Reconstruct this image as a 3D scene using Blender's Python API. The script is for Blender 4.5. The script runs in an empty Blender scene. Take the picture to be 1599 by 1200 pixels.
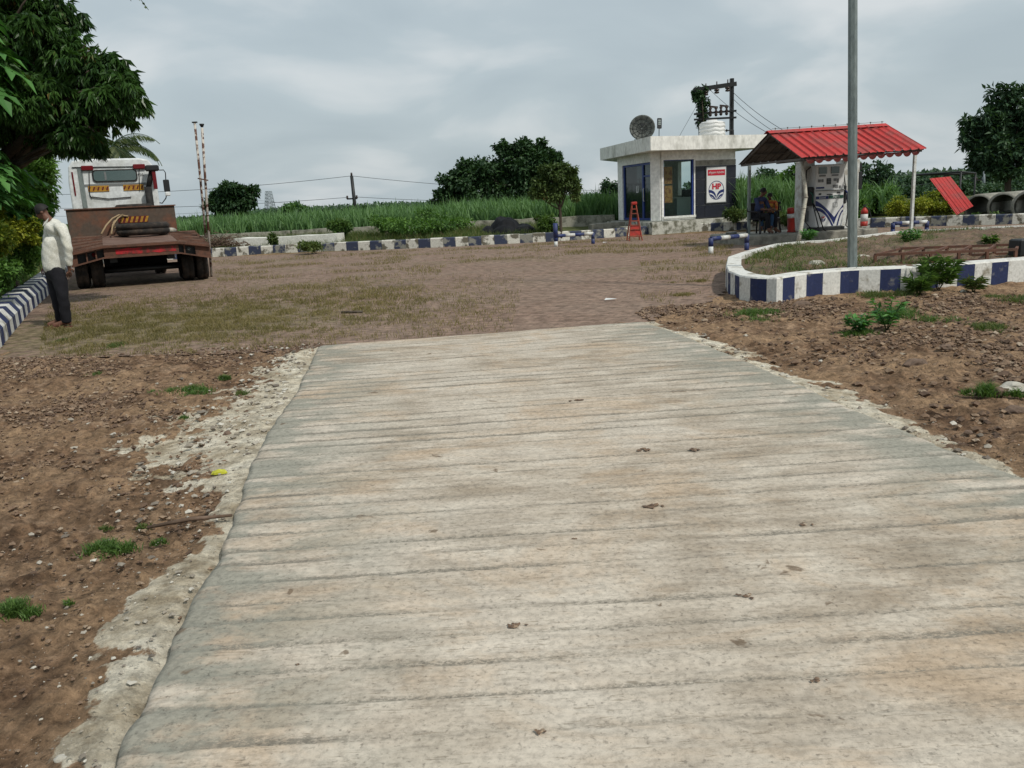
import bpy, math, random
import numpy as np
from math import radians, sin, cos, pi
from mathutils import Vector, Matrix, Euler, Quaternion
random.seed(11); rng = np.random.default_rng(11)
sc = bpy.context.scene
COL = sc.collection
# ---------------------------------------------------------------- camera
F, YH, ROLL, HC = 1300.0, 315.0, 0.05, 1.5
PITCH = math.atan(285*cos(ROLL)/F)
fw = Vector((0, cos(PITCH), -sin(PITCH))); up0 = Vector((0, sin(PITCH), cos(PITCH))); r0 = Vector((1, 0, 0))
cR = r0*cos(ROLL) - up0*sin(ROLL); cU = r0*sin(ROLL) + up0*cos(ROLL)
cam_d = bpy.data.cameras.new('camera'); cam = bpy.data.objects.new('camera', cam_d); COL.objects.link(cam)
m = Matrix.Identity(4)
for i in range(3):
    m[i][0], m[i][1], m[i][2] = cR[i], cU[i], -fw[i]
m[2][3] = HC
cam.matrix_world = m
cam_d.sensor_width = 36; cam_d.lens = 36*F/1599; cam_d.clip_end = 6000; cam_d.clip_start = 0.05
sc.camera = cam
CP = Vector((0, 0, HC))
def ray(px, py): return fw*F + cR*(px-799.5) + cU*(600-py)
def G(px, py, z=0.0):
    d = ray(px, py); return CP + d*((z-HC)/d.z)
def D(px, py, Y):
    d = ray(px, py); return CP + d*(Y/d.y)
# ---------------------------------------------------------------- light
SUN_EL, SUN_AZ = 50, 133       # azimuth measured clockwise from +Y (the view): right, a little behind the camera
w = bpy.data.worlds.new('World'); sc.world = w; w.use_nodes = True
nt = w.node_tree; nt.nodes.clear(); N = nt.nodes.new; L = nt.links.new
sky = N('ShaderNodeTexSky'); sky.sky_type = 'NISHITA'; sky.sun_disc = False
sky.sun_elevation = radians(SUN_EL); sky.sun_rotation = radians(SUN_AZ); sky.dust_density = 3; sky.air_density = 1.2
tc = N('ShaderNodeTexCoord'); sep = N('ShaderNodeSeparateXYZ'); L(tc.outputs['Generated'], sep.inputs[0])
def wm(op, a, b=None):
    n = N('ShaderNodeMath'); n.operation = op
    for i, v in enumerate((a, b)):
        if v is None: continue
        if isinstance(v, (int, float)): n.inputs[i].default_value = v
        else: L(v, n.inputs[i])
    return n.outputs[0]
den = wm('ADD', wm('MAXIMUM', sep.outputs[2], 0.0), 0.28)
cb = N('ShaderNodeCombineXYZ'); L(wm('DIVIDE', sep.outputs[0], den), cb.inputs[0]); L(wm('DIVIDE', sep.outputs[1], den), cb.inputs[1])
n1 = N('ShaderNodeTexNoise'); n1.inputs['Scale'].default_value = 1.7; n1.inputs['Detail'].default_value = 6; n1.inputs['Roughness'].default_value = .45; n1.inputs['Distortion'].default_value = .4
L(cb.outputs[0], n1.inputs['Vector'])
r1 = N('ShaderNodeValToRGB'); L(n1.outputs[0], r1.inputs[0])
r1.color_ramp.elements[0].position = .36; r1.color_ramp.elements[0].color = (4.55, 5.35, 5.8, 1)
r1.color_ramp.elements[1].position = .66; r1.color_ramp.elements[1].color = (7.2, 7.6, 7.75, 1)
e = r1.color_ramp.elements.new(.5); e.color = (5.1, 5.9, 6.3, 1)
mix = N('ShaderNodeMix'); mix.data_type = 'RGBA'; mix.inputs[0].default_value = .86
L(sky.outputs[0], mix.inputs[6]); L(r1.outputs[0], mix.inputs[7])
bg = N('ShaderNodeBackground'); bg.inputs[1].default_value = .1; L(mix.outputs[2], bg.inputs[0])
wo = N('ShaderNodeOutputWorld'); L(bg.outputs[0], wo.inputs[0])
sd = bpy.data.lights.new('sun', 'SUN'); sd.energy = 2.9; sd.angle = radians(3); sd.color = (1, .95, .87)
so = bpy.data.objects.new('sun', sd); COL.objects.link(so)
az, el = radians(SUN_AZ), radians(SUN_EL)
sv = Vector((sin(az)*cos(el), cos(az)*cos(el), sin(el)))
so.rotation_euler = sv.to_track_quat('Z', 'Y').to_euler()
sc.view_settings.view_transform = 'Standard'; sc.view_settings.look = 'None'
sc.view_settings.exposure = 0.0; sc.view_settings.gamma = 1
# ---------------------------------------------------------------- materials
def newmat(name):
    mt = bpy.data.materials.new(name); mt.use_nodes = True
    t = mt.node_tree; t.nodes.clear()
    o = t.nodes.new('ShaderNodeOutputMaterial'); p = t.nodes.new('ShaderNodeBsdfPrincipled')
    t.links.new(p.outputs[0], o.inputs[0])
    return mt, t, p, o
class S:      # small node-graph helper
    def __init__(s, t): s.t = t
    def n(s, ty, **k):
        x = s.t.nodes.new(ty)
        for a, b in k.items(): setattr(x, a, b)
        return x
    def l(s, a, b): s.t.links.new(a, b)
    def val(s, inp, v):
        if hasattr(v, 'is_output'): s.l(v, inp)
        else: inp.default_value = v
    def math(s, op, a, b=0.0, clamp=False):
        x = s.n('ShaderNodeMath', operation=op); x.use_clamp = clamp; s.val(x.inputs[0], a); s.val(x.inputs[1], b); return x.outputs[0]
    def noise(s, vec, scale, detail=5, rough=.55, dist=0):
        x = s.n('ShaderNodeTexNoise'); s.l(vec, x.inputs['Vector'])
        x.inputs['Scale'].default_value = scale; x.inputs['Detail'].default_value = detail
        x.inputs['Roughness'].default_value = rough; x.inputs['Distortion'].default_value = dist; return x.outputs[0]
    def ramp(s, f, stops):
        x = s.n('ShaderNodeValToRGB'); s.l(f, x.inputs[0]); e = x.color_ramp.elements
        while len(e) < len(stops): e.new(.5)
        for q, (p, c) in zip(e, stops):
            q.position = p; q.color = (c, c, c, 1) if isinstance(c, (int, float)) else (*c, 1)
        return x.outputs[0]
    def mix(s, f, a, b, mode='MIX'):
        x = s.n('ShaderNodeMix', data_type='RGBA', blend_type=mode); s.val(x.inputs[0], f)
        for i, v in ((6, a), (7, b)):
            if hasattr(v, 'is_output'): s.l(v, x.inputs[i])
            else: x.inputs[i].default_value = (*v, 1)
        return x.outputs[2]
    def attr(s, nm):
        x = s.n('ShaderNodeAttribute'); x.attribute_name = nm; return x.outputs['Fac']
    def obj(s): return s.n('ShaderNodeTexCoord').outputs['Object']
    def mapv(s, vec, sca):
        x = s.n('ShaderNodeMapping'); s.l(vec, x.inputs[0]); x.inputs['Scale'].default_value = sca; return x.outputs[0]
    def bump(s, h, strength, dist=.01, nrm=None):
        x = s.n('ShaderNodeBump'); s.l(h, x.inputs['Height']); x.inputs['Strength'].default_value = strength
        x.inputs['Distance'].default_value = dist
        if nrm: s.l(nrm, x.inputs['Normal'])
        return x.outputs[0]
def mat(name, c, rough=.7, c2=None, scale=6, metal=0, bump=0, thr=(.45, .65), stretch=(1, 1, 1), spec=.35, bdist=.01, fine=.12):
    mt, t, p, o = newmat(name); s = S(t); v = s.mapv(s.obj(), stretch)
    f = s.noise(v, scale, 6, .6)
    col = s.mix(s.ramp(f, [(thr[0], 0.0), (thr[1], 1.0)]), c, c2 if c2 else c)
    g = s.noise(v, scale*7, 3)
    col = s.mix(1.0, col, s.ramp(g, [(.3, 1-fine*1.6), (.7, 1+fine)]), 'MULTIPLY')
    s.l(col, p.inputs['Base Color']); p.inputs['Roughness'].default_value = rough
    p.inputs['Metallic'].default_value = metal; p.inputs['Specular IOR Level'].default_value = spec
    if bump: s.l(s.bump(s.noise(v, scale*4, 6, .65), bump, bdist), p.inputs['Normal'])
    return mt
def leafmat(name, dark, light, trans=.25, rough=.5, odd=None):
    mt, t, p, o = newmat(name); s = S(t)
    a = s.attr('rnd')
    st = [(0, dark), (.85, light)]
    if odd: st.append((.97, odd))
    col = s.ramp(a, st)
    s.l(col, p.inputs['Base Color']); p.inputs['Roughness'].default_value = rough; p.inputs['Specular IOR Level'].default_value = .25
    tr = s.n('ShaderNodeBsdfTranslucent'); s.l(s.mix(1.0, col, (1.2, 1.3, .5), 'MULTIPLY'), tr.inputs[0])
    mx = s.n('ShaderNodeMixShader'); mx.inputs[0].default_value = trans
    s.l(p.outputs[0], mx.inputs[1]); s.l(tr.outputs[0], mx.inputs[2]); s.l(mx.outputs[0], o.inputs[0])
    return mt
M = {}
M['white'] = mat('white_paint', (.62, .63, .6), .7, (.42, .42, .37), 2.5, bump=.15)
M['kwhite'] = mat('weathered_white_paint', (.62, .62, .58), .8, (.27, .25, .2), 4.2, bump=.3, thr=(.54, .66))
M['kblue'] = mat('weathered_blue_paint', (.018, .028, .085), .75, (.17, .17, .17), 4.2, bump=.3, thr=(.57, .68))
M['fwhite'] = mat('faded_white_paint', (.56, .55, .49), .85, (.13, .12, .09), 3.2, bump=.3, thr=(.5, .58))
M['fblue'] = mat('faded_blue_paint', (.035, .045, .08), .85, (.22, .22, .19), 3.4, bump=.3, thr=(.5, .58))
M['pwhite'] = mat('pipe_white', (.6, .62, .6), .6, (.4, .38, .33), 6)
M['pblue'] = mat('pipe_blue', (.02, .035, .13), .55, (.05, .06, .12), 6)
M['render'] = mat('kiosk_wall_paint', (.8, .8, .76), .8, (.66, .67, .62), 1.2, bump=.1)
M['fascia'] = mat('roof_fascia_paint', (.74, .74, .69), .85, (.38, .38, .33), 1.3, bump=.2, stretch=(1, 1, .6), thr=(.53, .72))
M['dark_clad'] = mat('dark_cladding', (.012, .015, .024), .35, (.02, .022, .03), 2)
M['stone'] = mat('old_plinth', (.33, .32, .26), .9, (.12, .12, .09), 3.5, bump=.5)
M['wblock'] = mat('whitewashed_block', (.66, .66, .6), .85, (.3, .3, .24), 2, bump=.3, thr=(.52, .66))
M['wstone'] = mat('whitewashed_plinth', (.5, .5, .44), .9, (.15, .15, .11), 4, bump=.5, thr=(.45, .6))
M['cem'] = mat('cement', (.27, .26, .22), .9, (.15, .145, .12), 4, bump=.4)
M['cempipe'] = mat('cement_pipe', (.3, .29, .25), .9, (.17, .17, .14), 2, bump=.3)
M['pipe_shade'] = mat('cement_pipe_inside_shade', (.13, .13, .11), .95, (.07, .07, .06), 2)  # same cement darkened: shade inside the pipe put into the colour
M['blue_frame'] = mat('blue_frame', (.02, .045, .2), .5)
M['galv'] = mat('galvanised_steel', (.25, .29, .28), .45, (.17, .2, .2), 5, metal=.55, stretch=(1, 1, .3))
M['rust'] = mat('rust', (.13, .06, .038), .8, (.07, .04, .028), 5, bump=.4)
M['rustdeck'] = mat('rusty_deck', (.16, .1, .075), .85, (.1, .05, .035), 3, bump=.4)
M['rustwall'] = mat('rusty_headboard', (.085, .062, .047), .8, (.16, .065, .035), 1.6, bump=.3, thr=(.5, .7))
M['redrust'] = mat('worn_red_paint', (.42, .018, .025), .65, (.09, .03, .02), 3, thr=(.48, .6))
M['cab'] = mat('cab_paint', (.63, .66, .66), .35, (.5, .52, .5), 1.5, spec=.5)
M['black'] = mat('black_rubber', (.012, .012, .012), .8, (.03, .028, .025), 8, bump=.2)
M['blackm'] = mat('black_metal', (.015, .017, .018), .5)
M['tyre'] = mat('dusty_tyre', (.02, .018, .016), .9, (.06, .045, .035), 6, bump=.3)
M['redlamp'] = mat('red_lamp', (.13, .006, .01), .3)
M['redpaint'] = mat('red_paint', (.4, .03, .02), .5, (.22, .03, .02), 6)
M['orange'] = mat('orange_red_paint', (.33, .065, .035), .7, (.16, .05, .035), 6)
M['redsheet'] = mat('red_roof_sheet', (.42, .036, .032), .55, (.3, .055, .048), 1.8, spec=.35, fine=.1, thr=(.48, .6))
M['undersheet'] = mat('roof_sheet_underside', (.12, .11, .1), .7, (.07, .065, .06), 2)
M['yellow'] = mat('yellow_reflective', (.42, .22, .02), .5, (.22, .1, .03), 8)
M['dkred'] = mat('dark_red_stripe', (.1, .012, .01), .5)
M['rope'] = mat('rope', (.3, .22, .13), .9, bump=.3, scale=30)
M['bark'] = mat('bark', (.055, .042, .03), .95, (.1, .085, .065), 5, bump=.6, stretch=(1, 1, .25))
M['bark2'] = mat('pale_bark', (.12, .1, .075), .95, (.06, .05, .04), 5, bump=.6, stretch=(1, 1, .25))
M['woodw'] = mat('whitewashed_stick', (.5, .48, .4), .8, (.25, .22, .18), 8, bump=.3)
M['twig'] = mat('dead_twig', (.09, .06, .04), .95, (.16, .11, .08), 6)
M['shirt'] = mat('cream_shirt', (.62, .62, .56), .85, (.52, .51, .43), 7, bump=.1, bdist=.006)
M['trouser'] = mat('dark_trousers', (.006, .006, .009), .9, (.01, .01, .014), 7, bump=.25, bdist=.02)
M['skin'] = mat('skin', (.14, .065, .04), .55, (.11, .05, .032), 9)
M['hair'] = mat('hair', (.012, .011, .01), .7)
M['sandal'] = mat('brown_sandal', (.1, .03, .022), .6)
M['navy'] = mat('navy_cloth', (.025, .035, .09), .85, (.04, .055, .13), 8)
M['orangecloth'] = mat('yellow_orange_cloth', (.5, .27, .05), .85, (.35, .07, .03), 9, thr=(.48, .54))
M['denim'] = mat('blue_denim', (.03, .075, .15), .85)
M['plastic'] = mat('dark_plastic', (.015, .015, .017), .4)
M['tarp'] = mat('black_tarpaulin', (.005, .006, .008), .75, (.01, .011, .014), 3, spec=.2, bump=.4, bdist=.03)
M['tankw'] = mat('white_tank_plastic', (.66, .66, .64), .45)
M['dish'] = mat('dish_mesh', (.09, .1, .09), .6, (.06, .065, .06), 6, metal=.3)
M['signw'] = mat('sign_white', (.62, .63, .62), .5, fine=.04)
M['signblue'] = mat('sign_blue', (.01, .02, .11), .5, fine=.05)
M['signred'] = mat('sign_red', (.42, .01, .03), .5, fine=.05)
M['signgreen'] = mat('sign_green', (.01, .06, .04), .5)
M['poster'] = mat('orange_poster', (.42, .2, .07), .6, (.25, .09, .04), 9, thr=(.48, .56))
M['poster2'] = mat('dark_poster', (.03, .04, .06), .6, (.1, .11, .13), 14)
M['grey'] = mat('grey_plastic', (.16, .17, .17), .5)
M['screen'] = mat('display_glass', (.09, .13, .13), .15, spec=.6)
M['steel'] = mat('dull_steel_drum', (.2, .2, .18), .5, (.12, .12, .1), 5, metal=.5)
M['int_wall'] = mat('kiosk_inside_wall', (.62, .72, .68), .8, (.55, .65, .62), 2)
M['int_dark'] = mat('kiosk_inside_dark', (.05, .07, .065), .8, (.03, .05, .05), 2)
M['wstonebit'] = mat('pale_stone', (.45, .43, .37), .9, (.3, .28, .23), 8, bump=.5)
M['bstone'] = mat('brown_stone', (.16, .11, .08), .9, (.1, .07, .05), 8, bump=.5)
M['paleyel'] = mat('crushed_yellow_wrapper', (.45, .45, .04), .5)
M['haze_metal'] = mat('hazed_pylon_steel', (.22, .26, .28), .7)  # pale blue of distant haze put into the steel colour
M['ins'] = mat('brown_insulator', (.04, .025, .02), .3)
M['wire'] = mat('wire', (.03, .035, .04), .6)
M['flagpole'] = mat('peeling_white_pole', (.5, .47, .42), .7, (.1, .045, .03), 7, thr=(.47, .53))
def glassmat(name, col, k):
    mt, t, p, o = newmat(name); s = S(t)
    tr = s.n('ShaderNodeBsdfTransparent'); tr.inputs[0].default_value = (*col, 1)
    p.inputs['Base Color'].default_value = (.02, .03, .03, 1); p.inputs['Roughness'].default_value = .05; p.inputs['Specular IOR Level'].default_value = .7
    mx = s.n('ShaderNodeMixShader'); mx.inputs[0].default_value = k
    s.l(p.outputs[0], mx.inputs[1]); s.l(tr.outputs[0], mx.inputs[2]); s.l(mx.outputs[0], o.inputs[0]); return mt
M['glass'] = glassmat('window_glass', (.85, .93, .91), .9)
M['dglass'] = glassmat('dark_glass', (.3, .36, .36), .45)
# foliage
M['l_mango'] = leafmat('mango_leaf', (.022, .055, .016), (.07, .15, .035), .22, .35, (.16, .12, .04))
M['l_papaya'] = leafmat('papaya_leaf', (.04, .12, .035), (.11, .27, .07), .3, .5)
M['l_bush'] = leafmat('bush_leaf', (.04, .1, .022), (.15, .28, .06), .3)
M['l_yel'] = leafmat('yellow_green_leaf', (.06, .12, .015), (.32, .33, .035), .3)
M['l_far'] = leafmat('dark_tree_leaf', (.02, .048, .022), (.055, .11, .042), .2)
M['l_far2'] = leafmat('greyer_tree_leaf', (.026, .06, .034), (.07, .13, .06), .2)
M['l_small'] = leafmat('small_tree_leaf', (.04, .075, .022), (.11, .16, .045), .2, .5, (.14, .1, .04))
M['l_cane'] = leafmat('cane_leaf', (.045, .11, .04), (.16, .28, .11), .3)
M['l_palm'] = leafmat('palm_leaf', (.03, .06, .02), (.12, .15, .06), .25)
M['l_grass'] = leafmat('fresh_grass', (.035, .08, .018), (.11, .19, .045), .3)
M['l_weed'] = leafmat('weed_leaf', (.04, .08, .02), (.13, .17, .05), .3, .6, (.2, .15, .08))
M['l_dry'] = leafmat('dry_grass', (.1, .095, .035), (.27, .22, .1), .3, .7, (.24, .19, .1))
# ---------------------------------------------------------------- mesh helpers
def tag(o, label=None, cat=None, group=None, kind=None):
    if label: o['label'] = label
    if cat: o['category'] = cat
    if group: o['group'] = group
    if kind: o['kind'] = kind
    return o
def thing(name, loc, label, cat, group=None, rz=0):
    o = bpy.data.objects.new(name, None); COL.objects.link(o); o.location = loc; o.rotation_euler.z = rz
    o.empty_display_size = .2
    return tag(o, label, cat, group)
def link(name, me, parent=None, loc=None):
    o = bpy.data.objects.new(name, me); COL.objects.link(o)
    if parent: o.parent = parent
    if loc is not None: o.location = loc
    return o
def V(*a): return Vector(a)
class MB:
    def __init__(s): s.v = []; s.f = []; s.m = []; s.sm = []; s.cur = 0; s.smooth = False; s.off = Vector((0, 0, 0))
    def face(s, idx): s.f.append(tuple(idx)); s.m.append(s.cur); s.sm.append(s.smooth)
    def add(s, pts): b = len(s.v); s.v += [tuple(p) for p in pts]; return b
    def quad(s, *p): b = s.add(p); s.face(range(b, b+len(p)))
    def box(s, c, size, rot=None, taper=1, bev=0):
        hx, hy, hz = size[0]/2, size[1]/2, size[2]/2
        c = Vector(c); R = rot if rot else Matrix.Identity(3)
        if bev:
            P = []
            for sz, k in ((-1, 1), (1, taper)):
                for (ix, zz) in ((bev, sz*hz), (0, sz*(hz-bev))) if sz < 0 else ((0, sz*(hz-bev)), (bev, sz*hz)):
                    a, b_ = hx*k-ix, hy*k-ix
                    ch = bev
                    P.append([(a-ch, -b_), (a, -b_+ch), (a, b_-ch), (a-ch, b_), (-a+ch, b_), (-a, b_-ch), (-a, -b_+ch), (-a+ch, -b_)])
                    P[-1] = [(x, y, zz) for x, y in P[-1]]
            base = len(s.v)
            for r_ in P: s.add([c + R@Vector(q) for q in r_])
            for i in range(3):
                for j in range(8):
                    k = (j+1) % 8
                    s.face((base+i*8+j, base+i*8+k, base+i*8+8+k, base+i*8+8+j))
            s.face([base+7-j for j in range(8)]); s.face([base+24+j for j in range(8)])
            return
        P = [(-hx, -hy, -hz), (hx, -hy, -hz), (hx, hy, -hz), (-hx, hy, -hz)]
        Q = [(-hx*taper, -hy*taper, hz), (hx*taper, -hy*taper, hz), (hx*taper, hy*taper, hz), (-hx*taper, hy*taper, hz)]
        b = s.add([c + R@Vector(q) for q in P+Q])
        for q in ((3, 2, 1, 0), (4, 5, 6, 7), (0, 1, 5, 4), (1, 2, 6, 5), (2, 3, 7, 6), (3, 0, 4, 7)): s.face([b+i for i in q])
    def beam(s, p0, p1, w_, h_, up=Vector((0, 0, 1))):
        p0, p1 = Vector(p0), Vector(p1); d = p1-p0; y = d.normalized()
        x = y.cross(up)
        if x.length < 1e-4: x = y.cross(Vector((0, 1, 0)))
        x.normalize(); z = x.cross(y)
        R = Matrix((x, y, z)).transposed()
        s.box((p0+p1)/2, (w_, d.length, h_), R)
    def tube(s, pts, r, n=8, cap=True):
        pts = [Vector(p) for p in pts]
        if not isinstance(r, (list, tuple)): r = [r]*len(pts)
        sm = s.smooth; s.smooth = True
        prev = None; rings = []
        for i, p in enumerate(pts):
            d = (pts[min(i+1, len(pts)-1)]-pts[max(i-1, 0)])
            d = d.normalized() if d.length > 1e-9 else Vector((0, 0, 1))
            if prev is None:
                a = d.cross(Vector((0, 0, 1)))
                if a.length < .05: a = d.cross(Vector((1, 0, 0)))
                a.normalize()
            else:
                a = prev - d*prev.dot(d); a.normalize()
            prev = a; b = d.cross(a)
            rings.append(s.add([p + (a*cos(2*pi*k/n)+b*sin(2*pi*k/n))*r[i] for k in range(n)]))
        for i in range(len(pts)-1):
            for k in range(n):
                k2 = (k+1) % n
                s.face((rings[i]+k2, rings[i]+k, rings[i+1]+k, rings[i+1]+k2))
        s.smooth = False
        if cap:
            s.face([rings[0]+k for k in range(n)]); s.face([rings[-1]+n-1-k for k in range(n)])
        s.smooth = sm
    def lathe(s, prof, c=(0, 0, 0), n=24, R=None, cap=True):
        c = Vector(c); sm = s.smooth; s.smooth = True; rings = []
        for (r, z) in prof:
            P = [Vector((r*cos(2*pi*k/n), r*sin(2*pi*k/n), z)) for k in range(n)]
            if R: P = [R@q for q in P]
            rings.append(s.add([c+q for q in P]))
        for i in range(len(prof)-1):
            for k in range(n):
                k2 = (k+1) % n; s.face((rings[i]+k, rings[i]+k2, rings[i+1]+k2, rings[i+1]+k))
        s.smooth = False
        if cap: s.face([rings[0]+n-1-k for k in range(n)]); s.face([rings[-1]+k for k in range(n)])
        s.smooth = sm
    def prism(s, poly, z0, z1, fn=None):
        fn = fn or (lambda x, y, z: (x, y, z)); n = len(poly)
        a = s.add([fn(x, y, z0) for x, y in poly]); b = s.add([fn(x, y, z1) for x, y in poly])
        for i in range(n):
            j = (i+1) % n; s.face((a+i, a+j, b+j, b+i))
        s.face([a+n-1-i for i in range(n)]); s.face([b+i for i in range(n)])
    def build(s, name, mats, parent=None, loc=None):
        me = bpy.data.meshes.new(name); me.from_pydata(s.v, [], s.f)
        if not isinstance(mats, (list, tuple)): mats = [mats]
        for q in mats: me.materials.append(q)
        me.polygons.foreach_set('material_index', s.m); me.polygons.foreach_set('use_smooth', s.sm)
        me.validate(); me.update()
        return link(name, me, parent, loc)
def npmesh(name, v, f, mats, attrs=None, smooth=False, mi=None, parent=None, loc=None):
    """v (n,3), f (m,k) with one k"""
    me = bpy.data.meshes.new(name); v = np.ascontiguousarray(v, dtype=np.float32); f = np.ascontiguousarray(f, dtype=np.int32)
    if loc is not None: v = v - np.array(loc, dtype=np.float32)
    k = f.shape[1]
    me.vertices.add(len(v)); me.vertices.foreach_set('co', v.ravel())
    me.loops.add(f.size); me.loops.foreach_set('vertex_index', f.ravel())
    me.polygons.add(len(f)); me.polygons.foreach_set('loop_start', np.arange(0, f.size, k, dtype=np.int32))
    me.polygons.foreach_set('loop_total', np.full(len(f), k, dtype=np.int32))
    for q in (mats if isinstance(mats, (list, tuple)) else [mats]): me.materials.append(q)
    me.update(calc_edges=True)
    me.polygons.foreach_set('use_smooth', np.full(len(f), smooth))
    if mi is not None: me.polygons.foreach_set('material_index', mi.astype(np.int32))
    for a, d in (attrs or {}).items():
        at = me.attributes.new(a, 'FLOAT', 'POINT'); at.data.foreach_set('value', np.ascontiguousarray(d, dtype=np.float32))
    me.update()
    return link(name, me, parent, loc)
# numpy noise
def _h(ix, iy, seed):
    h = (ix.astype(np.int64)*374761393 + iy.astype(np.int64)*668265263 + seed*974634777) & 0x7fffffff
    h = ((h ^ (h >> 13))*1274126177) & 0x7fffffff
    return ((h ^ (h >> 16)) & 0xffff)/65535.0
def vn(x, y, seed=0):
    ix, iy = np.floor(x), np.floor(y); fx, fy = x-ix, y-iy
    fx = fx*fx*(3-2*fx); fy = fy*fy*(3-2*fy)
    a, b, c, d = _h(ix, iy, seed), _h(ix+1, iy, seed), _h(ix, iy+1, seed), _h(ix+1, iy+1, seed)
    return (a*(1-fx)+b*fx)*(1-fy)+(c*(1-fx)+d*fx)*fy
def fbm(x, y, seed=0, o=4, g=.5):
    r = 0; a = 1; t = 0
    for i in range(o):
        r = r+a*vn(x*2**i+17.3*i, y*2**i-9.1*i, seed+i); t += a; a *= g
    return r/t
def sst(x, a, b):
    t = np.clip((x-a)/(b-a), 0, 1); return t*t*(3-2*t)
def sdpoly(x, y, poly):
    d = np.full(x.shape, 1e9); ins = np.zeros(x.shape, bool); n = len(poly)
    for i in range(n):
        ax, ay = poly[i]; bx, by = poly[(i+1) % n]; ex, ey = bx-ax, by-ay
        t = np.clip(((x-ax)*ex+(y-ay)*ey)/(ex*ex+ey*ey+1e-12), 0, 1)
        d = np.minimum(d, np.hypot(x-ax-t*ex, y-ay-t*ey))
        c = ((ay > y) != (by > y)) & (x < (bx-ax)*(y-ay)/((by-ay) if by != ay else 1e-9)+ax)
        ins ^= c
    return np.where(ins, -d, d)
def sdline(x, y, pl):
    d = np.full(x.shape, 1e9)
    for (ax, ay), (bx, by) in zip(pl[:-1], pl[1:]):
        ex, ey = bx-ax, by-ay
        t = np.clip(((x-ax)*ex+(y-ay)*ey)/(ex*ex+ey*ey+1e-12), 0, 1)
        d = np.minimum(d, np.hypot(x-ax-t*ex, y-ay-t*ey))
    return d
def xy(p): return (p.x, p.y)
# foliage: leaves is arrays of base point, direction, normal, length, width
def leafmesh(name, P, Dr, Nn, Ln, W, rnd, m_, parent=None, loc=None, fold=.12, narrow=.45):
    Dr = Dr/np.linalg.norm(Dr, axis=1, keepdims=True)
    Sd = np.cross(Dr, Nn); Sd /= np.linalg.norm(Sd, axis=1, keepdims=True)+1e-9
    Up = np.cross(Sd, Dr)
    Ln = Ln[:, None]; W = W[:, None]
    a = P; b = P+Dr*Ln*narrow+Sd*W/2+Up*Ln*fold*.5; c = P+Dr*Ln-Up*Ln*fold; d = P+Dr*Ln*narrow-Sd*W/2+Up*Ln*fold*.5
    v = np.stack([a, b, c, d], 1).reshape(-1, 3)
    i = np.arange(len(P))*4
    f = np.concatenate([np.stack([i, i+1, i+2], 1), np.stack([i, i+2, i+3], 1)])
    return npmesh(name, v, f, m_, {'rnd': np.repeat(rnd, 4)}, parent=parent, loc=loc)
def rdir(n):
    v = rng.normal(size=(n, 3)); return v/np.linalg.norm(v, axis=1, keepdims=True)
def blobs_leaves(blobs, n, whorl=1, L0=.12, W0=.06, droop=.3, shell=.55):
    """blobs: (center, radius(3)); n whorls in all"""
    nb = []
    for c_, R_ in blobs:      # ragged crown: each lump breaks into smaller tufts
        c_, R_ = np.array(c_), np.array(R_); nb.append((c_, R_*.72))
        for _ in range(7):
            d_ = rdir(1)[0]; nb.append((c_+d_*R_*rng.uniform(.6, 1.05), R_*rng.uniform(.2, .4)))
    blobs = nb
    vol = np.array([b[1][0]*b[1][2] for b in blobs])**1.0; pr = vol/vol.sum()
    ii = rng.choice(len(blobs), n, p=pr)
    C = np.array([b[0] for b in blobs])[ii]; R = np.array([b[1] for b in blobs])[ii]
    d = rdir(n); rr = (shell+(1-shell)*rng.random((n, 1)))*(.85+.3*rng.random((n, 1)))
    P = C+d*R*rr; tone = rng.random(n)*.35+.12*rng.normal(size=n)
    cl = _h(np.floor(P[:, 0]*2.1), np.floor(P[:, 2]*2.1+P[:, 1]), 3)
    tone = tone+cl*.45
    P = np.repeat(P, whorl, 0); d = np.repeat(d, whorl, 0); tone = np.repeat(tone, whorl)+rng.normal(size=n*whorl)*.08
    N_ = n*whorl
    Dr = rdir(N_)*.8+d*.7+np.array([0, 0, -droop])
    Nn = rdir(N_)*.7+np.array([0, 0, 1.0])
    Ln = L0*(.7+.6*rng.random(N_)); W = W0*(.7+.6*rng.random(N_))
    if whorl == 1: P = P+rdir(N_)*L0*.3
    return P, Dr, Nn, Ln, W, np.clip(tone, 0, 1)
def limb(mb, a, b, r0_, r1_, wob=.12, n=6, k=5):
    a, b = Vector(a), Vector(b); Ln = (b-a).length; pts = []
    o1 = Vector((random.uniform(-1, 1), random.uniform(-1, 1), random.uniform(-.4, .4)))*Ln*wob
    for i in range(k+1):
        t = i/k; pts.append(a.lerp(b, t)+o1*sin(pi*t)+Vector((random.uniform(-1, 1), random.uniform(-1, 1), 0))*Ln*wob*.12*(0 < i < k))
    mb.tube(pts, [r0_+(r1_-r0_)*i/k for i in range(k+1)], n)
    return pts
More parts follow.
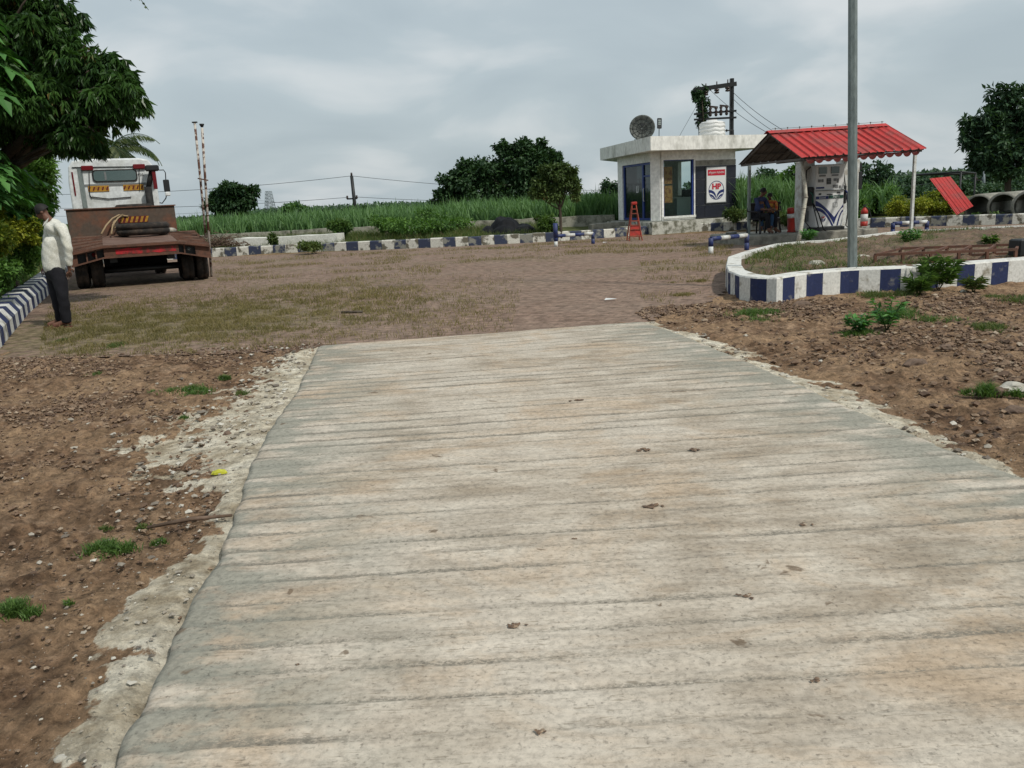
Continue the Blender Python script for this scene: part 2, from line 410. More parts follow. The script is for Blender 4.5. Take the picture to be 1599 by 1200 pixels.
def tree(name, base, top_trunk, blobs, nl, m_, label, cat='tree', group=None, r=.2, whorl=1, L0=.14, W0=.07, droop=.3, shell=.5, bark=None, twigs=True, fold=.12):
    base = Vector(base); t = thing(name, base, label, cat, group)
    mb = MB(); tt = Vector(top_trunk)
    tp = limb(mb, base-base, tt-base, r, r*.65, .05, 9)
    for c, R in blobs:
        c = Vector(c); s0 = tp[random.randint(3, 5)]
        pp = limb(mb, s0, c-base, r*.45, r*.12, .1)
        if twigs:
            for _ in range(5):
                e_ = c-base+Vector([random.uniform(-.8, .8)*R[i] for i in range(3)])
                limb(mb, pp[random.randint(2, 5)], e_, r*.14, r*.03, .12, 5, 4)
    mb.build('trunk', bark or M['bark'], t)
    P, Dr, Nn, Ln, W, tn = blobs_leaves(blobs, nl, whorl, L0, W0, droop, shell)
    leafmesh('crown', P, Dr, Nn, Ln, W, tn, m_, parent=t, loc=None, fold=fold).location = (0, 0, 0)
    t.children[-1].matrix_parent_inverse = Matrix.Identity(4)
    for ch in t.children:
        if ch.name.startswith('crown'): ch.location = -base
    return t
def blades(name, P, H, W, lean, m_, segs=3, tone=None, parent=None, loc=None, curl=.5):
    n = len(P); az_ = rng.random(n)*2*pi; dv = np.stack([np.cos(az_), np.sin(az_), np.zeros(n)], 1)
    sa = rng.random(n)*2*pi; sdv = np.stack([np.cos(sa), np.sin(sa), np.zeros(n)], 1)
    ln = lean*(.3+rng.random(n)); rows = []
    for i in range(segs+1):
        t = i/segs
        c = P+dv*(ln*H)[:, None]*t**1.8+np.array([0, 0, 1.0])*(H*(t-curl*ln*t*t*t*.6))[:, None]
        wv = sdv*(W*(1-t)**.6*(.5 if i == 0 else 1))[:, None]/2
        rows += [c-wv, c+wv]
    v = np.stack(rows, 1).reshape(-1, 3); k = 2*(segs+1); b = np.arange(n)*k
    f = np.concatenate([np.stack([b+2*i, b+2*i+1, b+2*i+3, b+2*i+2], 1) for i in range(segs)])
    tn = tone if tone is not None else rng.random(n)
    return npmesh(name, v, f, m_, {'rnd': np.repeat(np.clip(tn, 0, 1), k)}, parent=parent, loc=loc)
def textmesh(s_, size, m_, ext=.002, align='CENTER', bold=0.0):
    cu = bpy.data.curves.new('lettering', 'FONT'); cu.body = s_; cu.size = size; cu.extrude = ext; cu.align_x = align; cu.align_y = 'CENTER'
    cu.resolution_u = 3; cu.offset = bold
    o = bpy.data.objects.new('lettering', cu); COL.objects.link(o)
    dg = bpy.context.evaluated_depsgraph_get(); me = bpy.data.meshes.new_from_object(o.evaluated_get(dg))
    bpy.data.objects.remove(o); bpy.data.curves.remove(cu)
    me.materials.clear(); me.materials.append(m_); return me
def skin(verts, edges, mats, root=0, sub=2, name='body', matfn=None):
    """verts: (co, (rx, ry))"""
    me = bpy.data.meshes.new(name); me.from_pydata([tuple(v[0]) for v in verts], edges, [])
    o = bpy.data.objects.new(name, me); COL.objects.link(o)
    md = o.modifiers.new('s', 'SKIN'); md.use_smooth_shade = True; md.branch_smoothing = .4
    for i, v in enumerate(verts):
        r_ = v[1] if isinstance(v[1], tuple) else (v[1], v[1])
        me.skin_vertices[0].data[i].radius = r_; me.skin_vertices[0].data[i].use_root = (i == root)
    sb = o.modifiers.new('u', 'SUBSURF'); sb.levels = sub; sb.render_levels = sub
    dg = bpy.context.evaluated_depsgraph_get(); out = bpy.data.meshes.new_from_object(o.evaluated_get(dg))
    bpy.data.objects.remove(o)
    out.materials.clear()
    for q in mats: out.materials.append(q)
    for p in out.polygons: p.use_smooth = True
    if matfn:
        for p in out.polygons: p.material_index = matfn(p.center)
    return out
# ================================================================ ground layout (plan polylines, metres)
SZ = 0.06
slabL = [xy(G(px, py, SZ)) for px, py in ((130, 1300), (175, 1200), (235, 1075), (272, 990), (345, 872), (368, 800), (398, 715), (440, 645), (470, 590), (497, 540))]
slabR = [xy(G(px, py, SZ)) for px, py in ((2000, 925), (1800, 832), (1599, 745), (1460, 690), (1330, 635), (1200, 578), (1110, 540), (1010, 502))]
def ext(pl, Y):   # carry an edge back behind the camera
    (x0, y0), (x1, y1) = pl[0], pl[-1]
    k = (x1-x0)/(y1-y0); return [(x0-k*(y0-Y), Y)]+pl
slabL = ext(slabL, -4.0); slabR = ext(slabR, -4.0)
slab_poly = slabL+slabR[::-1]
leftk = [xy(G(px, py)) for px, py in ((-60, 604), (0, 545), (45, 490), (75, 462))]
dx, dy = leftk[-1][0]-leftk[1][0], leftk[-1][1]-leftk[1][1]
dl = math.hypot(dx, dy); leftk.append((leftk[-1][0]+dx/dl*13, leftk[-1][1]+dy/dl*13))
lk_far = leftk[-1]
fark = [xy(G(px, py)) for px, py in ((120, 415), (328, 402), (520, 393), (700, 386), (870, 377), (1000, 368), (1100, 363), (1160, 361), (1300, 358), (1400, 355), (1599, 350), (1760, 344))]
yard = [xy(G(px, py)) for px, py in ((-60, 590), (0, 568), (150, 556), (330, 552), (497, 545), (1010, 503), (1050, 480), (1110, 470), (1150, 440))]
yard += [xy(G(1300, 420)), xy(G(1900, 410))]+fark[::-1]+[lk_far]+leftk[::-1][1:]
plan = [xy(G(px, py)) for px, py in ((1133, 447), (1137, 458), (1155, 467), (1178, 471), (1212, 472.6), (1262, 463), (1329, 457), (1395, 455), (1490, 449), (1599, 440), (1780, 427))]
plan += [xy(G(px, py, .3)) for px, py in ((1800, 345), (1531, 357), (1400, 363), (1287, 377), (1250, 379), (1209, 383), (1162, 395), (1136, 404))]

def concrete_zone(x, y): return sdpoly(x, y, slab_poly)
# ---- the ground: one sheet, rings about the viewpoint's foot, out to the horizon
def landh(x, y):
    yk = np.interp(x, [p[0] for p in fark], [p[1] for p in fark]); return .1*sst(y-yk, .2, 1.2)+.25*sst(y-yk, 1, 4.5)
def ground():
    rs = [0.4]
    while rs[-1] < 22: rs.append(rs[-1]*1.0075)
    while rs[-1] < 3500: rs.append(rs[-1]*1.09)
    rs = np.array(rs)
    a = list(np.arange(-40, 40.01, .24)); a2 = list(np.arange(44, 317, 4)); an = np.radians(np.array(a+a2)); na = len(an)
    R, A = np.meshgrid(rs, an, indexing='ij'); x = (R*np.sin(A)).ravel(); y = (R*np.cos(A)).ravel()
    ds = sdpoly(x, y, slab_poly); dy_ = sdpoly(x, y, yard)
    n1_ = fbm(x*.8, y*.8, 1, 4); n2_ = fbm(x*6, y*6, 5, 4, .6); n3_ = vn(x*22, y*22, 9)
    left = x < np.interp(y, [p[1] for p in slabL], [p[0] for p in slabL])
    wl = np.interp(y, [0, 2.4, 3.1, 3.6, 4.3, 5.4, 6.3, 7.2, 8.6, 9.6], [.16, .2, .42, .2, .2, 1.1, 1.0, .7, .6, .1])
    wid = np.where(left, wl*(.75+.5*vn(x*1.3+5, y*1.1, 21)), .1+.3*vn(x*1.6, y*1.6, 31))
    cem = 1-sst(ds+1.8*(n2_-.5)*wid, wid*.4, wid*1.15)
    cl = sst(n3_*.55+n2_*.7, .62, .95)
    fine_ = sst(vn(x*45, y*45, 77), .6, .95)
    h = .05*(n1_-.5)+.035*(n2_-.5)+.032*cl+.01*fine_
    near = np.clip(1.3-R.ravel()/40, .15, 1)
    h = h*(1-.8*cem)*near + cem*(.035-.05*sst(ds, 0, .9)) - .01
    # open slot along the edge where the formwork stood
    slot = sst(vn(x*.9+3, y*.9, 41), .35, .6)*np.exp(-(ds/.07)**2)
    h = h-.05*slot
    h = np.where(ds < -.12, -.05, h)
    inside = sst(-dy_+.9*(n1_-.5)+.25*(n2_-.5), -.12, .28)
    h = h*(1-inside)-.05*inside
    # land beyond the kerbs
    yk = np.interp(x, [p[0] for p in fark], [p[1] for p in fark]); beyond = sst(y-yk, .2, 2)
    h = h+landh(x, y)
    lx = np.interp(y, [p[1] for p in leftk], [p[0] for p in leftk]); bl = sst(lx-x, .1, .8)*(y > 5)
    h = h+bl*.12
    veg = np.clip(beyond+bl+sst(-(y), 5, 9), 0, 1)
    v = np.stack([x, y, h], 1); nr = len(rs)
    i, j = np.meshgrid(np.arange(nr-1), np.arange(na), indexing='ij'); j2 = (j+1) % na
    f = np.stack([i*na+j, (i+1)*na+j, (i+1)*na+j2, i*na+j2], -1).reshape(-1, 4)
    # centre cap
    cvi = len(v); v = np.concatenate([v, [[0, 0, -.05]]])
    g = lambda arr, c: np.concatenate([arr, [c]])
    mt, t, p, o = newmat('dirt_ground'); s = S(t); ob = s.obj()
    nb = s.noise(ob, 1.1, 6, .6); nf = s.noise(ob, 14, 10, .78); nm = s.noise(ob, 4.5, 5, .65)
    dirt = s.ramp(nm, [(.38, (.075, .046, .028)), (.5, (.175, .108, .064)), (.63, (.27, .185, .12))])
    dirt = s.mix(s.ramp(nb, [(.42, 0.), (.62, 1.)]), dirt, (.27, .18, .108))
    dirt = s.mix(1., dirt, s.ramp(nf, [(.38, .5), (.5, 1.), (.62, 1.55)]), 'MULTIPLY')
    vor = s.n('ShaderNodeTexVoronoi'); s.l(ob, vor.inputs['Vector']); vor.inputs['Scale'].default_value = 26
    peb = s.ramp(vor.outputs['Distance'], [(.1, 1.), (.2, 0.)])
    pebsel = s.math('MULTIPLY', peb, s.ramp(s.noise(ob, 7, 3), [(.48, 0.), (.6, .75)]))
    dirt = s.mix(pebsel, dirt, (.26, .2, .15))
    cemc = s.ramp(s.noise(ob, 3.2, 7, .7), [(.38, (.36, .3, .21)), (.5, (.56, .5, .385)), (.62, (.7, .65, .53))])
    cemc = s.mix(1., cemc, s.ramp(nf, [(.4, .62), (.6, 1.2)]), 'MULTIPLY')
    ca = s.math('ADD', s.attr('cement'), s.math('MULTIPLY', s.math('SUBTRACT', s.noise(ob, 5, 9, .75), .53), 2.3))
    col = s.mix(s.ramp(ca, [(.42, 0.), (.6, 1.)]), dirt, cemc)
    vg = s.ramp(s.noise(ob, 2.5, 5, .7), [(.35, (.045, .06, .02)), (.6, (.09, .1, .035)), (.75, (.13, .1, .06))])
    col = s.mix(s.attr('veg'), col, vg)
    s.l(col, p.inputs['Base Color']); p.inputs['Roughness'].default_value = .95; p.inputs['Specular IOR Level'].default_value = .15
    hh = s.math('ADD', nf, s.math('MULTIPLY', peb, .35))
    s.l(s.bump(hh, 1., .03), p.inputs['Normal'])
    o_ = npmesh('ground', v, f, mt, {'cement': g(cem, 1), 'veg': g(veg, 0)}, smooth=True)
    tag(o_, 'reddish brown dirt ground with rubble and pale cement spill beside the slab', 'ground', kind='structure')
ground()
# ---- concrete slab with raked cross grooves
def slab():
    Y0, Y1 = -3.5, max(slabL[-1][1], slabR[-1][1])
    k = .075
    # far end line from FL to FR: use row parameter t; rows sheared so that the far end is straight
    FL, FR = slabL[-1], slabR[-1]; k = (FR[1]-FL[1])/(FR[0]-FL[0])
    s1 = FL[1]-k*FL[0]
    kf = lambda q: np.interp(q, [0, 3, 4.6, 7, s1], [0, .012, .05, .09, k])
    srow = np.concatenate([np.arange(-3.5, .8, .1), np.arange(.8, s1, .0105), [s1]])
    lx = []; rx = []
    for s_ in srow:
        def hit(pl):
            for it in range(1):
                x = pl[0][0]
                for _ in range(25):
                    x = .5*x+.5*np.interp(s_+kf(s_)*x, [p[1] for p in pl], [p[0] for p in pl])
            return x
        lx.append(hit(slabL)); rx.append(hit(slabR))
    lx, rx = np.array(lx), np.array(rx)
    lx = lx+.02*(vn(srow*7, srow*0, 3)-.5)+.05*(vn(srow*1.9, srow*0, 8)-.5); rx = rx+.05*(vn(srow*2.2, srow*0+4, 13)-.5)+.02*(vn(srow*9, srow*0, 4)-.5)
    nu = 150; u = np.linspace(0, 1, nu)
    X = lx[:, None]*(1-u)+rx[:, None]*u; Sg = np.repeat(srow[:, None], nu, 1); Y = Sg+kf(Sg)*X
    wob = .022*(fbm(X*.4, Sg*.4, 51, 2)-.5)+.006*(vn(X*5, Sg*3, 57)-.5)+.012*(vn(X*30, Sg*15, 59)-.5)
    ss = (Sg+wob)/.178
    idx = np.floor(ss); fr = ss-idx
    jit = (_h(idx, idx*0, 5)-.5)*.3
    dd = fr-.5-jit; dd = np.where(dd < 0, dd*5, dd*.85)
    wd = (.09+.1*_h(idx, idx*0+1, 7))*(.7+.6*vn(X*1.3, idx*3.7, 58))
    stren = np.maximum((.4+.6*_h(idx, idx*0, 9))*(.28+.72*sst(fbm(X*.75+idx*7.1, idx*3.3, 61, 3), .36, .58)), .95*np.exp(-(np.minimum(u[None]*(rx-lx)[:, None], (1-u[None])*(rx-lx)[:, None])/.75)**2)*(.5+.5*_h(idx, idx*0, 19)))
    far_ = 1
    gr = np.exp(-(dd/wd)**2)*stren
    gr = gr*np.interp(Sg, [2, 5, 7], [.72, 1.15, 1.4])
    # finer rake lines
    ss2 = (Sg+wob*1.2)/.085+.3*vn(X*.8, Sg, 71); f2 = .5+.5*np.cos(2*pi*ss2)
    edge = np.minimum(u[None]*(rx-lx)[:, None], (1-u[None])*(rx-lx)[:, None])
    z = SZ+.012*(fbm(X*.9, Y*.9, 81, 3)-.5)-.006*gr+.0022*f2*sst(fbm(X, Y, 83, 2), .35, .6)+.0045*(fbm(X*9, Y*9, 91, 4, .6)-.5)
    z = z-.012*np.exp(-(edge/.02))
    v = np.stack([X, Y, z], -1).reshape(-1, 3); nr = len(srow)
    i, j = np.meshgrid(np.arange(nr-1), np.arange(nu-1), indexing='ij')
    f = np.stack([i*nu+j, i*nu+j+1, (i+1)*nu+j+1, (i+1)*nu+j], -1).reshape(-1, 4)
    # skirts (the poured edge)
    ring = [r_*nu for r_ in range(nr)]+[(nr-1)*nu+c for c in range(1, nu)]+[r_*nu+nu-1 for r_ in range(nr-2, -1, -1)]
    ring = np.array(ring); b = v[ring].copy(); b[:, 2] = -.09
    cen = np.array([0, 4, 0]); out = b-cen; out[:, 2] = 0; b[:, :2] += (out/np.linalg.norm(out, axis=1, keepdims=True))[:, :2]*.012
    n0 = len(v); v = np.concatenate([v, b]); q = np.arange(len(ring)-1)
    f = np.concatenate([f, np.stack([ring[q], ring[q+1], n0+q+1, n0+q], 1)])
    ga = np.concatenate([gr.ravel(), np.zeros(len(b))]); ea = np.concatenate([np.exp(-edge/.5).ravel(), np.ones(len(b))])
    mt, t, p, o = newmat('slab_concrete'); s = S(t); ob = s.obj()
    big = s.noise(ob, .55, 5, .55, .4); md = s.noise(s.mapv(ob, (1, 2.2, 1)), 2.2, 7, .65); fn = s.noise(ob, 38, 6, .75)
    base = s.ramp(md, [(.38, (.3, .25, .19)), (.5, (.4, .345, .275)), (.63, (.5, .445, .365))])
    base = s.mix(s.ramp(big, [(.42, 0.), (.62, .75)]), base, (.54, .49, .415))
    warm = s.ramp(s.noise(s.mapv(ob, (1, 1.6, 1)), .9, 6, .7, .8), [(.5, 0.), (.64, .5)])
    base = s.mix(warm, base, (.43, .31, .2))
    g_ = s.math('MULTIPLY', s.attr('groove'), s.ramp(s.noise(s.mapv(ob, (1, 4, 1)), 3, 5, .7), [(.3, .5), (.65, 1.1)]))
    g_ = s.math('MULTIPLY', g_, s.math('ADD', s.math('MULTIPLY', s.attr('edge'), .9), s.ramp(s.noise(s.mapv(ob, (.5, 1, 1)), .9, 4), [(.35, .45), (.65, 1.)])))
    g_ = s.math('MULTIPLY', g_, s.ramp(s.noise(s.mapv(ob, (1, 1.8, 1)), 60, 4, .7), [(.43, .45), (.56, 1.25)]))
    base = s.mix(s.ramp(g_, [(.05, 0.), (.4, .85)]), base, (.175, .16, .13))
    skew = s.n('ShaderNodeMapping'); s.l(ob, skew.inputs[0]); skew.inputs['Rotation'].default_value = (0, 0, -.075); skew.inputs['Scale'].default_value = (1, 7, 1)
    st1 = s.noise(skew.outputs[0], 3.2, 7, .72); st2 = s.noise(skew.outputs[0], 11, 5, .7)
    base = s.mix(1., base, s.ramp(st1, [(.39, .84), (.47, 1.), (.62, 1.05)]), 'MULTIPLY')
    base = s.mix(s.ramp(st2, [(.59, 0.), (.64, .55)]), base, (.2, .165, .12))
    grey = s.math('MULTIPLY', s.attr('edge'), s.ramp(s.noise(s.mapv(ob, (1, 1.7, 1)), 2.1, 6, .65), [(.42, .12), (.55, 1.)]))
    base = s.mix(s.ramp(grey, [(.08, 0.), (.6, .8)]), base, (.24, .24, .2))
    spots = s.ramp(s.noise(ob, 5.2, 4, .55, .6), [(.685, 0.), (.715, .8)])
    base = s.mix(spots, base, (.14, .1, .065))
    pit = s.ramp(s.noise(ob, 55, 3, .6), [(.3, .6), (.42, 1.)])
    base = s.mix(1., base, pit, 'MULTIPLY')
    base = s.mix(1., base, s.ramp(fn, [(.4, .82), (.5, 1.), (.6, 1.1)]), 'MULTIPLY')
    s.l(base, p.inputs['Base Color']); p.inputs['Roughness'].default_value = .9; p.inputs['Specular IOR Level'].default_value = .2
    s.l(s.bump(s.math('ADD', fn, s.math('MULTIPLY', md, .6)), .45, .004), p.inputs['Normal'])
    o_ = npmesh('concrete_road', v, f, mt, {'groove': ga, 'edge': ea}, smooth=True)
    tag(o_, 'pale raked concrete road slab with dark cross grooves', 'road', kind='structure')
slab()
# ---- paver yard
def yardf():
    xs0 = [p[0] for p in yard]; ys0 = [p[1] for p in yard]
    xs = np.arange(min(xs0), max(xs0)+.1, .12); ys = np.concatenate([np.arange(min(ys0), 16, .07), np.arange(16, max(ys0)+.2, .14)])
    Xg, Yg = np.meshgrid(xs, ys, indexing='ij'); x, y = Xg.ravel(), Yg.ravel()
    d = sdpoly(x, y, yard)
    z = .012*(fbm(x*.35, y*.35, 101, 3)-.5)+.008*(vn(x*5, y*5, 103)-.5)
    grass = np.exp(-(((x+5.2)/3.6)**2+((y-12.2)/3.0)**2)**1.3)
    grass = np.maximum(grass, .55*sst(fbm(x*.25, y*.4, 107, 4), .5, .64)*sst(y, 12, 18))
    grass = np.maximum(grass, .6*np.exp(-sdline(x, y, fark)/1.0))
    v = np.stack([x, y, z], 1); nx, ny = len(xs), len(ys)
    i, j = np.meshgrid(np.arange(nx-1), np.arange(ny-1), indexing='ij')
    f = np.stack([i*ny+j, (i+1)*ny+j, (i+1)*ny+j+1, i*ny+j+1], -1).reshape(-1, 4)
    f = f[(d[f] < .1).all(1)]
    mt, t, p, o = newmat('brick_pavers'); s = S(t); ob = s.obj()
    mp = s.n('ShaderNodeMapping'); s.l(ob, mp.inputs[0]); mp.inputs['Rotation'].default_value = (0, 0, .5)
    wv = s.n('ShaderNodeVectorMath', operation='ADD'); s.l(mp.outputs[0], wv.inputs[0])
    nn = s.n('ShaderNodeTexNoise'); s.l(ob, nn.inputs['Vector']); nn.inputs['Scale'].default_value = 2.5
    sc_ = s.n('ShaderNodeVectorMath', operation='SCALE'); s.l(nn.outputs['Color'], sc_.inputs[0]); sc_.inputs['Scale'].default_value = .09; s.l(sc_.outputs[0], wv.inputs[1])
    br = s.n('ShaderNodeTexBrick'); s.l(wv.outputs[0], br.inputs['Vector']); br.inputs['Scale'].default_value = 1
    br.inputs['Brick Width'].default_value = .26; br.inputs['Row Height'].default_value = .15; br.inputs['Mortar Size'].default_value = .014; br.inputs['Mortar Smooth'].default_value = .6
    br.inputs['Color1'].default_value = (.2, .135, .103, 1); br.inputs['Color2'].default_value = (.245, .172, .132, 1); br.inputs['Mortar'].default_value = (.17, .125, .09, 1)
    big = s.noise(ob, .5, 6, .65, .3); md = s.noise(ob, 6, 6, .7)
    col = s.mix(s.ramp(big, [(.4, 0.), (.62, .7)]), br.outputs['Color'], (.225, .168, .13))
    col = s.mix(s.ramp(s.noise(ob, 1.1, 6, .7), [(.5, 0.), (.68, .6)]), col, (.16, .11, .08))
    col = s.mix(1., col, s.ramp(md, [(.38, .66), (.5, 1.), (.62, 1.28)]), 'MULTIPLY')
    tuft = s.math('ADD', s.math('MULTIPLY', s.attr('grassy'), .9), s.math('MULTIPLY', s.math('SUBTRACT', s.noise(ob, 5.5, 7, .78), .5), 3.2))
    tuft = s.math('ADD', tuft, s.math('MULTIPLY', br.outputs['Fac'], .12))
    tc_ = s.ramp(md, [(.4, (.08, .07, .036)), (.58, (.2, .165, .095))])
    col = s.mix(s.ramp(tuft, [(.45, 0.), (.72, .85)]), col, tc_)
    s.l(col, p.inputs['Base Color']); p.inputs['Roughness'].default_value = .92; p.inputs['Specular IOR Level'].default_value = .15
    s.l(s.bump(s.math('ADD', s.math('MULTIPLY', md, .9), s.math('MULTIPLY', br.outputs['Fac'], -.6)), .8, .02), p.inputs['Normal'])
    o_ = npmesh('paved_yard', v, f, mt, {'grassy': grass}, smooth=True)
    tag(o_, 'reddish brick paver yard of the filling station with weeds in the joints', 'yard', kind='structure')
yardf()
# ================================================================ kerbs
def resample(pl, step):
    out = [Vector(pl[0])]; acc = 0
    pts = [Vector(p) for p in pl]
    for a, b in zip(pts[:-1], pts[1:]):
        L_ = (b-a).length; d = step-acc
        while d <= L_:
            out.append(a.lerp(b, d/L_)); d += step
        acc = (L_-(d-step))
    return out
def kerb(name, pl, wid, prof, stripe, mats, label, cat, zf=None, topwhite=False, closed=False, jag=0.0, side=1, sub=1):
    """prof: (offset 0..1 across, height) points, first is the outer foot; side: which way the width goes"""
    pts = resample([(p[0], p[1]) for p in pl], stripe/sub)
    n = len(pts); base = Vector((pts[0].x, pts[0].y, 0)); mb = MB(); nrm = []
    for i in range(n):
        if closed: d = pts[(i+1) % n]-pts[i-1]
        else: d = pts[min(i+1, n-1)]-pts[max(i-1, 0)]
        d.normalize(); nrm.append(Vector((-d.y, d.x))*side)
    rng_ = n if closed else n-1
    for i in range(rng_):
        j = (i+1) % n; mb.cur = (i//sub) % 2
        gap = .004
        hz = random.uniform(-jag, jag)
        A, B = pts[i], pts[j]; ra, rb = [], []
        off = Vector((0, 0)) if not jag else nrm[i]*random.uniform(-jag, jag)
        for (o_, h_) in prof:
            hh = h_+(hz if h_ > .05 else 0)
            pa = A+nrm[i]*wid*o_+off; pb = B+nrm[j]*wid*o_+off
            pb2 = pb.lerp(pa, gap/stripe if jag else 0)
            z0 = zf(pa.x, pa.y) if zf else 0
            ra.append((pa.x-base.x, pa.y-base.y, z0+hh)); rb.append((pb2.x-base.x, pb2.y-base.y, z0+hh))
        a = mb.add(ra); b = mb.add(rb); k = len(prof)
        for q in range(k-1):
            if topwhite: mb.cur = (i//sub) % 2 if q == 0 else 0
            if side > 0: mb.face((a+q, b+q, b+q+1, a+q+1)[::-1])
            else: mb.face((a+q, b+q, b+q+1, a+q+1))
        mb.cur = (i//sub) % 2
        if jag or i == 0 or i == rng_-1:
            mb.face([a+q for q in range(k)]); mb.face([b+k-1-q for q in range(k)])
    o = mb.build(name, mats, None, base); tag(o, label, cat); return o
kerb('roadside_kerb', leftk, .34, [(0, -.1), (0, .2), (.28, .34), (1, .35), (1, -.05)], .42, [M['kwhite'], M['kblue']], 'blue and white striped chamfered kerb running along the left hedge', 'kerb', side=1)
kerb('yard_kerb', fark, .22, [(0, -.1), (0.05, .3), (.2, .33), (1, .33), (1, -.05)], .47, [M['fwhite'], M['fblue']], 'long faded blue and white kerb along the far edge of the yard', 'kerb', side=1, jag=.012)
# round planter
pc = kerb('planter_kerb', plan, .24, [(0, -.1), (0, .31), (.06, .33), (1, .335), (1, 0)], .285, [M['kwhite'], M['kblue']], 'low round planter wall with bold blue and white stripes and white top', 'planter', closed=True, topwhite=True, side=-1 if sum((plan[i-1][0]*plan[i][1]-plan[i][0]*plan[i-1][1]) for i in range(len(plan))) < 0 else 1, sub=2)
def soil():
    xs = np.arange(2, 22, .07); ys = np.arange(9.5, 23, .07); Xg, Yg = np.meshgrid(xs, ys, indexing='ij'); x, y = Xg.ravel(), Yg.ravel()
    d = sdpoly(x, y, plan)
    z = .27+.09*(fbm(x*1.2, y*1.2, 201, 4)-.4)+.05*sst(fbm(x*7, y*7, 205, 3), .5, .8)+.1*sst(-d, .4, 2.5)*vn(x*.5, y*.5, 209)
    nx, ny = len(xs), len(ys); i, j = np.meshgrid(np.arange(nx-1), np.arange(ny-1), indexing='ij')
    f = np.stack([i*ny+j, (i+1)*ny+j, (i+1)*ny+j+1, i*ny+j+1], -1).reshape(-1, 4); f = f[(d[f] < -.05).all(1)]
    mt, t, p, o = newmat('planter_soil'); s = S(t); ob = s.obj(); nf = s.noise(ob, 12, 7, .7)
    c = s.ramp(s.noise(ob, 2.6, 6, .65), [(.32, (.075, .05, .032)), (.55, (.15, .098, .062)), (.75, (.2, .15, .1))])
    c = s.mix(s.ramp(s.noise(ob, 1.4, 5, .7), [(.52, 0.), (.66, .7)]), c, (.07, .085, .025))
    c = s.mix(1., c, s.ramp(nf, [(.28, .5), (.5, 1.), (.75, 1.5)]), 'MULTIPLY'); s.l(c, p.inputs['Base Color']); p.inputs['Roughness'].default_value = .95
    s.l(s.bump(nf, 1., .03), p.inputs['Normal'])
    o_ = npmesh('soil', np.stack([x, y, z], 1), f, mt, smooth=True); tag(o_, 'brown lumpy soil filling the round planter', 'soil', kind='structure')
    return lambda a, b: float(.27+.09*(fbm(np.array([a*1.2]), np.array([b*1.2]), 201, 4)[0]-.4))
soilz = soil()
# ================================================================ kiosk
def face_frame(A, B):
    """local frame for a wall from plan point A to B: u along, outward normal toward the viewer's side"""
    A, B = Vector((A[0], A[1], 0)), Vector((B[0], B[1], 0)); d = (B-A).normalized(); nrm = Vector((d.y, -d.x, 0))
    return A, d, nrm, (B-A).length
def wbox(mb, fr, u0, u1, z0, z1, t0, t1):
    A, d, n, L_ = fr
    R = Matrix((d, -n, Vector((0, 0, 1)))).transposed()
    c = A+d*(u0+u1)/2+n*(t0+t1)/2+Vector((0, 0, (z0+z1)/2))
    mb.box(c, (abs(u1-u0), abs(t1-t0), abs(z1-z0)), R)
def fpt(fr, u, t, z): A, d, n, L_ = fr; return A+d*u+n*t+Vector((0, 0, z))
KZ = .5; KT = 3.06
pC1 = D(1021, 341, 32.6); pL = D(966, 343, 36.2); pC2 = D(1034, 341, 32.4); pR = D(1147.5, 336, 33.6)
kbase = Vector((pC2.x, pC2.y, 0))
k = thing('kiosk', kbase, 'small flat-roofed white sales kiosk with blue-framed glass door and dark cladding beside the sign', 'kiosk')
loc2 = lambda p: (p.x-kbase.x, p.y-kbase.y)
cL, c1, c2, cRr = loc2(pL), loc2(pC1), loc2(pC2), loc2(pR)
FLf = face_frame(cL, c1); FC = face_frame(c1, c2); FR_ = face_frame(c2, cRr)
LL, LR = FLf[3], FR_[3]
def ufrac(fr, A, B, px, py=300):   # where along the wall a sight line meets it
    d = ray(px, py); o = Vector((CP.x-kbase.x, CP.y-kbase.y)); dd = Vector((d.x, d.y)); e_ = Vector((B[0]-A[0], B[1]-A[1])); q = Vector((A[0], A[1]))-o
    t = (q.x*e_.y-q.y*e_.x)/(dd.x*e_.y-dd.y*e_.x); p = o+dd*t; return (p-Vector(A)).dot(e_)/e_.length
ul = lambda px: ufrac(FLf, cL, c1, px); ur = lambda px: ufrac(FR_, c2, cRr, px)
back1 = (cRr[0]-FR_[2].x*4.2, cRr[1]-FR_[2].y*4.2); back2 = (cL[0]+.9, cL[1]+2.8)
mb = MB(); T = .2
dL0, dL1 = ul(972), ul(1016)
zdoor = 2.72; zwin = 2.74; zsill = KZ+.12
wbox(mb, FLf, 0, dL0, KZ, KT, -T, 0); wbox(mb, FLf, dL1, LL, KZ, KT, -T, 0); wbox(mb, FLf, dL0, dL1, zdoor, KT, -T, 0)
mb.box((( c1[0]+c2[0])/2-.02, (c1[1]+c2[1])/2+.12, (KZ+KT)/2), ((Vector(c2)-Vector(c1)).length+.05, .24, KT-KZ-.004), Matrix.Rotation(math.atan2(FC[1].y, FC[1].x), 3, 'Z'))
w0, w1 = ur(1036.5), ur(1084)
wbox(mb, FR_, 0, w0, KZ, KT, -T, 0); wbox(mb, FR_, w0, w1, zwin, KT, -T, 0); wbox(mb, FR_, w0, w1, KZ, zsill, -T, 0); wbox(mb, FR_, w1, LR, KZ, KT, -T, 0)
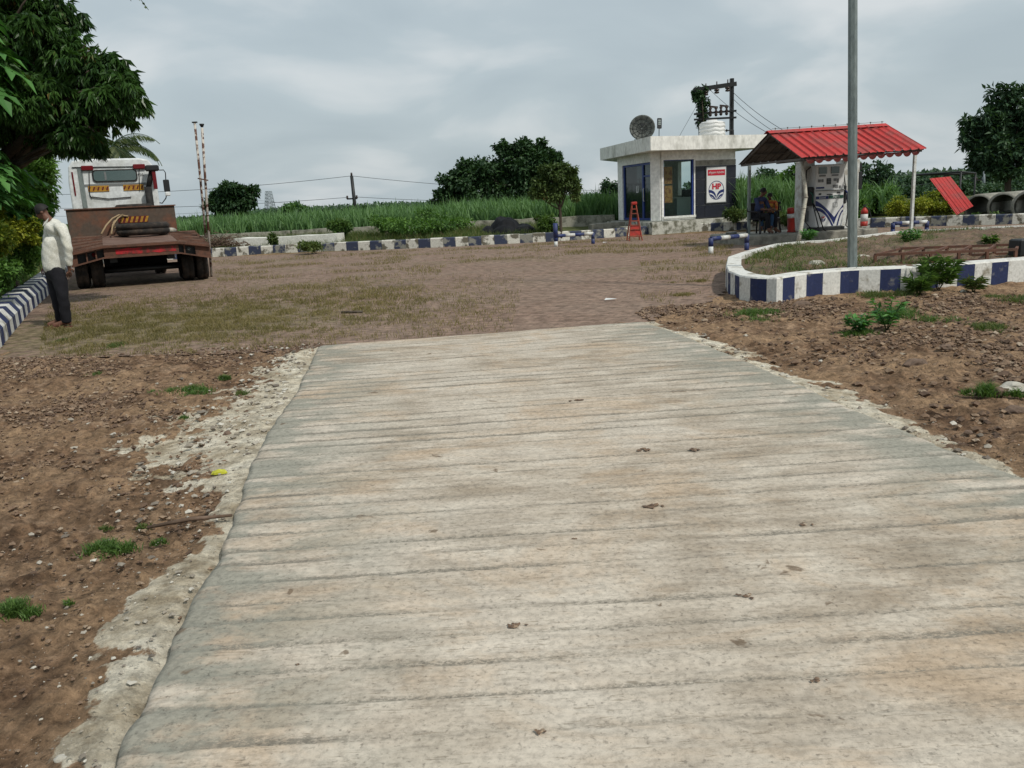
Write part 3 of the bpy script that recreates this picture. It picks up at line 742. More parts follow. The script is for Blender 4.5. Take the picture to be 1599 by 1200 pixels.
for A_, B_ in ((cRr, back1), (back1, back2), (back2, cL)):
    f_ = face_frame(A_, B_)
    if A_ is cRr or A_ is back1:   # the end wall has a wide window opening that lights the room
        wbox(mb, f_, .003, f_[3]-.003, KZ, 1.4, -.18, -.003); wbox(mb, f_, .003, f_[3]-.003, 2.8, KT, -.18, -.003); wbox(mb, f_, .003, .5, 1.4, 2.8, -.18, -.003); wbox(mb, f_, f_[3]-.4, f_[3]-.003, 1.4, 2.8, -.18, -.003)
    else: wbox(mb, f_, .003, f_[3]-.003, KZ, KT, -.18, -.003)
mb.build('wall', M['render'], k)
mb = MB(); inner = [(cL[0]+.2, cL[1]+.1), (c1[0], c1[1]+.3), (c2[0]+.1, c2[1]+.3), (cRr[0]-.25, cRr[1]+.2), (back1[0]-.25, back1[1]-.2), (back2[0]+.2, back2[1]-.2)]
mb.prism(inner, KZ-.02, KZ+.03); mb.build('floor', M['int_wall'], k)
# roof slab with deep fascia
rA = D(937, 241, 37.5); rB = D(1016, 231, 31.3); rC = D(1200, 226, 33.6)
roof = [loc2(rA), loc2(rB), loc2(rC), (loc2(rC)[0]-FR_[2].x*5.5, loc2(rC)[1]-FR_[2].y*5.5), (loc2(rA)[0]+1.6, loc2(rA)[1]+4)]
mb = MB(); mb.prism(roof, KT+.004, KT+.5); mb.build('roof', M['fascia'], k)
# door: blue frames and glass
mb = MB(); um = dL0+(dL1-dL0)*.70
for a, b in ((dL0, dL0+.13), (um-.07, um+.07), (dL1-.07, dL1)): wbox(mb, FLf, a, b, KZ+.02, zdoor, -.14, -.05)
wbox(mb, FLf, dL0, dL1, zdoor-.08, zdoor, -.137, -.047); wbox(mb, FLf, um+.07, dL1-.07, 2.18, 2.24, -.135, -.045); wbox(mb, FLf, dL0+.1, dL1-.07, KZ+.02, KZ+.1, -.135, -.045)
dr = mb.build('door', M['blue_frame'], k)
mb = MB(); wbox(mb, FLf, dL0+.1, dL1-.05, KZ+.06, zdoor-.05, -.1, -.09); mb.build('pane', M['dglass'], dr)
mb = MB(); mb.tube([fpt(FLf, um+.16, -.03, 1.25), fpt(FLf, um+.16, -.0, 1.28), fpt(FLf, um+.16, -.0, 1.72), fpt(FLf, um+.16, -.03, 1.75)], .018, 6); mb.build('handle', M['pwhite'], dr)
mb = MB(); ua = dL0+(dL1-dL0)*.44
wbox(mb, FLf, ua, ua+.05, 1.62, 1.86, -.089, -.086); wbox(mb, FLf, ua+.16, ua+.21, 1.62, 1.88, -.089, -.086); wbox(mb, FLf, ua, ua+.21, 1.6, 1.63, -.0885, -.085); mb.build('door_sticker', M['signw'], dr)
# window
mb = MB()
wbox(mb, FR_, w0, w0+.04, zsill, zwin, -.14, -.04); wbox(mb, FR_, w1-.07, w1, zsill, zwin, -.14, -.04)
wbox(mb, FR_, w0, w1, zwin-.025, zwin, -.137, -.037)
wd_ = mb.build('window', M['blue_frame'], k)
mb = MB(); wbox(mb, FR_, w0+.05, w1-.05, zsill+.03, zwin-.03, -.1, -.09); mb.build('pane', M['glass'], wd_)
mb = MB(); wbox(mb, FR_, w0-.05, w1+.05, zsill-.05, zsill+.03, .0, .05); mb.build('sill', M['white'], wd_)
pw = (w1-w0)
for z0, z1 in ((1.86, 2.5), (1.16, 1.8)):
    mb = MB(); wbox(mb, FR_, w0+.09, w0+.09+pw*.27, z0, z1, -.125, -.118); o = mb.build('poster', M['poster'], wd_)
# cladding, bare panel, sign
mb = MB(); cl0 = w1+.06
rows = 4; zc = 2.48; hgt = (zc-KZ)/rows; mid = ur(1100)
for r_ in range(rows):
    for a, b in ((cl0, mid), (mid+.012, LR+.02)):
        wbox(mb, FR_, a, b-.006, KZ+r_*hgt+.006, KZ+(r_+1)*hgt-.006, .002, .03)
mb.build('cladding', M['dark_clad'], k)
mb = MB(); wbox(mb, FR_, cl0, LR+.01, zc+.01, KT-.25-.12, .001, .02); mb.build('bare_panel', M['cem'], k)
s0, s1 = ur(1101), ur(1132.5); zb0, zb1 = 1.06, 2.44
sg = MB(); wbox(sg, FR_, s0, s1, zb0, zb1, .032, .07); sign = sg.build('sign_board', M['grey'], k)
mb = MB(); wbox(mb, FR_, s0+.03, s1-.03, zb0+.03, zb1-.03, .07, .074); mb.build('sign_face', M['signw'], sign)
mb = MB(); wbox(mb, FR_, s0+.07, s1-.07, zb1-.34, zb1-.12, .074, .078); mb.build('banner', M['signred'], sign)
A, dF, nF, _ = FR_
def on_face(me, u, t, z, name, parent, fr=FR_, sx=1):
    A, d, n, _ = fr; R = Matrix((d*sx, Vector((0, 0, 1)), n)).transposed().to_4x4()
    o = link(name, me, parent); o.matrix_local = Matrix.Translation(fpt(fr, u, t, z)) @ R; return o
cu_ = (s0+s1)/2
tm = textmesh('हिन्दुस्तान पेट्रोलियम', .12, M['signw'], .002)
xs_ = [v.co.x for v in tm.vertices]; wdt = (max(xs_)-min(xs_)) if xs_ else 1
o = on_face(tm, cu_, .081, zb1-.235, 'sign_lettering', sign); o.scale = (min(1, (s1-s0-.22)/wdt),)*3
def logo(fr, u, z, R_, t, parent):
    """ring, lettering and two striped leaf wings"""
    mb = MB(); n = 40; P = lambda x, y, dt=0: fpt(fr, u+x, t+dt, z+y)
    for i in range(n):
        a, b = 2*pi*i/n, 2*pi*(i+1)/n
        mb.quad(P(R_*cos(a), R_*sin(a)), P(R_*.93*cos(a), R_*.93*sin(a)), P(R_*.93*cos(b), R_*.93*sin(b)), P(R_*cos(b), R_*sin(b)))
    for sx in (-1, 1):
        for tp_, bt_ in ((((.95, .08), (.6, .02), (.32, -.13), (.12, -.38), (.03, -.66)), ((.93, -.22), (.62, -.28), (.36, -.42), (.16, -.66), (.04, -.95))),
                         (((.86, -.38), (.62, -.44), (.4, -.57), (.22, -.77), (.11, -.94)), ((.72, -.62), (.56, -.69), (.42, -.79), (.3, -.88), (.2, -.93)))):
            for q in range(4):
                mb.quad(*[P(sx*p_[0]*R_*.97, p_[1]*R_*.97) for p_ in (tp_[q], bt_[q], bt_[q+1], tp_[q+1])])
    mb.build('emblem', M['signblue'], parent)
    tm = textmesh('HP', R_*.8, M['signred'], .002, bold=R_*.035)
    o = on_face(tm, u, t+.003, z+R_*.38, 'emblem_lettering', parent, fr); o.scale = (1.15, 1, 1)
logo(FR_, cu_, 1.54, .36, .078, sign)
# plinth and steps
mb = MB(); e_ = .35
pl_poly = [(cL[0]-.5, cL[1]-.2), (c1[0]-.2, c1[1]-.75), (cRr[0]+2.2, cRr[1]-.9), (cRr[0]+2.2, cRr[1]+5), (cL[0]-.5, cL[1]+5)]
mb.prism(pl_poly, -.1, KZ-.022); mb.build('plinth', M['wstone'], k)
mb = MB()
for i, (du, zz) in enumerate(((.3, .33), (.62, .17))):
    wbox(mb, FLf, dL0+.1, dL1+.4, -.05, zz, .62+.34*i, 1.1+.34*i)
mb.build('step', M['stone'], k)
# inside furniture (things of their own)
dk = thing('desk', D(1062, 330, 34.6).xy.to_3d()+Vector((0, 0, KZ+.03)), 'white counter desk seen through the kiosk window', 'desk')
mb = MB(); mb.box((0, 0, .79), (1.3, .6, .04), bev=.01); mb.build('top', M['signw'], dk)
mb = MB(); mb.box((.1, 0, .385), (.55, .5, .765)); mb.build('pedestal', M['signw'], dk)
ch = thing('office_chair', D(1075, 332, 35.2).xy.to_3d()+Vector((0, 0, KZ+.03)), 'dark office chair behind the kiosk desk', 'chair')
mb = MB(); mb.box((0, 0, .45), (.48, .46, .08), bev=.02); mb.build('seat', M['blackm'], ch)
mb = MB(); mb.box((0, .22, .8), (.46, .07, .6), bev=.02); mb.build('backrest', M['blackm'], ch)
mb = MB(); mb.tube([(0, 0, .41), (0, 0, .08)], .03)
for a in range(5): mb.tube([(0, 0, .09), (.28*cos(a*1.257), .28*sin(a*1.257), .03)], .02, 6)
mb.build('base', M['blackm'], ch)
# shelf rack behind the door
sh = thing('display_rack', D(990, 333, 37.8).xy.to_3d()+Vector((0, 0, KZ+.03)), 'rack of oil cans standing behind the dark kiosk door glass', 'rack', rz=.8)
mb = MB()
for z in (.05, .45, .85, 1.25, 1.65): mb.box((0, 0, z), (1.4, .35, .03))
for x in (-.7, .7):
    for y in (-.17, .17): mb.box((x, y, .85), (.03, .03, 1.7))
mb.build('frame', M['grey'], sh)
for z in (.065, .465, .865, 1.265):
    for i in range(5):
        mb = MB(); mb.box((-.55+i*.27, 0, z+.12), (.15, .12, .24), bev=.015); mb.cur = 0
        mb.lathe([(.025, 0), (.025, .05)], (-.55+i*.27, 0, z+.24), 8); mb.build('oil_can', random.choice([M['poster'], M['signblue'], M['signw'], M['grey']]), sh)
# ---- roof things
kz = KT+.5
def roofpt(px, Y): p = D(px, 218, Y); return Vector((p.x, p.y, kz))
# satellite dish
p = roofpt(1003, 33.4); ds_ = thing('satellite_dish', p, 'round dark mesh satellite dish on the kiosk roof', 'satellite dish')
R_ = Matrix.Rotation(radians(-8), 3, 'Z') @ Matrix.Rotation(radians(78), 3, 'X')
mb = MB(); prof = [(0.02+.47*i/8, .11*(i/8)**2) for i in range(9)]; prof += [(p_[0], p_[1]+.012) for p_ in prof[::-1]]
mb.lathe(prof, (0, 0, .44), 28, R_, cap=False); mb.build('dish', M['dish'], ds_)
mb = MB()
for a in range(12):
    v0 = R_@Vector((.05*cos(a*pi/6), .05*sin(a*pi/6), .025)); v1 = R_@Vector((.48*cos(a*pi/6), .48*sin(a*pi/6), .135)); mb.beam(Vector((0, 0, .44))+v0, Vector((0, 0, .44))+v1, .012, .012)
for rr, zz in ((.2, .045), (.35, .08)):
    mb.tube([Vector((0, 0, .44))+R_@Vector((rr*cos(a*pi/12), rr*sin(a*pi/12), zz)) for a in range(25)], .007, 4, cap=False)
mb.build('rib', M['blackm'], ds_)
mb = MB(); mb.tube([(0, .1, 0), (0, .1, .36), (0, .02, .44)], .035, 8); mb.beam((-.3, .1, .03), (.3, .1, .03), .05, .05); mb.build('mount', M['pwhite'], ds_)
mb = MB()
for a in (0.5, 2.6, 4.7): mb.tube([Vector((0, 0, .44))+R_@Vector((.4*cos(a), .4*sin(a), .1)), Vector((0, 0, .44))+R_@Vector((0, 0, .46))], .008, 5)
mb.lathe([(.04, .42), (.05, .5)], (0, 0, .44), 10, R_); mb.build('feed_arm', M['blackm'], ds_)
# solar lamp
p = roofpt(1029, 33.2); la = thing('solar_lamp', p, 'small dark solar lamp panel on a thin stick on the kiosk roof', 'lamp')
mb = MB(); mb.tube([(0, 0, 0), (.01, 0, .42)], .016, 6); mb.build('stick', M['blackm'], la)
RR = Matrix.Rotation(radians(-14), 3, 'X')@Matrix.Rotation(radians(4), 3, 'Y')
mb = MB(); mb.box((.02, -.02, .58), (.18, .05, .4), RR, bev=.02); mb.build('housing', M['blackm'], la)
mb = MB()
for i in range(4): mb.box(Vector((.02, -.05, .48+i*.07)), (.1, .012, .045), RR)
mb.build('lens', M['galv'], la)
# water tank
p = roofpt(1112, 35.6); wt = thing('water_tank', p, 'white ribbed plastic water tank on the kiosk roof', 'water tank')
mb = MB(); pr = [(.5, 0), (.53, .03)]
for i in range(4):
    z = .06+i*.15; pr += [(.53, z), (.53, z+.07), (.5, z+.1), (.5, z+.13)]
pr += [(.52, .66), (.42, .73), (.22, .75), (.2, .8), (.0, .81)]
mb.lathe(pr, (0, 0, 0), 28); 
for i, v in enumerate(mb.v):
    a = math.atan2(v[1], v[0])
    if .05 < v[2] < .65: mb.v[i] = (v[0], v[1], v[2]+.025*sin(a*7))
mb.build('shell', M['tankw'], wt)
mb = MB(); mb.tube([(.5, -.1, .35), (.85, -.1, .35), (.85, -.1, 0)], .03, 6); mb.lathe([(.06, 0), (.06, .03)], (.56, -.1, .35), 10, Matrix.Rotation(pi/2, 3, 'Y')); mb.build('pipe', M['blackm'], wt)
# ================================================================ H-pole transformer structure behind the kiosk
Yh = 43
pa = D(1094, 230, Yh); pb = D(1142, 230, Yh); ztop = lambda px, py: D(px, py, Yh).z
hb = Vector((pb.x, Yh, 0)); hp = thing('double_pole_structure', hb, 'black steel double pole with crossarms rising behind the kiosk roof', 'utility pole')
xl = pa.x-pb.x
for x, zt, nm in ((xl, ztop(1091, 138), 'pole'), (0, ztop(1141, 123), 'pole')):
    mb = MB(); mb.box((x, 0, zt/2), (.17, .2, zt)); mb.box((x, -.11, zt/2), (.05, .02, zt)); mb.build(nm, M['galv'] if x == 0 and False else M['blackm'], hp)
def cross(py0, py1, nm, h=.13):
    za, zb = ztop(1094, py0), ztop(1142, py1); mb = MB(); mb.beam((xl-.35, -.12, za), (.2, -.12, zb), .1, h); mb.build(nm, M['blackm'], hp); return za, zb
cross(141, 132, 'crossarm', .2); zc1, zc2 = cross(178.5, 174, 'crossarm', .09); cross(187, 184.5, 'crossarm', .09)
for i, fx in enumerate((.15, .5, .85)):
    z = ztop(1094, 141)*(1-fx)+ztop(1142, 132)*fx; x = xl*(1-fx)
    mb = MB(); mb.lathe([(.05, -.1), (.13, -.12), (.13, -.18), (.06, -.2), (.12, -.24), (.12, -.3), (.03, -.32)], (x, -.12, z), 10); mb.tube([(x, -.12, z), (x, -.12, z+.25)], .03, 6); mb.build('insulator', M['ins'], hp)
for fx in (.38, .72):
    z = zc1*(1-fx)+zc2*fx; x = xl*(1-fx)
    mb = MB()
    for dx_ in (-.14, .14): mb.lathe([(.04, -.3), (.09, -.22), (.04, -.15), (.09, -.08), (.04, 0), (.09, .08), (.03, .14)], (x+dx_, -.16, z+.12), 8)
    mb.beam((x-.2, -.16, z+.3), (x+.22, -.16, z+.24), .1, .08); mb.build('switch', M['ins'], hp)
# ================================================================ filling island, canopy
AL = radians(13); ih = .25
iA = G(1168, 384); ang = Vector((cos(AL), sin(AL), 0)); per = Vector((-sin(AL), cos(AL), 0))
isl = thing('pump_island', iA, 'grey raised concrete island under the red canopy', 'platform', rz=AL)
mb = MB(); mb.box((2.05, 1.15, ih/2-.05), (4.1, 2.3, ih+.1), bev=.03); mb.build('slab', M['cem'], isl)
def IL(x, y, z=0): return iA+ang*x+per*y+Vector((0, 0, z))
def il_px(px, ylocal):  # island-local x of a sight line at local depth y
    d = ray(px, 350); d2 = Vector((d.x, d.y)); q = IL(0, ylocal); a2 = Vector((ang.x, ang.y))
    # CP.xy + t d2 = q + s a2
    det = d2.x*(-a2.y)+a2.x*d2.y; s_ = (d2.x*q.y-d2.y*q.x)/det*1.0
    s_ = (d2.x*(q.y-CP.y)-d2.y*(q.x-CP.x))/(-(d2.x*a2.y-d2.y*a2.x)); return s_
can = thing('canopy', iA, 'red corrugated gable canopy roof over the fuel pump', 'canopy', rz=AL)
N0 = D(1252, 249, 20.9)
lc = lambda p: ((p-iA).dot(ang), (p-iA).dot(per))
nx0, ny0 = lc(N0); W_, L_ = 3.0, 3.95
# keep the right eave end on its sight line
for _ in range(60):
    q = IL(nx0+L_, ny0); px = 799.5+F*0
    v_ = Vector((q.x, q.y, 2.3))-CP; u_ = v_.dot(cR)/v_.dot(fw)*F+799.5
    L_ += (1447-u_)*.004
for _ in range(60):
    q = IL(nx0, ny0+W_); v_ = Vector((q.x, q.y, 2.3))-CP; u_ = v_.dot(cR)/v_.dot(fw)*F+799.5
    W_ += (u_-1153)*.006
EZ, RZ, TL = 2.2, 2.92, .09
def roofsheet(side):
    mb = MB(); nx, nyy = int(L_/.02), 5
    y0, y1 = (ny0, ny0+W_/2) if side < 0 else (ny0+W_, ny0+W_/2)
    for i in range(nx+1):
        x = nx0+L_*i/nx; ph = (x*4.2) % 1; rz_ = .055*max(0, 1-abs(ph-.5)/.1) + .006*sin(x*30)
        for j in range(nyy+1):
            t = j/nyy; y = y0+(y1-y0)*t; z = EZ+(RZ-EZ)*t+TL*(x-nx0)/L_
            mb.v.append((x, y, z+rz_)); 
    for i in range(nx+1):
        x = nx0+L_*i/nx; ph = (x*4.2) % 1; rz_ = .055*max(0, 1-abs(ph-.5)/.1) + .006*sin(x*30)
        for j in range(nyy+1):
            t = j/nyy; mb.v.append((x, y0+(y1-y0)*t, EZ+(RZ-EZ)*t+TL*(x-nx0)/L_+rz_-.006))
    off = (nx+1)*(nyy+1)
    for i in range(nx):
        for j in range(nyy):
            a = i*(nyy+1)+j; f = (a, a+nyy+1, a+nyy+2, a+1)
            if side > 0: f = f[::-1]
            mb.cur = 0; mb.face(f); mb.cur = 1; mb.face([q+off for q in f[::-1]])
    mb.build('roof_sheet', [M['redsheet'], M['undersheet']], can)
roofsheet(-1); roofsheet(1)
mb = MB(); ym = ny0+W_/2
for s_ in (-1, 1):
    mb.quad((nx0-.05, ym, RZ+.05), (nx0+L_*.99, ym, RZ+TL+.05), (nx0+L_*.99, ym+s_*.16, RZ+TL-.03), (nx0-.05, ym+s_*.16, RZ-.03))
mb.build('ridge_cap', M['redsheet'], can)
# fix z below the sheet: frame
mb = MB()
for fx in (.02, .33, .66, .97):
    x = nx0+L_*fx; tz = TL*fx
    for sy in (ny0+.06, ny0+W_-.06): mb.beam((x, sy, EZ-.01+tz), (x, ym, RZ-.05+tz), .05, .05)
    mb.beam((x, ny0+.06, EZ-.04+tz), (x, ny0+W_-.06, EZ-.04+tz), .05, .05)
for f_ in (.06, .35, .7):
    for s_ in (0, 1):
        y = ny0+W_*f_/2 if s_ == 0 else ny0+W_-W_*f_/2; z = EZ+(RZ-EZ)*f_-.05
        mb.beam((nx0+.02, y, z), (nx0+L_-.02, y, z+TL), .04, .04)
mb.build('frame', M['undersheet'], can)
# scalloped fringe under the front eave
mb = MB(); ns = 13
for i in range(ns):
    xa = nx0+.15+(L_-.3)*i/ns; wv = (L_-.3)/ns*.98; yy = ny0+.05
    z0 = EZ-.03+TL*(xa-nx0)/L_; pts = [(xa, yy, z0), (xa+wv, yy, z0)]
    dp = .08+.04*random.random()
    arc = [(xa+wv/2+wv/2*cos(a*pi/6), yy+.01*sin(a), z0-.03-dp*sin(a*pi/6)) for a in range(7)]
    mb.quad(*([(xa, yy, z0)]+[(xa+wv, yy, z0)]+arc)); mb.quad(*([(xa, yy+.006, z0)]+arc[::-1]+[(xa+wv, yy+.006, z0)]))
mb.build('fringe', M['dkred'], can)
for f_ in range(10):    # small knobs on the ridge
    mb = MB(); x = nx0+.2+f_*L_*.1; z = RZ+TL*(x-nx0)/L_
    mb.tube([(x, ym, z), (x, ym, z+.09)], .009, 5); mb.lathe([(.02, .08), (.02, .11)], (x, ym, z), 6); mb.build('ridge_bolt', M['galv'], can)
mb = MB(); mb.tube([(nx0+.1, ym, RZ+.09), (nx0+L_*.5, ym, RZ+TL/2+.075), (nx0+L_-.1, ym, RZ+TL+.09)], .005, 4); mb.build('ridge_wire', M['galv'], can)
def canpost(px, pyb, Y, topz, m_, r_=.035):
    b = D(px, pyb, Y); x, y = lc(b); zb = min(max(b.z, 0), .25)
    mb = MB(); mb.box((x, y, (zb+topz)/2), (r_*2, r_*2, topz-zb)); mb.box((x, y, zb+.01), (.16, .16, .02)); mb.build('post', m_, can)
canpost(1169, 366, 24.2, EZ-.05, M['galv']); canpost(1422.5, 361, 23.0, EZ+.05, M['pwhite'])
# ---- pump
yp = .45; x0_, x1_ = il_px(1272, yp), il_px(1316.5, yp); pwid = x1_-x0_; pcx = (x0_+x1_)/2
def dispenser(nm, xc, y, wid, hh, label):
    t = thing(nm, IL(xc, y, ih), label, 'fuel pump', rz=AL)
    mb = MB(); mb.box((0, .26, .05), (wid+.06, .6, .1), bev=.01); mb.build('base', M['blackm'], t)
    mb = MB(); mb.box((0, .26, .1+(hh-.1)/2), (wid, .5, hh-.1), bev=.02); mb.build('body', M['signw'], t)
    return t
PH = 1.84
pu = dispenser('fuel_dispenser', pcx, yp, pwid, PH, 'white fuel dispenser with blue V stripes, two displays and hoses under the canopy')
Fp = (Vector((-pwid/2, .01, 0)), Vector((1, 0, 0)), Vector((0, -1, 0)), pwid); W = pwid
pb_ = lambda nm, u0, u1, z0, z1, m_, t0=.003, t1=.012, par=None: (lambda mb: (wbox(mb, Fp, u0*W, u1*W, z0*PH, z1*PH, t0, t1), mb.build(nm, m_, par or pu))[1])(MB())
# z fractions from the bottom
pb_('display', .1, .37, .86, .96, M['screen'], .003, .02); pb_('display', .52, .8, .86, .96, M['screen'], .003, .02)
pb_('name_plate', .12, .34, .82, .845, M['grey']); pb_('name_plate', .55, .78, .82, .845, M['grey'])
kp = pb_('keypad', .38, .53, .70, .79, M['blackm'])
for i in range(3):
    for j in range(3): pb_('key', .4+.04*i, .43+.04*i, .71+.025*j, .725+.025*j, M['grey'], .012, .016, kp)
for a, b, c, d_ in ((.08, .17, .735, .78), (.2, .27, .735, .78), (.62, .72, .745, .785), (.74, .8, .72, .78), (.6, .68, .65, .69), (.7, .78, .64, .69), (.82, .88, .635, .675)): pb_('control_panel', a, b, c, d_, M['grey'])
pb_('label_strip', .02, .3, .64, .665, M['signblue']); pb_('shelf', 0, 1, .605, .615, M['grey'], .003, .05)
pb_('vent_plate', .12, .2, .545, .57, M['blackm']); pb_('vent_plate', .4, .6, .54, .555, M['blackm']); pb_('vent_plate', .75, .85, .56, .58, M['blackm'])
gb = pb_('grade_band', .02, .45, .48, .525, M['signblue'], .003, .016); gg = pb_('grade_band', .47, .97, .485, .53, M['signgreen'], .003, .016)
def ptext(tx, size, u, z, par, m_=None, nm='lettering'):
    me = textmesh(tx, size, m_ or M['signw'], .001); o = link(nm, me, par)
    o.matrix_local = Matrix.Translation(fpt(Fp, u*W, .019, z*PH)) @ Matrix.Rotation(pi/2, 4, 'X'); return o
ptext('Diesel', .085, .24, .502, gb); ptext('Petrol', .085, .72, .507, gg)
pc_ = pb_('price_card', .62, .78, .35, .42, M['grey'], .003, .006); pb_('card_face', .64, .76, .355, .415, M['signw'], .006, .009, pc_)
# V shaped stripes: bands swept from the left/right edges down to the foot
def band(fa, fb, n=14):
    mb = MB()
    for i in range(n):
        a0, a1, b0, b1 = fa(i/n), fa((i+1)/n), fb(i/n), fb((i+1)/n)
        P = lambda p: fpt(Fp, min(max(p[0], .01), .99)*W, .0065, p[1]*PH)
        mb.quad(P(a0), P(b0), P(b1), P(a1))
    return mb
def arc(x0, y0, x1, y1, k=1.9): return lambda t: (x0+(x1-x0)*t, y0-(y0-y1)*t**k)
for fa, fb in ((arc(.0, .465, .68, .2, 1.35), arc(.0, .38, .68, .09, 2.0)), (arc(.0, .36, .66, .07, 2.2), arc(.0, .31, .6, .07, 2.3)),
               (lambda t: (1-.32*t**.8, .40-.2*t**.8), lambda t: (1-.32*t**.55, .345-.255*t)), (lambda t: (1-.23*t**.5, .31-.24*t), lambda t: (1-.18*t**.5, .28-.21*t))):
    band(fa, fb).build('stripe', M['signblue'], pu)
logo(Fp, .29*W, .185*PH, .085, .014, pu)
# nozzle holders and hoses
for sx in (-1, 1):
    mb = MB(); mb.box((sx*(W/2+.07), .22, .98), (.13, .3, .52), bev=.02); ho = mb.build('nozzle_holder', M['blackm'], pu)
    mb = MB(); mb.tube([(sx*(W/2+.1), .1, 1.1), (sx*(W/2+.1), -.02, 1.02), (sx*(W/2+.1), -.03, .8)], .025, 6); mb.build('nozzle', M['signgreen'] if sx < 0 else M['signblue'], ho)
    mb = MB(); mb.tube([(sx*(W/2+.1), -.02, .8), (sx*(W/2+.05), -.12, .45), (sx*(W/2-.02), -.16, .12), (sx*(W/2+.12), -.1, .03), (sx*(W/2+.25), .05, .25), (sx*(W/2+.22), .2, .9), (sx*(W/2+.13), .26, 1.7), (sx*(W/2-.0), .26, PH-.05)], .016, 7); mb.build('hose', M['black'], pu)
mb = MB(); mb.tube([(-W/2-.1, -.02, .82), (-W/2+.02, -.14, .5), (-W/2+.14, -.22, .06), (-W/2+.3, -.3, -.1), (-W/2+.42, -.3, -.2)], .018, 7); mb.build('hose', M['black'], pu)
# column cabinets
xa, xb = il_px(1251, .75), il_px(1271, .75)
cb_ = thing('service_column', IL((xa+xb)/2, .95, ih), 'dirty white service column standing left of the fuel dispenser', 'column', rz=AL)
mb = MB(); mb.box((0, 0, .98), (xb-xa, .35, 1.96), bev=.015); mb.build('body', M['pwhite'], cb_)
mb = MB(); mb.box((0, -.185, .42), (.2, .02, .3)); mb.box((-.04, -.18, .62), (.07, .02, .1)); mb.build('hatch', M['grey'], cb_)
xa, xb = il_px(1318, .7), il_px(1343, .7)
cb_ = thing('service_column', IL((xa+xb)/2, 1.0, ih), 'white column with dark boxes partly hidden behind the steel lamp post', 'column', rz=AL)
mb = MB(); mb.box((0, 0, .98), (xb-xa, .4, 1.96), bev=.015); mb.build('body', M['pwhite'], cb_)
mb = MB(); mb.box((xb-xa-.24, -.1, 1.35), (.12, .22, .5), bev=.01); mb.box((xb-xa-.24, -.1, 1.75), (.1, .2, .2), bev=.01); mb.build('meter_box', M['blackm'], cb_)
# ---- red bollard, extinguisher
p = il_px(1236, .75)
bo = thing('red_bollard', IL(p, .75, ih), 'red upright cylinder with a pale band left of the leaning white stick', 'bollard', rz=0)
mb = MB(); mb.lathe([(.12, 0), (.12, .04), (.105, .05), (.1, .4)], (0, 0, 0), 16); mb.lathe([(.1, .52), (.095, .66), (.07, .69)], (0, 0, 0), 16); mb.build('body', M['redpaint'], bo)
mb = MB(); mb.lathe([(.101, .4), (.1, .52)], (0, 0, 0), 16); mb.build('band', M['pwhite'], bo); bo.rotation_euler = (0, radians(-3), 0)
p = il_px(1349, 1.5)
ex = thing('fire_extinguisher', IL(p, 1.5, ih), 'red fire extinguisher just right of the steel lamp post', 'fire extinguisher')
mb = MB(); mb.lathe([(.1, 0), (.105, .03), (.105, .14)], (0, 0, 0), 16); mb.lathe([(.105, .36), (.1, .46), (.05, .53), (.03, .56)], (0, 0, 0), 16); mb.build('cylinder', M['redpaint'], ex)
mb = MB(); mb.lathe([(.104, .14), (.104, .36)], (0, 0, 0), 16); mb.build('label', M['pwhite'], ex)
mb = MB(); mb.box((0, 0, .6), (.04, .1, .06)); mb.beam((0, 0, .62), (.12, 0, .66), .02, .015); mb.tube([(.03, 0, .58), (.14, 0, .5), (.2, 0, .3), (.22, 0, .08), (.12, 0, .02)], .013, 6); mb.build('valve', M['blackm'], ex)
# ---- leaning crooked white stick
pts = [D(x, y, Y) for x, y, Y in ((1246.5, 379, 21.15), (1250, 362, 21.2), (1252.5, 345, 21.25), (1255.5, 325, 21.3), (1258.5, 308, 21.35), (1257, 290, 21.4), (1254, 270, 21.45), (1252.5, 254, 21.5))]
b0 = Vector((pts[0].x, pts[0].y, 0)); mb = MB(); mb.tube([p_-b0 for p_ in pts], [.055, .052, .05, .05, .045, .045, .04, .04], 8)
for i in (3, 4): mb.lathe([(.056, -.015), (.056, .015)], pts[i]-b0, 8)
tag(mb.build('leaning_stick', M['woodw'], None, b0), 'crooked whitewashed branch propped against the canopy eave', 'stick')
# ---- pipe barriers
def barrier(name, pxs, label, h, mid=1):
    A_, B_ = pxs; Y1, Y2 = A_[2], B_[2]; a = Vector((D(A_[0], A_[1], Y1).x, Y1, 0)); b = Vector((D(B_[0], B_[1], Y2).x, Y2, 0)); d = b-a
    t = thing(name, a, label, 'barrier', 'blue and white pipe barriers')
    mb = MB(); n = 4
    for i in range(n): mb.cur = i % 2; mb.tube([d*(i/n)+V(0, 0, h), d*((i+1)/n)+V(0, 0, h)], .055, 10)
    mb.build('rail', [M['pblue'], M['pwhite']], t)
    for i, (q, c) in enumerate(((V(0, 0, 0), 0), (d, 1))):
        mb = MB(); z1_ = h+.02; mb.cur = 1 if i == 0 and mid else 0
        mb.tube([q+V(0, 0, -.05), q+V(0, 0, h*.5)], .06, 10); mb.cur = 0; mb.tube([q+V(0, 0, h*.5), q+V(0, 0, z1_)], .06, 10)
        mb.build('leg', [M['pblue'], M['pwhite']], t)
    return t, a, d
barrier('pipe_barrier', ((1110, 387, 20.6), (1166, 384, 21.4)), 'low blue and white pipe barrier with two legs left of the pump island', .37)
barrier('pipe_barrier', ((1394, 360, 24.6), (1447, 358, 24.6)), 'short blue and white pipe barrier beside the right canopy post', .33, 0)
t, a, d = barrier('pipe_barrier', ((868, 379, 27.3), (926, 377, 27.9)), 'blue and white pipe barrier with one tall blue upright near the small tree', .34)
mb = MB(); mb.tube([V(0, 0, .3), V(0, 0, .75)], .075, 10); mb.build('upright', M['pblue'], t)
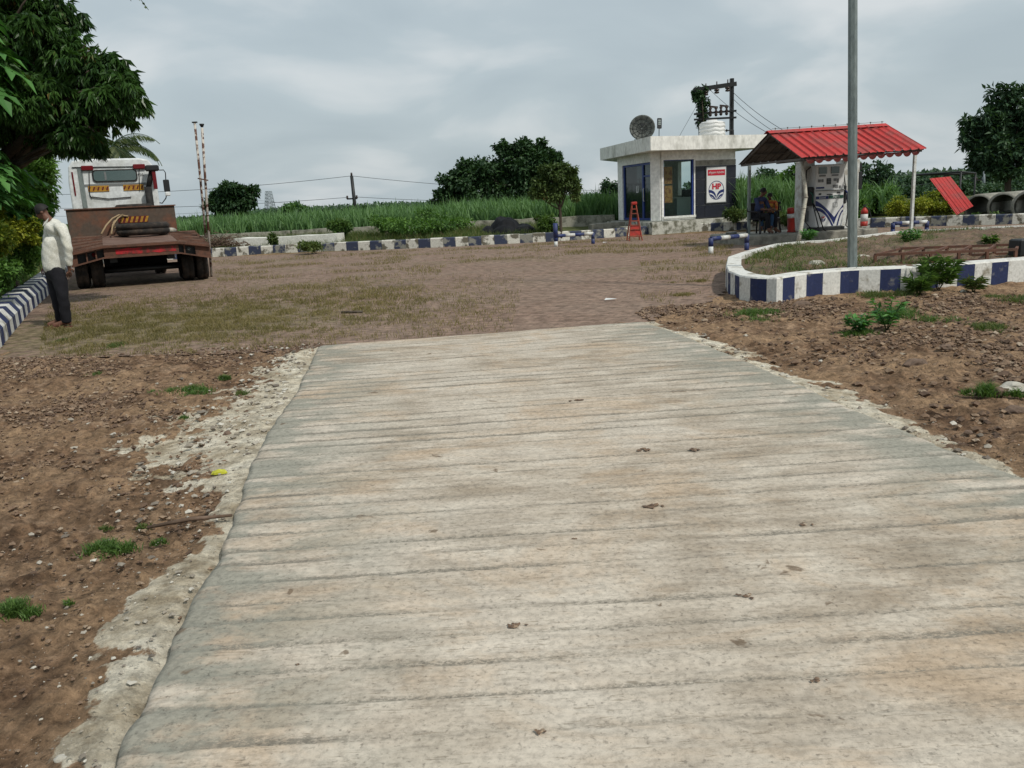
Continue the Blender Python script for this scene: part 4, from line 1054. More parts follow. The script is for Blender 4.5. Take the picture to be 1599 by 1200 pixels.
# concrete kerb stub behind first barrier
# ---- steel drum
dp_ = D(1142, 362, 24.5); 
mb = MB(); mb.lathe([(.16, 0), (.165, .02), (.16, .1), (.166, .12), (.16, .14), (.16, .3), (.168, .32), (.15, .33)], (0, 0, 0), 18)
tag(mb.build('metal_drum', M['steel'], None, (dp_.x, 24.5, 0)), 'small dull metal drum behind the low pipe barrier', 'drum')
# ---- red folding stand
fb_ = G(991, 376); fs = thing('folding_stand', fb_, 'tall narrow red A-frame stand in front of the kiosk step', 'stand')
H_ = 1.22
for sx in (-1, 1):
    mb = MB(); mb.beam((sx*.22, -.25, 0), (sx*.06, 0, H_), .03, .03); mb.build('leg', M['orange'], fs)
    mb = MB(); mb.beam((sx*.22, .3, 0), (sx*.07, .03, H_), .03, .03); mb.build('leg', M['orange'], fs)
for z in (.14, .38, .52, .66, .9, 1.05):
    mb = MB(); k_ = z/H_; w_ = .22*(1-k_)+.07*k_; mb.beam((-w_, -.25*(1-k_), z), (w_, -.25*(1-k_), z), .06, .03); mb.build('rung', M['orange'], fs)
mb = MB(); mb.quad((-.2, -.21, .17), (.2, -.21, .17), (.165, -.15, .5), (-.165, -.15, .5)); mb.build('panel', M['redpaint'], fs); mb = MB(); mb.box((0, 0, H_+.02), (.2, .1, .1), bev=.02)
mb.build('top', M['redpaint'], fs)
# ================================================================ street lamp post
lp = D(1331, 424.5, 12.1); lz = soilz(lp.x, 12.1)
sl = thing('lamp_post', (lp.x, 12.1, lz-.05), 'tall galvanised steel lamp post standing in the round planter', 'lamp post')
# real column: octagonal, straight, with seam
mb = MB(); mb.tube([(0, 0, 0), (0, 0, 3), (0, 0, 9)], [.072, .066, .052], 8); 
for i in range(len(mb.sm)): mb.sm[i] = False
mb.build('column', M['galv'], sl)
mb = MB(); mb.box((0, 0, .05), (.26, .26, .02)); 
for sx in (-1, 1):
    for sy in (-1, 1): mb.lathe([(.015, .06), (.015, .1)], (sx*.1, sy*.1, 0), 6)
mb.build('base_plate', M['galv'], sl)
mb = MB(); mb.tube([(0, 0, 8.9), (-.2, -.3, 9.4), (-.7, -1.1, 9.7)], .03, 8); ar = mb.build('arm', M['galv'], sl)
mb = MB(); mb.box((-.85, -1.35, 9.7), (.25, .6, .09), Matrix.Rotation(radians(-31), 3, 'Z'), bev=.02); mb.build('lamp_head', M['grey'], sl)
sl.rotation_euler = (0, radians(-2.1), 0)
# ================================================================ low-bed truck (parked, seen from behind)
TH = radians(25); tb = G(218, 447)
tr = thing('lowbed_truck', tb, 'white cab truck with rusty low-bed trailer deck parked tail first by the hedge', 'truck', rz=TH)
tx_, ty_ = Vector((cos(TH), sin(TH), 0)), Vector((-sin(TH), cos(TH), 0))
def TP(px, py, ly):    # sight line met by the truck-local plane y = ly
    d = ray(px, py); o = CP-tb; t_ = (ly-o.dot(ty_))/d.dot(ty_); p = o+d*t_; return Vector((p.dot(tx_), ly, p.z))
# rear beam
def beam_poly():
    top = [TP(*q, 0) for q in ((159, 384.4), (279, 377.5), (327, 382.5))]; bot = [TP(*q, 0) for q in ((160.5, 403.5), (272, 397.7), (296.5, 402.5), (327, 403.4))]
    return top, bot
top, bot = beam_poly()
hw = top[2].x; hl = -hw
zt_c, zt_o = (top[0].z+top[1].z)/2, top[2].z; zb_c, zb_o = (bot[0].z+bot[1].z)/2, bot[3].z
cx1 = (top[1].x-top[0].x)/2; cmid = (top[1].x+top[0].x)/2
XR = hw; XL = cmid*2-hw; B1, B2 = cmid-cx1, cmid+cx1
out_top = [(XL, zt_o), (B1, zt_c), (B2, zt_c), (XR, zt_o)]; out_bot = [(XR, zb_o), (B2, zb_c), (B1, zb_c), (XL, zb_o)]
def sec(mb, pts, y0, y1): mb.prism(pts, y0, y1, lambda x, z, y: (x, y, z))
mb = MB(); fl = .05
# frame around light boxes: lips top and bottom, face panels between
mb.prism([(x, z) for x, z in [(XL, zt_o-fl), (B1, zt_c-fl), (B2, zt_c-fl), (XR, zt_o-fl), (XR, zt_o), (B2, zt_c), (B1, zt_c), (XL, zt_o)]], -.08, .25, lambda x, z, y: (x, y, z))
mb.prism([(XL, zb_o), (B1, zb_c), (B2, zb_c), (XR, zb_o), (XR, zb_o+fl*.6), (B2, zb_c+fl*.6), (B1, zb_c+fl*.6), (XL, zb_o+fl*.6)], -.1, .25, lambda x, z, y: (x, y, z))
mb.build('rear_beam', M['rust'], tr)
def mixx(a, b, t): return (a[0]+(b[0]-a[0])*t, a[1]+(b[1]-a[1])*t)
zlo = lambda x: (zb_c if B1 <= x <= B2 else (zb_c+(zb_o-zb_c)*((x-B2)/(XR-B2) if x > B2 else (B1-x)/(B1-XL))))+fl*.6
zhi = lambda x: (zt_c if B1 <= x <= B2 else (zt_c+(zt_o-zt_c)*((x-B2)/(XR-B2) if x > B2 else (B1-x)/(B1-XL))))-fl
def panel(mb, xa, xb, y0=0.0, y1=.02):
    mb.prism([(xa, zlo(xa)), (xb, zlo(xb)), (xb, zhi(xb)), (xa, zhi(xa))], y0, y1, lambda x, z, y: (x, y, z))
mb = MB(); xo = .14
panel(mb, XL, XL+xo); panel(mb, B1+.02, B2-.02); panel(mb, XR-.33, XR)
mb.build('rear_panel', M['rust'], tr)
mb = MB(); xr0, xr1 = TP(180, 390, 0).x, TP(275, 390, 0).x
pts = []
for i in range(15): x = xr0+(xr1-xr0)*i/14; pts.append((x, zlo(x)+.02+(.03*random.random() if x > B1 else 0)))
for i in range(15): x = xr1-(xr1-xr0)*i/14; pts.append((x, zhi(x)-.02-random.random()*.05*(.5 if x > (xr0+xr1)/2 else 1)))
mb.prism(pts, -.006, -.001, lambda x, z, y: (x, y, z)); mb.build('red_paint_patch', M['redrust'], tr)
for sgn, xa, xb in ((1, B2-.02, XR-.33), (-1, XL+xo, B1+.02)):
    mb = MB(); panel(mb, xa, xb, .12, .14); bx = mb.build('light_recess', M['blackm'], tr)
    for i in range(2 if sgn < 0 else 1):
        mb = MB(); xm = xa+(xb-xa)*(.35+.35*i); mb.box((xm, .06, (zlo(xm)+zhi(xm))/2), (.03, .1, zhi(xm)-zlo(xm))); mb.build('divider', M['rust'], bx)
    mb = MB(); xm = xa+(xb-xa)*.62; mb.lathe([(.05, 0), (.045, .02), (.0, .03)], (xm, .115, (zlo(xm)+zhi(xm))/2), 12, Matrix.Rotation(pi/2, 3, 'X')); mb.build('tail_lamp', M['redlamp'] if sgn < 0 else M['galv'], bx)
# deck: sloping centre plate plus ramp side with ribs
DL = 3.3; zr = lambda x: (zhi(min(max(x, XL), XR))+fl)
wallz0 = 1.13
mb = MB(); 
def deckz(x, y): t = y/DL; return zr(x)*(1-t)+wallz0*t
xsd = [B1+.05, B2-.05]
mb.prism([(B1+.02, 0.02), (B2-.02, .02), (B2-.02, DL), (B1+.02, DL)], 0, 1, lambda x, y, k_: (x, y, deckz(x, y)+.012-(1-k_)*.06)); mb.build('deck_plate', M['rustdeck'], tr)
for sx in (-1, 1):
    xa, xb = (B2-.02, XR) if sx > 0 else (XL, B1+.02)
    mb = MB(); mb.prism([(xa, 0.02), (xb, .02), (xb, DL), (xa, DL)], 0, 1, lambda x, y, k_: (x, y, deckz(x, y)-.03-(1-k_)*.05)); mb.build('side_deck', M['rustdeck'], tr)
    for i in range(9):
        y = .12+i*(DL-.2)/8; mb = MB(); mb.beam((xa, y, deckz(xa, y)+.0), (xb, y, deckz(xb, y)+.0), .1, .07); mb.build('ramp_rib', M['rust'] if i % 2 else M['rustdeck'], tr)
mb = MB()
for x in (B1+.2, B2-.2): mb.beam((x, .1, .72), (x, 6.5, .8), .16, .3)
for y in (.4, 1.6, 2.8, 4.2): mb.beam((XL+.1, y, .74), (XR-.1, y, .74), .1, .14)
mb.build('chassis', M['blackm'], tr)
for sx in (-1, 1): mb = MB(); xx = XR-.03 if sx > 0 else XL+.03; mb.beam((xx, .1, (zt_o+zb_o)/2+.02), (xx, 3.2, (wallz0+.8)/2), .05, .2); mb.build('side_rail', M['rust'], tr)
def wheel(x, y, r, w_, hub=1):
    mb = MB(); R_ = Matrix.Rotation(pi/2, 3, 'Y')
    prof = [(r*.55, -w_/2), (r*.9, -w_/2), (r, -w_*.38), (r, -w_*.1), (r*.975, -w_*.08), (r*.975, w_*.08), (r, w_*.1), (r, w_*.38), (r*.9, w_/2), (r*.55, w_/2)]
    mb.lathe(prof, (x, y, r), 28, R_, cap=False); wh = mb.build('wheel', M['tyre'], tr)
    mb = MB(); mb.lathe([(r*.55, -w_*.42), (r*.5, -w_*.2), (r*.2, -w_*.1), (r*.15, -w_*.3), (0, -w_*.3)], (x, y, r), 18, R_, cap=False); mb.lathe([(r*.55, w_*.42), (r*.5, w_*.2), (r*.2, w_*.1), (r*.15, w_*.3), (0, w_*.3)][::-1], (x, y, r), 18, R_, cap=False)
    mb.build('rim', M['rust'], wh)
wr = .36
for y in (.75, 1.65):
    for x in (XR-.17, XR-.5, XL+.17, XL+.5): wheel(x, y, wr, .27)
mb = MB()
for y in (.75, 1.65): mb.tube([(XL+.1, y, wr), (XR-.1, y, wr)], .06, 8)
mb.build('axle', M['blackm'], tr)
mb = MB(); mb.box(((XL+XR)/2-.1, 2.4, .45), (1.5, .04, .4)); mb.build('underdeck_shade', M['black'], tr)  # black sheet added to deepen the shade under the deck
# headboard wall
wL, wR = TP(104, 340, DL).x, TP(274.5, 340, DL).x; wT = TP(190, 325, DL).z
mb = MB(); mb.box(((wL+wR)/2, DL+.06, (wallz0-.1+wT)/2), (wR-wL, .12, wT-wallz0+.1), bev=.012); hbw = mb.build('headboard', M['rustwall'], tr)
mb = MB(); mb.box(((wL+wR)/2, DL+.05, wT+.012), (wR-wL+.06, .18, .03)); mb.build('top_rail', M['rust'], hbw)
cp_ = TP(208, 343, DL); mb = MB(); mb.box((cp_.x, DL-.012, cp_.z), (.72, .02, .17)); pl_ = mb.build('chevron_plate', M['dkred'], hbw)
mb = MB()
for i in range(6):
    x = cp_.x-.33+i*.12; mb.quad((x, DL-.026, cp_.z-.075), (x+.06, DL-.026, cp_.z-.075), (x+.12, DL-.026, cp_.z+.075), (x+.06, DL-.026, cp_.z+.075))
mb.build('chevron', M['yellow'], pl_)
mb = MB(); mb.box(((wL+wR)/2+.1, DL+1.6, wT-.3), (wR-wL-.3, 2.9, .3), bev=.02); mb.build('gooseneck', M['rustwall'], tr)
# cab
CY = 5.2; ca, cb2 = TP(109, 300, CY), TP(247, 300, CY); ct = TP(190, 247.5, CY).z; cxx = (ca.x+cb2.x)/2; cw = cb2.x-ca.x; cz0 = .9
def cabpoly():
    b = cw/2; k_ = .09
    return [(-b, cz0), (b, cz0), (b, ct-.62), (b-.05, ct-.2), (b-.16, ct-.05), (b-.4, ct), (-b+.4, ct), (-b+.16, ct-.05), (-b+.05, ct-.2), (-b, ct-.62)]
mb = MB(); mb.smooth = False; mb.prism(cabpoly(), CY, CY+2.1, lambda x, z, y: (cxx+x*(1 if y < CY+1 else .96), y, z)); cabo = mb.build('cab', M['cab'], tr)
bv = cabo.modifiers.new('bevel', 'BEVEL'); bv.width = .05; bv.segments = 3; bv.limit_method = 'ANGLE'; bv.angle_limit = radians(50)
CF = lambda px, py: TP(px, py, CY)
def cpan(nm, px0, px1, py0, py1, m_, t0=.004, t1=.02, par=None, bev=0):
    a, b = CF(px0, py0), CF(px1, py1); mb = MB(); mb.box(((a.x+b.x)/2, CY-(t0+t1)/2, (a.z+b.z)/2), (abs(b.x-a.x), t1-t0, abs(b.z-a.z)), bev=bev); return mb.build(nm, m_, par or cabo)
# rounded window
def rrect(x0, x1, z0, z1, r_, n=5):
    out = []
    for cx_, cz_, a0 in ((x1-r_, z1-r_, 0), (x0+r_, z1-r_, pi/2), (x0+r_, z0+r_, pi), (x1-r_, z0+r_, 1.5*pi)):
        for i in range(n+1): a = a0+pi/2*i/n; out.append((cx_+r_*cos(a), cz_+r_*sin(a)))
    return out
a, b = CF(145.5, 285.5), CF(213, 264)
mb = MB(); mb.prism(rrect(a.x, b.x, a.z, b.z, .1), CY-.03, CY-.002, lambda x, z, y: (x, y, z)); rw = mb.build('rear_window', M['black'], cabo)
mb = MB(); mb.prism(rrect(a.x+.035, b.x-.035, a.z+.035, b.z-.035, .08), CY-.036, CY-.031, lambda x, z, y: (x, y, z)); mb.build('pane', M['screen'], rw)
mb = MB(); mb.box((a.x+.33, CY-.0385, (a.z+b.z)/2), (.05, .002, b.z-a.z-.12)); mb.build('pane_divider', M['grey'], rw)
for i in range(1):
    mb = MB(); r1_, r2_ = CF(112, 262), CF(246, 260); mb.tube([(r1_.x, CY-.02, r1_.z), (r2_.x, CY-.02, r2_.z)], .012, 5); mb.build('seam_trim', M['blackm'], cabo)
for px0, px1, py0, py1 in ((126, 146, 259.5, 266.5), (207, 227, 257, 264)): cpan('marker_lamp', px0, px1, py0, py1, M['redlamp'], .004, .07, bev=.015)
cpan('reflector_strip', 113.5, 117, 269, 306, M['redlamp'])
for px0, px1, py in ((137, 171, 295), (192, 225, 293)):
    pl_ = cpan('reflector_plate', px0, px1, py-4, py+4, M['yellow'])
    a, b = CF(px0, py+4), CF(px1, py-4); mb = MB(); n = 5; w_ = (b.x-a.x)/n
    for i in range(n):
        x = a.x+i*w_; z0, z1 = a.z+.01, b.z-.01; s_ = 1 if px0 > 180 else -1
        mb.quad((x+w_*.1, CY-.023, z0), (x+w_*.45, CY-.023, z0), (x+w_*(.45+.35*1), CY-.023, z1), (x+w_*.45, CY-.023, z1))
    mb.build('chevron', M['dkred'], pl_)
cpan('side_panel_edge', 127.5, 129.5, 262, 325, M['galv'], .004, .012); 
cpan('rear_hatch', 130, 228, 288.5, 289.3, M['grey'], .003, .008)
mb = MB(); p1, p2, p3 = CF(139, 268), CF(140, 304), CF(143, 310); mb.tube([(q.x, CY-.03, q.z) for q in (p1, p2, p3)], .012, 5); p1, p2, p3 = CF(143, 308), CF(170, 311), CF(205, 308); mb.tube([(q.x, CY-.03, q.z) for q in (p1, p2, p3)], .014, 5); p1, p2 = CF(217, 264), CF(218, 298); mb.tube([(q.x, CY-.03, q.z) for q in (p1, p2)], .01, 5); mb.build('cable', M['black'], cabo)
a = CF(218, 273.5); me = textmesh('4920', .1, M['blackm'], .001); o = link('cab_number', me, cabo); o.matrix_local = Matrix.Translation((a.x, CY-.008, a.z)) @ Matrix.Rotation(pi/2, 4, 'X')
# bolted exhaust stack on the right
a, b = TP(236, 328, CY-.25), TP(238, 262, CY-.25); mb = MB(); mb.tube([(a.x, CY-.25, a.z-.4), (a.x, CY-.25, a.z+.55*(b.z-a.z))], .1, 14); mb.tube([(a.x, CY-.25, a.z+.5*(b.z-a.z)), (b.x, CY-.25, b.z)], .075, 14); ex_ = mb.build('exhaust_stack', M['black'], tr)
mb = MB(); mb.box(((b.x)-.02, CY-.3, b.z-.02), (.36, .3, .16), bev=.03); mb.build('stack_cover', M['blackm'], ex_)
a2 = TP(240, 278, CY-.4); mb = MB(); mb.box((a2.x+.02, CY-.38, a2.z), (.1, .04, .62), bev=.01); mb.build('tail_lamp', M['redlamp'], ex_)
# mirror
a, b, c, d_ = TP(247, 266, CY+1.2), TP(258, 268, CY+1.2), TP(259, 283, CY+1.2), TP(259, 310, CY+1.2)
mb = MB(); mb.tube([(a.x-.1, CY+1.2, a.z), (b.x-.04, CY+1.2, a.z), (b.x, CY+1.2, b.z-.04), (c.x, CY+1.2, c.z)], .016, 6); mb.tube([(c.x, CY+1.2, c.z-.3), (d_.x, CY+1.2, d_.z), (d_.x-.12, CY+1.2, d_.z-.14), (d_.x-.3, CY+1.2, d_.z-.1)], .018, 6); mi = mb.build('mirror_arm', M['blackm'], tr)
mb = MB(); mb.box((c.x, CY+1.17, c.z-.14), (.17, .08, .36), bev=.02); mb.build('mirror', M['blackm'], mi)
mb = MB(); mb.box((c.x, CY+1.12, c.z-.38), (.15, .07, .12), bev=.02); mb.build('lower_mirror', M['cab'], mi)
# front axle wheels under the cab + tank
for x in (cxx-cw/2+.25, cxx+cw/2-.25): wheel(x, CY+1.5, .5, .3); wheel(x, CY-.6, .5, .3)
# spare tyres (separate)
def flat_tyre(nm, p, r, h, label, rot=(0, 0, 0)):
    mb = MB(); pr = [(r*.55, .02), (r*.6, 0), (r*.9, 0), (r, h*.2), (r, h*.42), (r*.97, h*.45), (r*.97, h*.55), (r, h*.58), (r, h*.8), (r*.9, h), (r*.6, h), (r*.55, h-.02), (r*.55, .02)]
    mb.lathe(pr, (0, 0, 0), 32, cap=False)
    o = mb.build(nm, M['tyre'], None, tb+tx_*p.x+ty_*p.y+Vector((0, 0, p.z))); o.rotation_euler = rot; tag(o, label, 'tyre'); return o
pA = TP(224, 362, DL-.75); flat_tyre('spare_tyre', Vector((pA.x, DL-.75, deckz(0, DL-.75)+.03)), .64, .31, 'dusty black tyre lying flat on the trailer deck against the headboard')
pA = TP(209, 320, DL+.75); flat_tyre('spare_tyre', Vector((pA.x, DL+.8, wT-.145)), .48, .24, 'black tyre lying on the gooseneck behind the cab window')
# wooden plank left on the wall
# rope
pts = [TP(*q) for q in ((158, 366, DL-.9), (166, 352, DL-.6), (175, 342, DL-.2), (186, 336, DL-.06), (192, 335.5, DL-.1), (184, 341, DL-.3), (176, 352, DL-.5), (174, 366, DL-.9))]
pts2 = [TP(*q) for q in ((180, 357, DL-.35), (177, 349, DL-.15), (181, 340, DL-.05), (190, 337, DL-.05), (200, 338, DL-.04))]
toW = lambda p: tx_*p.x+ty_*p.y+Vector((0, 0, p.z)); b0 = tb+toW(pts[0])
mb = MB(); mb.tube([tb+toW(p)-b0 for p in pts], .022, 7); mb.tube([tb+toW(p)-b0 for p in pts2], .022, 7)
tag(mb.build('rope', M['rope'], None, b0), 'thick beige rope looped over the deck tyre by the yellow plate', 'rope')
pA = TP(267, 355.5, DL-.3); mb = MB(); mb.lathe([(.06, 0), (.13, .02), (.14, .07), (.08, .12), (.02, .13)], (0, 0, 0), 9)
tag(mb.build('stone', M['wstonebit'], None, tb+toW(Vector((pA.x, DL-.3, deckz(pA.x, DL-.3)+.02)))), 'pale stone lying on the rusty trailer deck', 'stone')
# ================================================================ peeling twin poles behind the trailer corner
A0 = D(324, 372, 21.5); a1 = D(304, 192, 21.5); fp_ = thing('twin_poles', (A0.x, 21.5, 0), 'pair of thin peeling white poles tied together beside the trailer corner', 'pole')
o3 = Vector((A0.x, 21.5, 0)); 
mb = MB(); mb.tube([D(321.5, 372, 21.5)-o3+V(0, 0, -.0), D(313, 281, 21.5)-o3, a1-o3], .03, 8); p1_ = mb.build('pole', M['rust'], fp_); p1_.data.materials[0] = M['flagpole']
mb = MB(); q = a1-o3; mb.beam(q+V(-.06, 0, .01), q+V(.06, 0, .01), .06, .03); mb.build('tip_plate', M['blackm'], fp_)
mb = MB(); mb.tube([V(D(326, 399, 21.5).x-o3.x, 0, 0), D(320.5, 281, 21.5)-o3, D(315.5, 200, 21.5)-o3], .032, 8); mb.build('pole', M['flagpole'], fp_)
mb = MB(); q = D(315.5, 199, 21.5)-o3; mb.lathe([(.03, 0), (.06, .06), (.06, .08)], q, 8); mb.build('tip_cap', M['blackm'], fp_)
mb = MB(); q1, q2 = D(309, 279, 21.42)-o3, D(325, 282, 21.42)-o3; mb.beam(q1, q2, .03, .03); mb.build('clamp', M['rust'], fp_)
# ================================================================ people
def hand_chain(vs, es, iw, wrist, dirv, palmn, sidev, sc_=1.0, curl=.5):
    """palm and five fingers grown from the wrist vertex"""
    d = Vector(dirv).normalized(); s_ = Vector(sidev).normalized(); n_ = Vector(palmn).normalized()
    pm = Vector(wrist)+d*.05*sc_; vs.append((pm, (.02*sc_, .034*sc_))); ip = len(vs)-1; es.append((iw, ip))
    pe = pm+d*.035*sc_; vs.append((pe, (.016*sc_, .036*sc_))); ie = len(vs)-1; es.append((ip, ie))
    for i, (off, ln) in enumerate(((-.03, .068), (-.01, .08), (.011, .074), (.031, .056))):
        k0 = pe+s_*off*sc_+d*.012*sc_; vs.append((k0, .0098*sc_)); a = len(vs)-1; es.append((ie, a))
        k1 = k0+(d+n_*curl*.5)*ln*.5*sc_; vs.append((k1, .0088*sc_)); b = len(vs)-1; es.append((a, b))
        k2 = k1+(d*.8+n_*curl*1.1)*ln*.5*sc_; vs.append((k2, .0075*sc_)); c = len(vs)-1; es.append((b, c))
    t0 = Vector(wrist)+d*.035*sc_-s_*.035*sc_; vs.append((t0, .0115*sc_)); a = len(vs)-1; es.append((ip, a))
    t1 = t0+(d*.6-s_*.55+n_*.4)*.045*sc_; vs.append((t1, .0095*sc_)); b = len(vs)-1; es.append((a, b))
    t2 = t1+(d*.9-s_*.1+n_*.4)*.03*sc_; vs.append((t2, .008*sc_)); es.append((b, len(vs)-1))
def head_parts(parent, c, fwd, hs=1.0, hairm=None, tilt=0):
    """ears, eyes, hair shell set on the head at c, looking along fwd"""
    f = Vector(fwd).normalized(); u = Vector((0, 0, 1)); u = (u-f*u.dot(f)).normalized(); s_ = f.cross(u)
    R = Matrix((s_, f, u)).transposed()
    mb = MB(); n = 14; sm = mb.smooth = True
    rows = 9; base = []
    for i in range(rows+1):
        th = pi*.53*i/rows
        ring = []
        for k_ in range(n):
            a = 2*pi*k_/n; x, y = sin(th)*cos(a), sin(th)*sin(a); z = cos(th)
            hairline = (1 if y < .15 else 1-.16*min(1, (y-.15)*2)*(1 if z < .75 else .3)); z = z if y < .2 else z+.0
            ring.append(Vector(c)+R@Vector((x*.094, y*.108-.008, z*.112+.016))*hs*hairline)
        base.append(mb.add(ring))
    for i in range(rows):
        for k_ in range(n): k2 = (k_+1) % n; mb.face((base[i]+k_, base[i+1]+k_, base[i+1]+k2, base[i]+k2))
    h = mb.build('hair', hairm or M['hair'], parent)
    for sx in (-1, 1):
        mb = MB(); mb.lathe([(.0, -.012), (.02, -.008), (.022, 0), (.014, .008), (0, .01)], Vector(c)+R@Vector((sx*.088, -.005, -.005))*hs, 8, R@Matrix.Rotation(pi/2, 3, 'Y'), cap=False)
        for i, v in enumerate(mb.v): pass
        mb.build('ear', M['skin'], parent)
        mb = MB(); mb.lathe([(0, -.008), (.009, -.005), (.011, 0), (.009, .005), (0, .008)], Vector(c)+R@Vector((sx*.033, .089, .004))*hs, 8, R@Matrix.Rotation(pi/2, 3, 'X'), cap=False); mb.build('eye', M['hair'], parent)
def standing_man():
    b = G(99, 511); t = thing('person', b, 'man in loose cream shirt and dark trousers standing head bowed by the left hedge', 'person')
    Y = b.y; P = lambda px, py, dy=0: D(px, py, Y+dy)-b
    pel = P(87, 424); hipL, hipR = P(93, 430, -.08), P(82, 429, .08)
    kneeL, kneeR = P(98.5, 466, -.1), P(88.5, 464, .06); anL, anR = P(104.5, 503, -.06), P(95, 499, .1)
    anL.z = .09; anR.z = .09
    toeL = anL+V(-.19, -.07, -.055); toeR = anR+V(-.17, -.1, -.055); heL = anL+V(.05, .02, -.05); heR = anR+V(.05, .02, -.05)
    waist = P(85, 402); chest = P(86, 371); upc = P(85, 354); neck = P(78, 345); nk2 = P(72, 339)
    head = P(66, 332)
    shL, shR = P(97.5, 356, -.14), P(78, 353, .16); elL, elR = P(106.5, 388, -.17), P(72, 388, .17); wrL, wrR = P(108, 417, -.13), P(70, 412, .12)
    fwd = Vector((-.85, -.3, -.62)).normalized()
    vs, es = [], []
    def v(p, r): vs.append((p, r)); return len(vs)-1
    def e(*a):
        for i in range(len(a)-1): es.append((a[i], a[i+1]))
    ip = v(pel, .09); iw = v(waist, .09); ic = v(chest, .095); iu = v(upc, .075); inn = v(neck, .062); in2 = v(nk2, .058)
    up_ = Vector((0, 0, 1)); hu = (up_-fwd*up_.dot(fwd)).normalized()
    hj = v(head-hu*.07+fwd*.01, (.062, .068)); hc = v(head, (.086, .1)); ht = v(head+hu*.06-fwd*.01, (.074, .088))
    e(ip, iw, ic, iu, inn, in2, hj, hc, ht)
    nose = v(head+fwd*.1-hu*.015, .015); e(hc, nose); 
    for hp_, kn, an, toe, he in ((hipL, kneeL, anL, toeL, heL), (hipR, kneeR, anR, toeR, heR)):
        a = v(hp_, .085); b_ = v(kn, .055); c = v(an, .036); d_ = v(toe, (.026, .04)); e_ = v(he, .03); e(ip, a, b_, c, d_); e(c, e_)
    for sh_, el_, wr_, side in ((shL, elL, wrL, 1), (shR, elR, wrR, -1)):
        a = v(sh_, .055); b_ = v(el_, .04); c = v(wr_, .026); e(iu, a, b_, c)
        hand_chain(vs, es, c, wr_, (wr_-el_).normalized()+V(-.05, 0, 0), (-.5*side, side*.5, 0), (-.8, -.4, 0), 1.0, .7)
    me = skin(vs, es, [M['skin']], 0, 2); me.materials.append(M['shirt'])
    for p_ in me.polygons:
        if .93 < p_.center.z < neck.z-.02: p_.material_index = 1
    link('body', me, t)
    head_parts(t, head, fwd)
    # shirt
    vs, es = [], []
    hem = P(86, 431); ip = v(hem, (.19, .16)); iw = v(P(83.5, 404), (.18, .155)); i1 = v(P(83, 386), (.18, .155)); ic = v(P(86, 368), (.18, .15)); iu = v(P(86, 356), (.14, .12)); ik = v(P(78, 344.5), .068)
    e(ip, iw, i1, ic, iu, ik)
    for sh_, el_, wr_ in ((shL, elL, wrL), (shR, elR, wrR)):
        a = v(sh_, .08); m1 = v(sh_.lerp(el_, .5), .07); b_ = v(el_, .063); m2 = v(el_.lerp(wr_, .5), .056); c = v(el_.lerp(wr_, .88), .047); c2 = v(el_.lerp(wr_, .97), .043); e(iu, a, m1, b_, m2, c, c2)
    me = skin(vs, es, [M['shirt']], 0, 3, 'shirt')
    for q in me.vertices:   # folds
        z = q.co.z; q.co += q.normal*(.004*sin(z*24+q.co.x*32+q.co.y*14)*sin(q.co.x*21-z*7)+.003*sin(z*45+q.co.x*50))
    link('shirt', me, t)
    mb = MB(); ck = P(77.5, 344); 
    fd = Vector((-.8, -.35, 0)).normalized(); sd_ = fd.cross(V(0, 0, 1))
    for s_ in (-1, 1): mb.quad(ck+sd_*s_*.01+fd*.075+V(0, 0, -.03), ck+sd_*s_*.075+V(0, 0, .035), ck+sd_*s_*.095+fd*.02+V(0, 0, -.02), ck+sd_*s_*.05+fd*.1+V(0, 0, -.085))
    mb.build('collar', M['shirt'], t)
    # trousers
    vs, es = [], []
    ip = v(P(86.5, 411), (.16, .135)); ip2 = v(P(88, 424), (.17, .14)); e(ip, ip2); ip = ip2; 
    for hp_, kn, an in ((hipL, kneeL, anL), (hipR, kneeR, anR)):
        a = v(hp_+V(0, 0, -.04), .112); m1 = v(hp_.lerp(kn, .5), .1); b_ = v(kn, .083); m2 = v(kn.lerp(an, .5), .078); c = v(an+V(0, 0, .02), .078); c2 = v(an+V(0, 0, -.03), .08); e(ip, a, m1, b_, m2, c, c2)
    me = skin(vs, es, [M['trouser']], 0, 2, 'trousers')
    for q in me.vertices: q.co += q.normal*.008*sin(q.co.z*26+q.co.x*30)*sin(q.co.y*20-q.co.z*9)
    link('trousers', me, t)
    for an, toe in ((anL, toeL), (anR, toeR)):
        mb = MB(); d = (toe-an); d.z = 0; d.normalize(); s_ = Vector((-d.y, d.x, 0)); pts = []
        o_ = [(-.07, .03), (-.04, .042), (.08, .045), (.18, .05), (.235, .03), (.245, 0), (.235, -.03), (.18, -.05), (.08, -.045), (-.04, -.042), (-.07, -.03)]
        mb.prism(o_[::-1], 0, .022, lambda x, y, z: tuple(Vector((an.x, an.y, z))+d*x+s_*y))
        for q in (.09, .15):
            mb.tube([Vector((an.x, an.y, .02))+d*(q+.02)+s_*.047, Vector((an.x, an.y, .07))+d*q, Vector((an.x, an.y, .02))+d*(q+.02)-s_*.047], .014, 6)
        mb.build('sandal', M['sandal'], t)
standing_man()
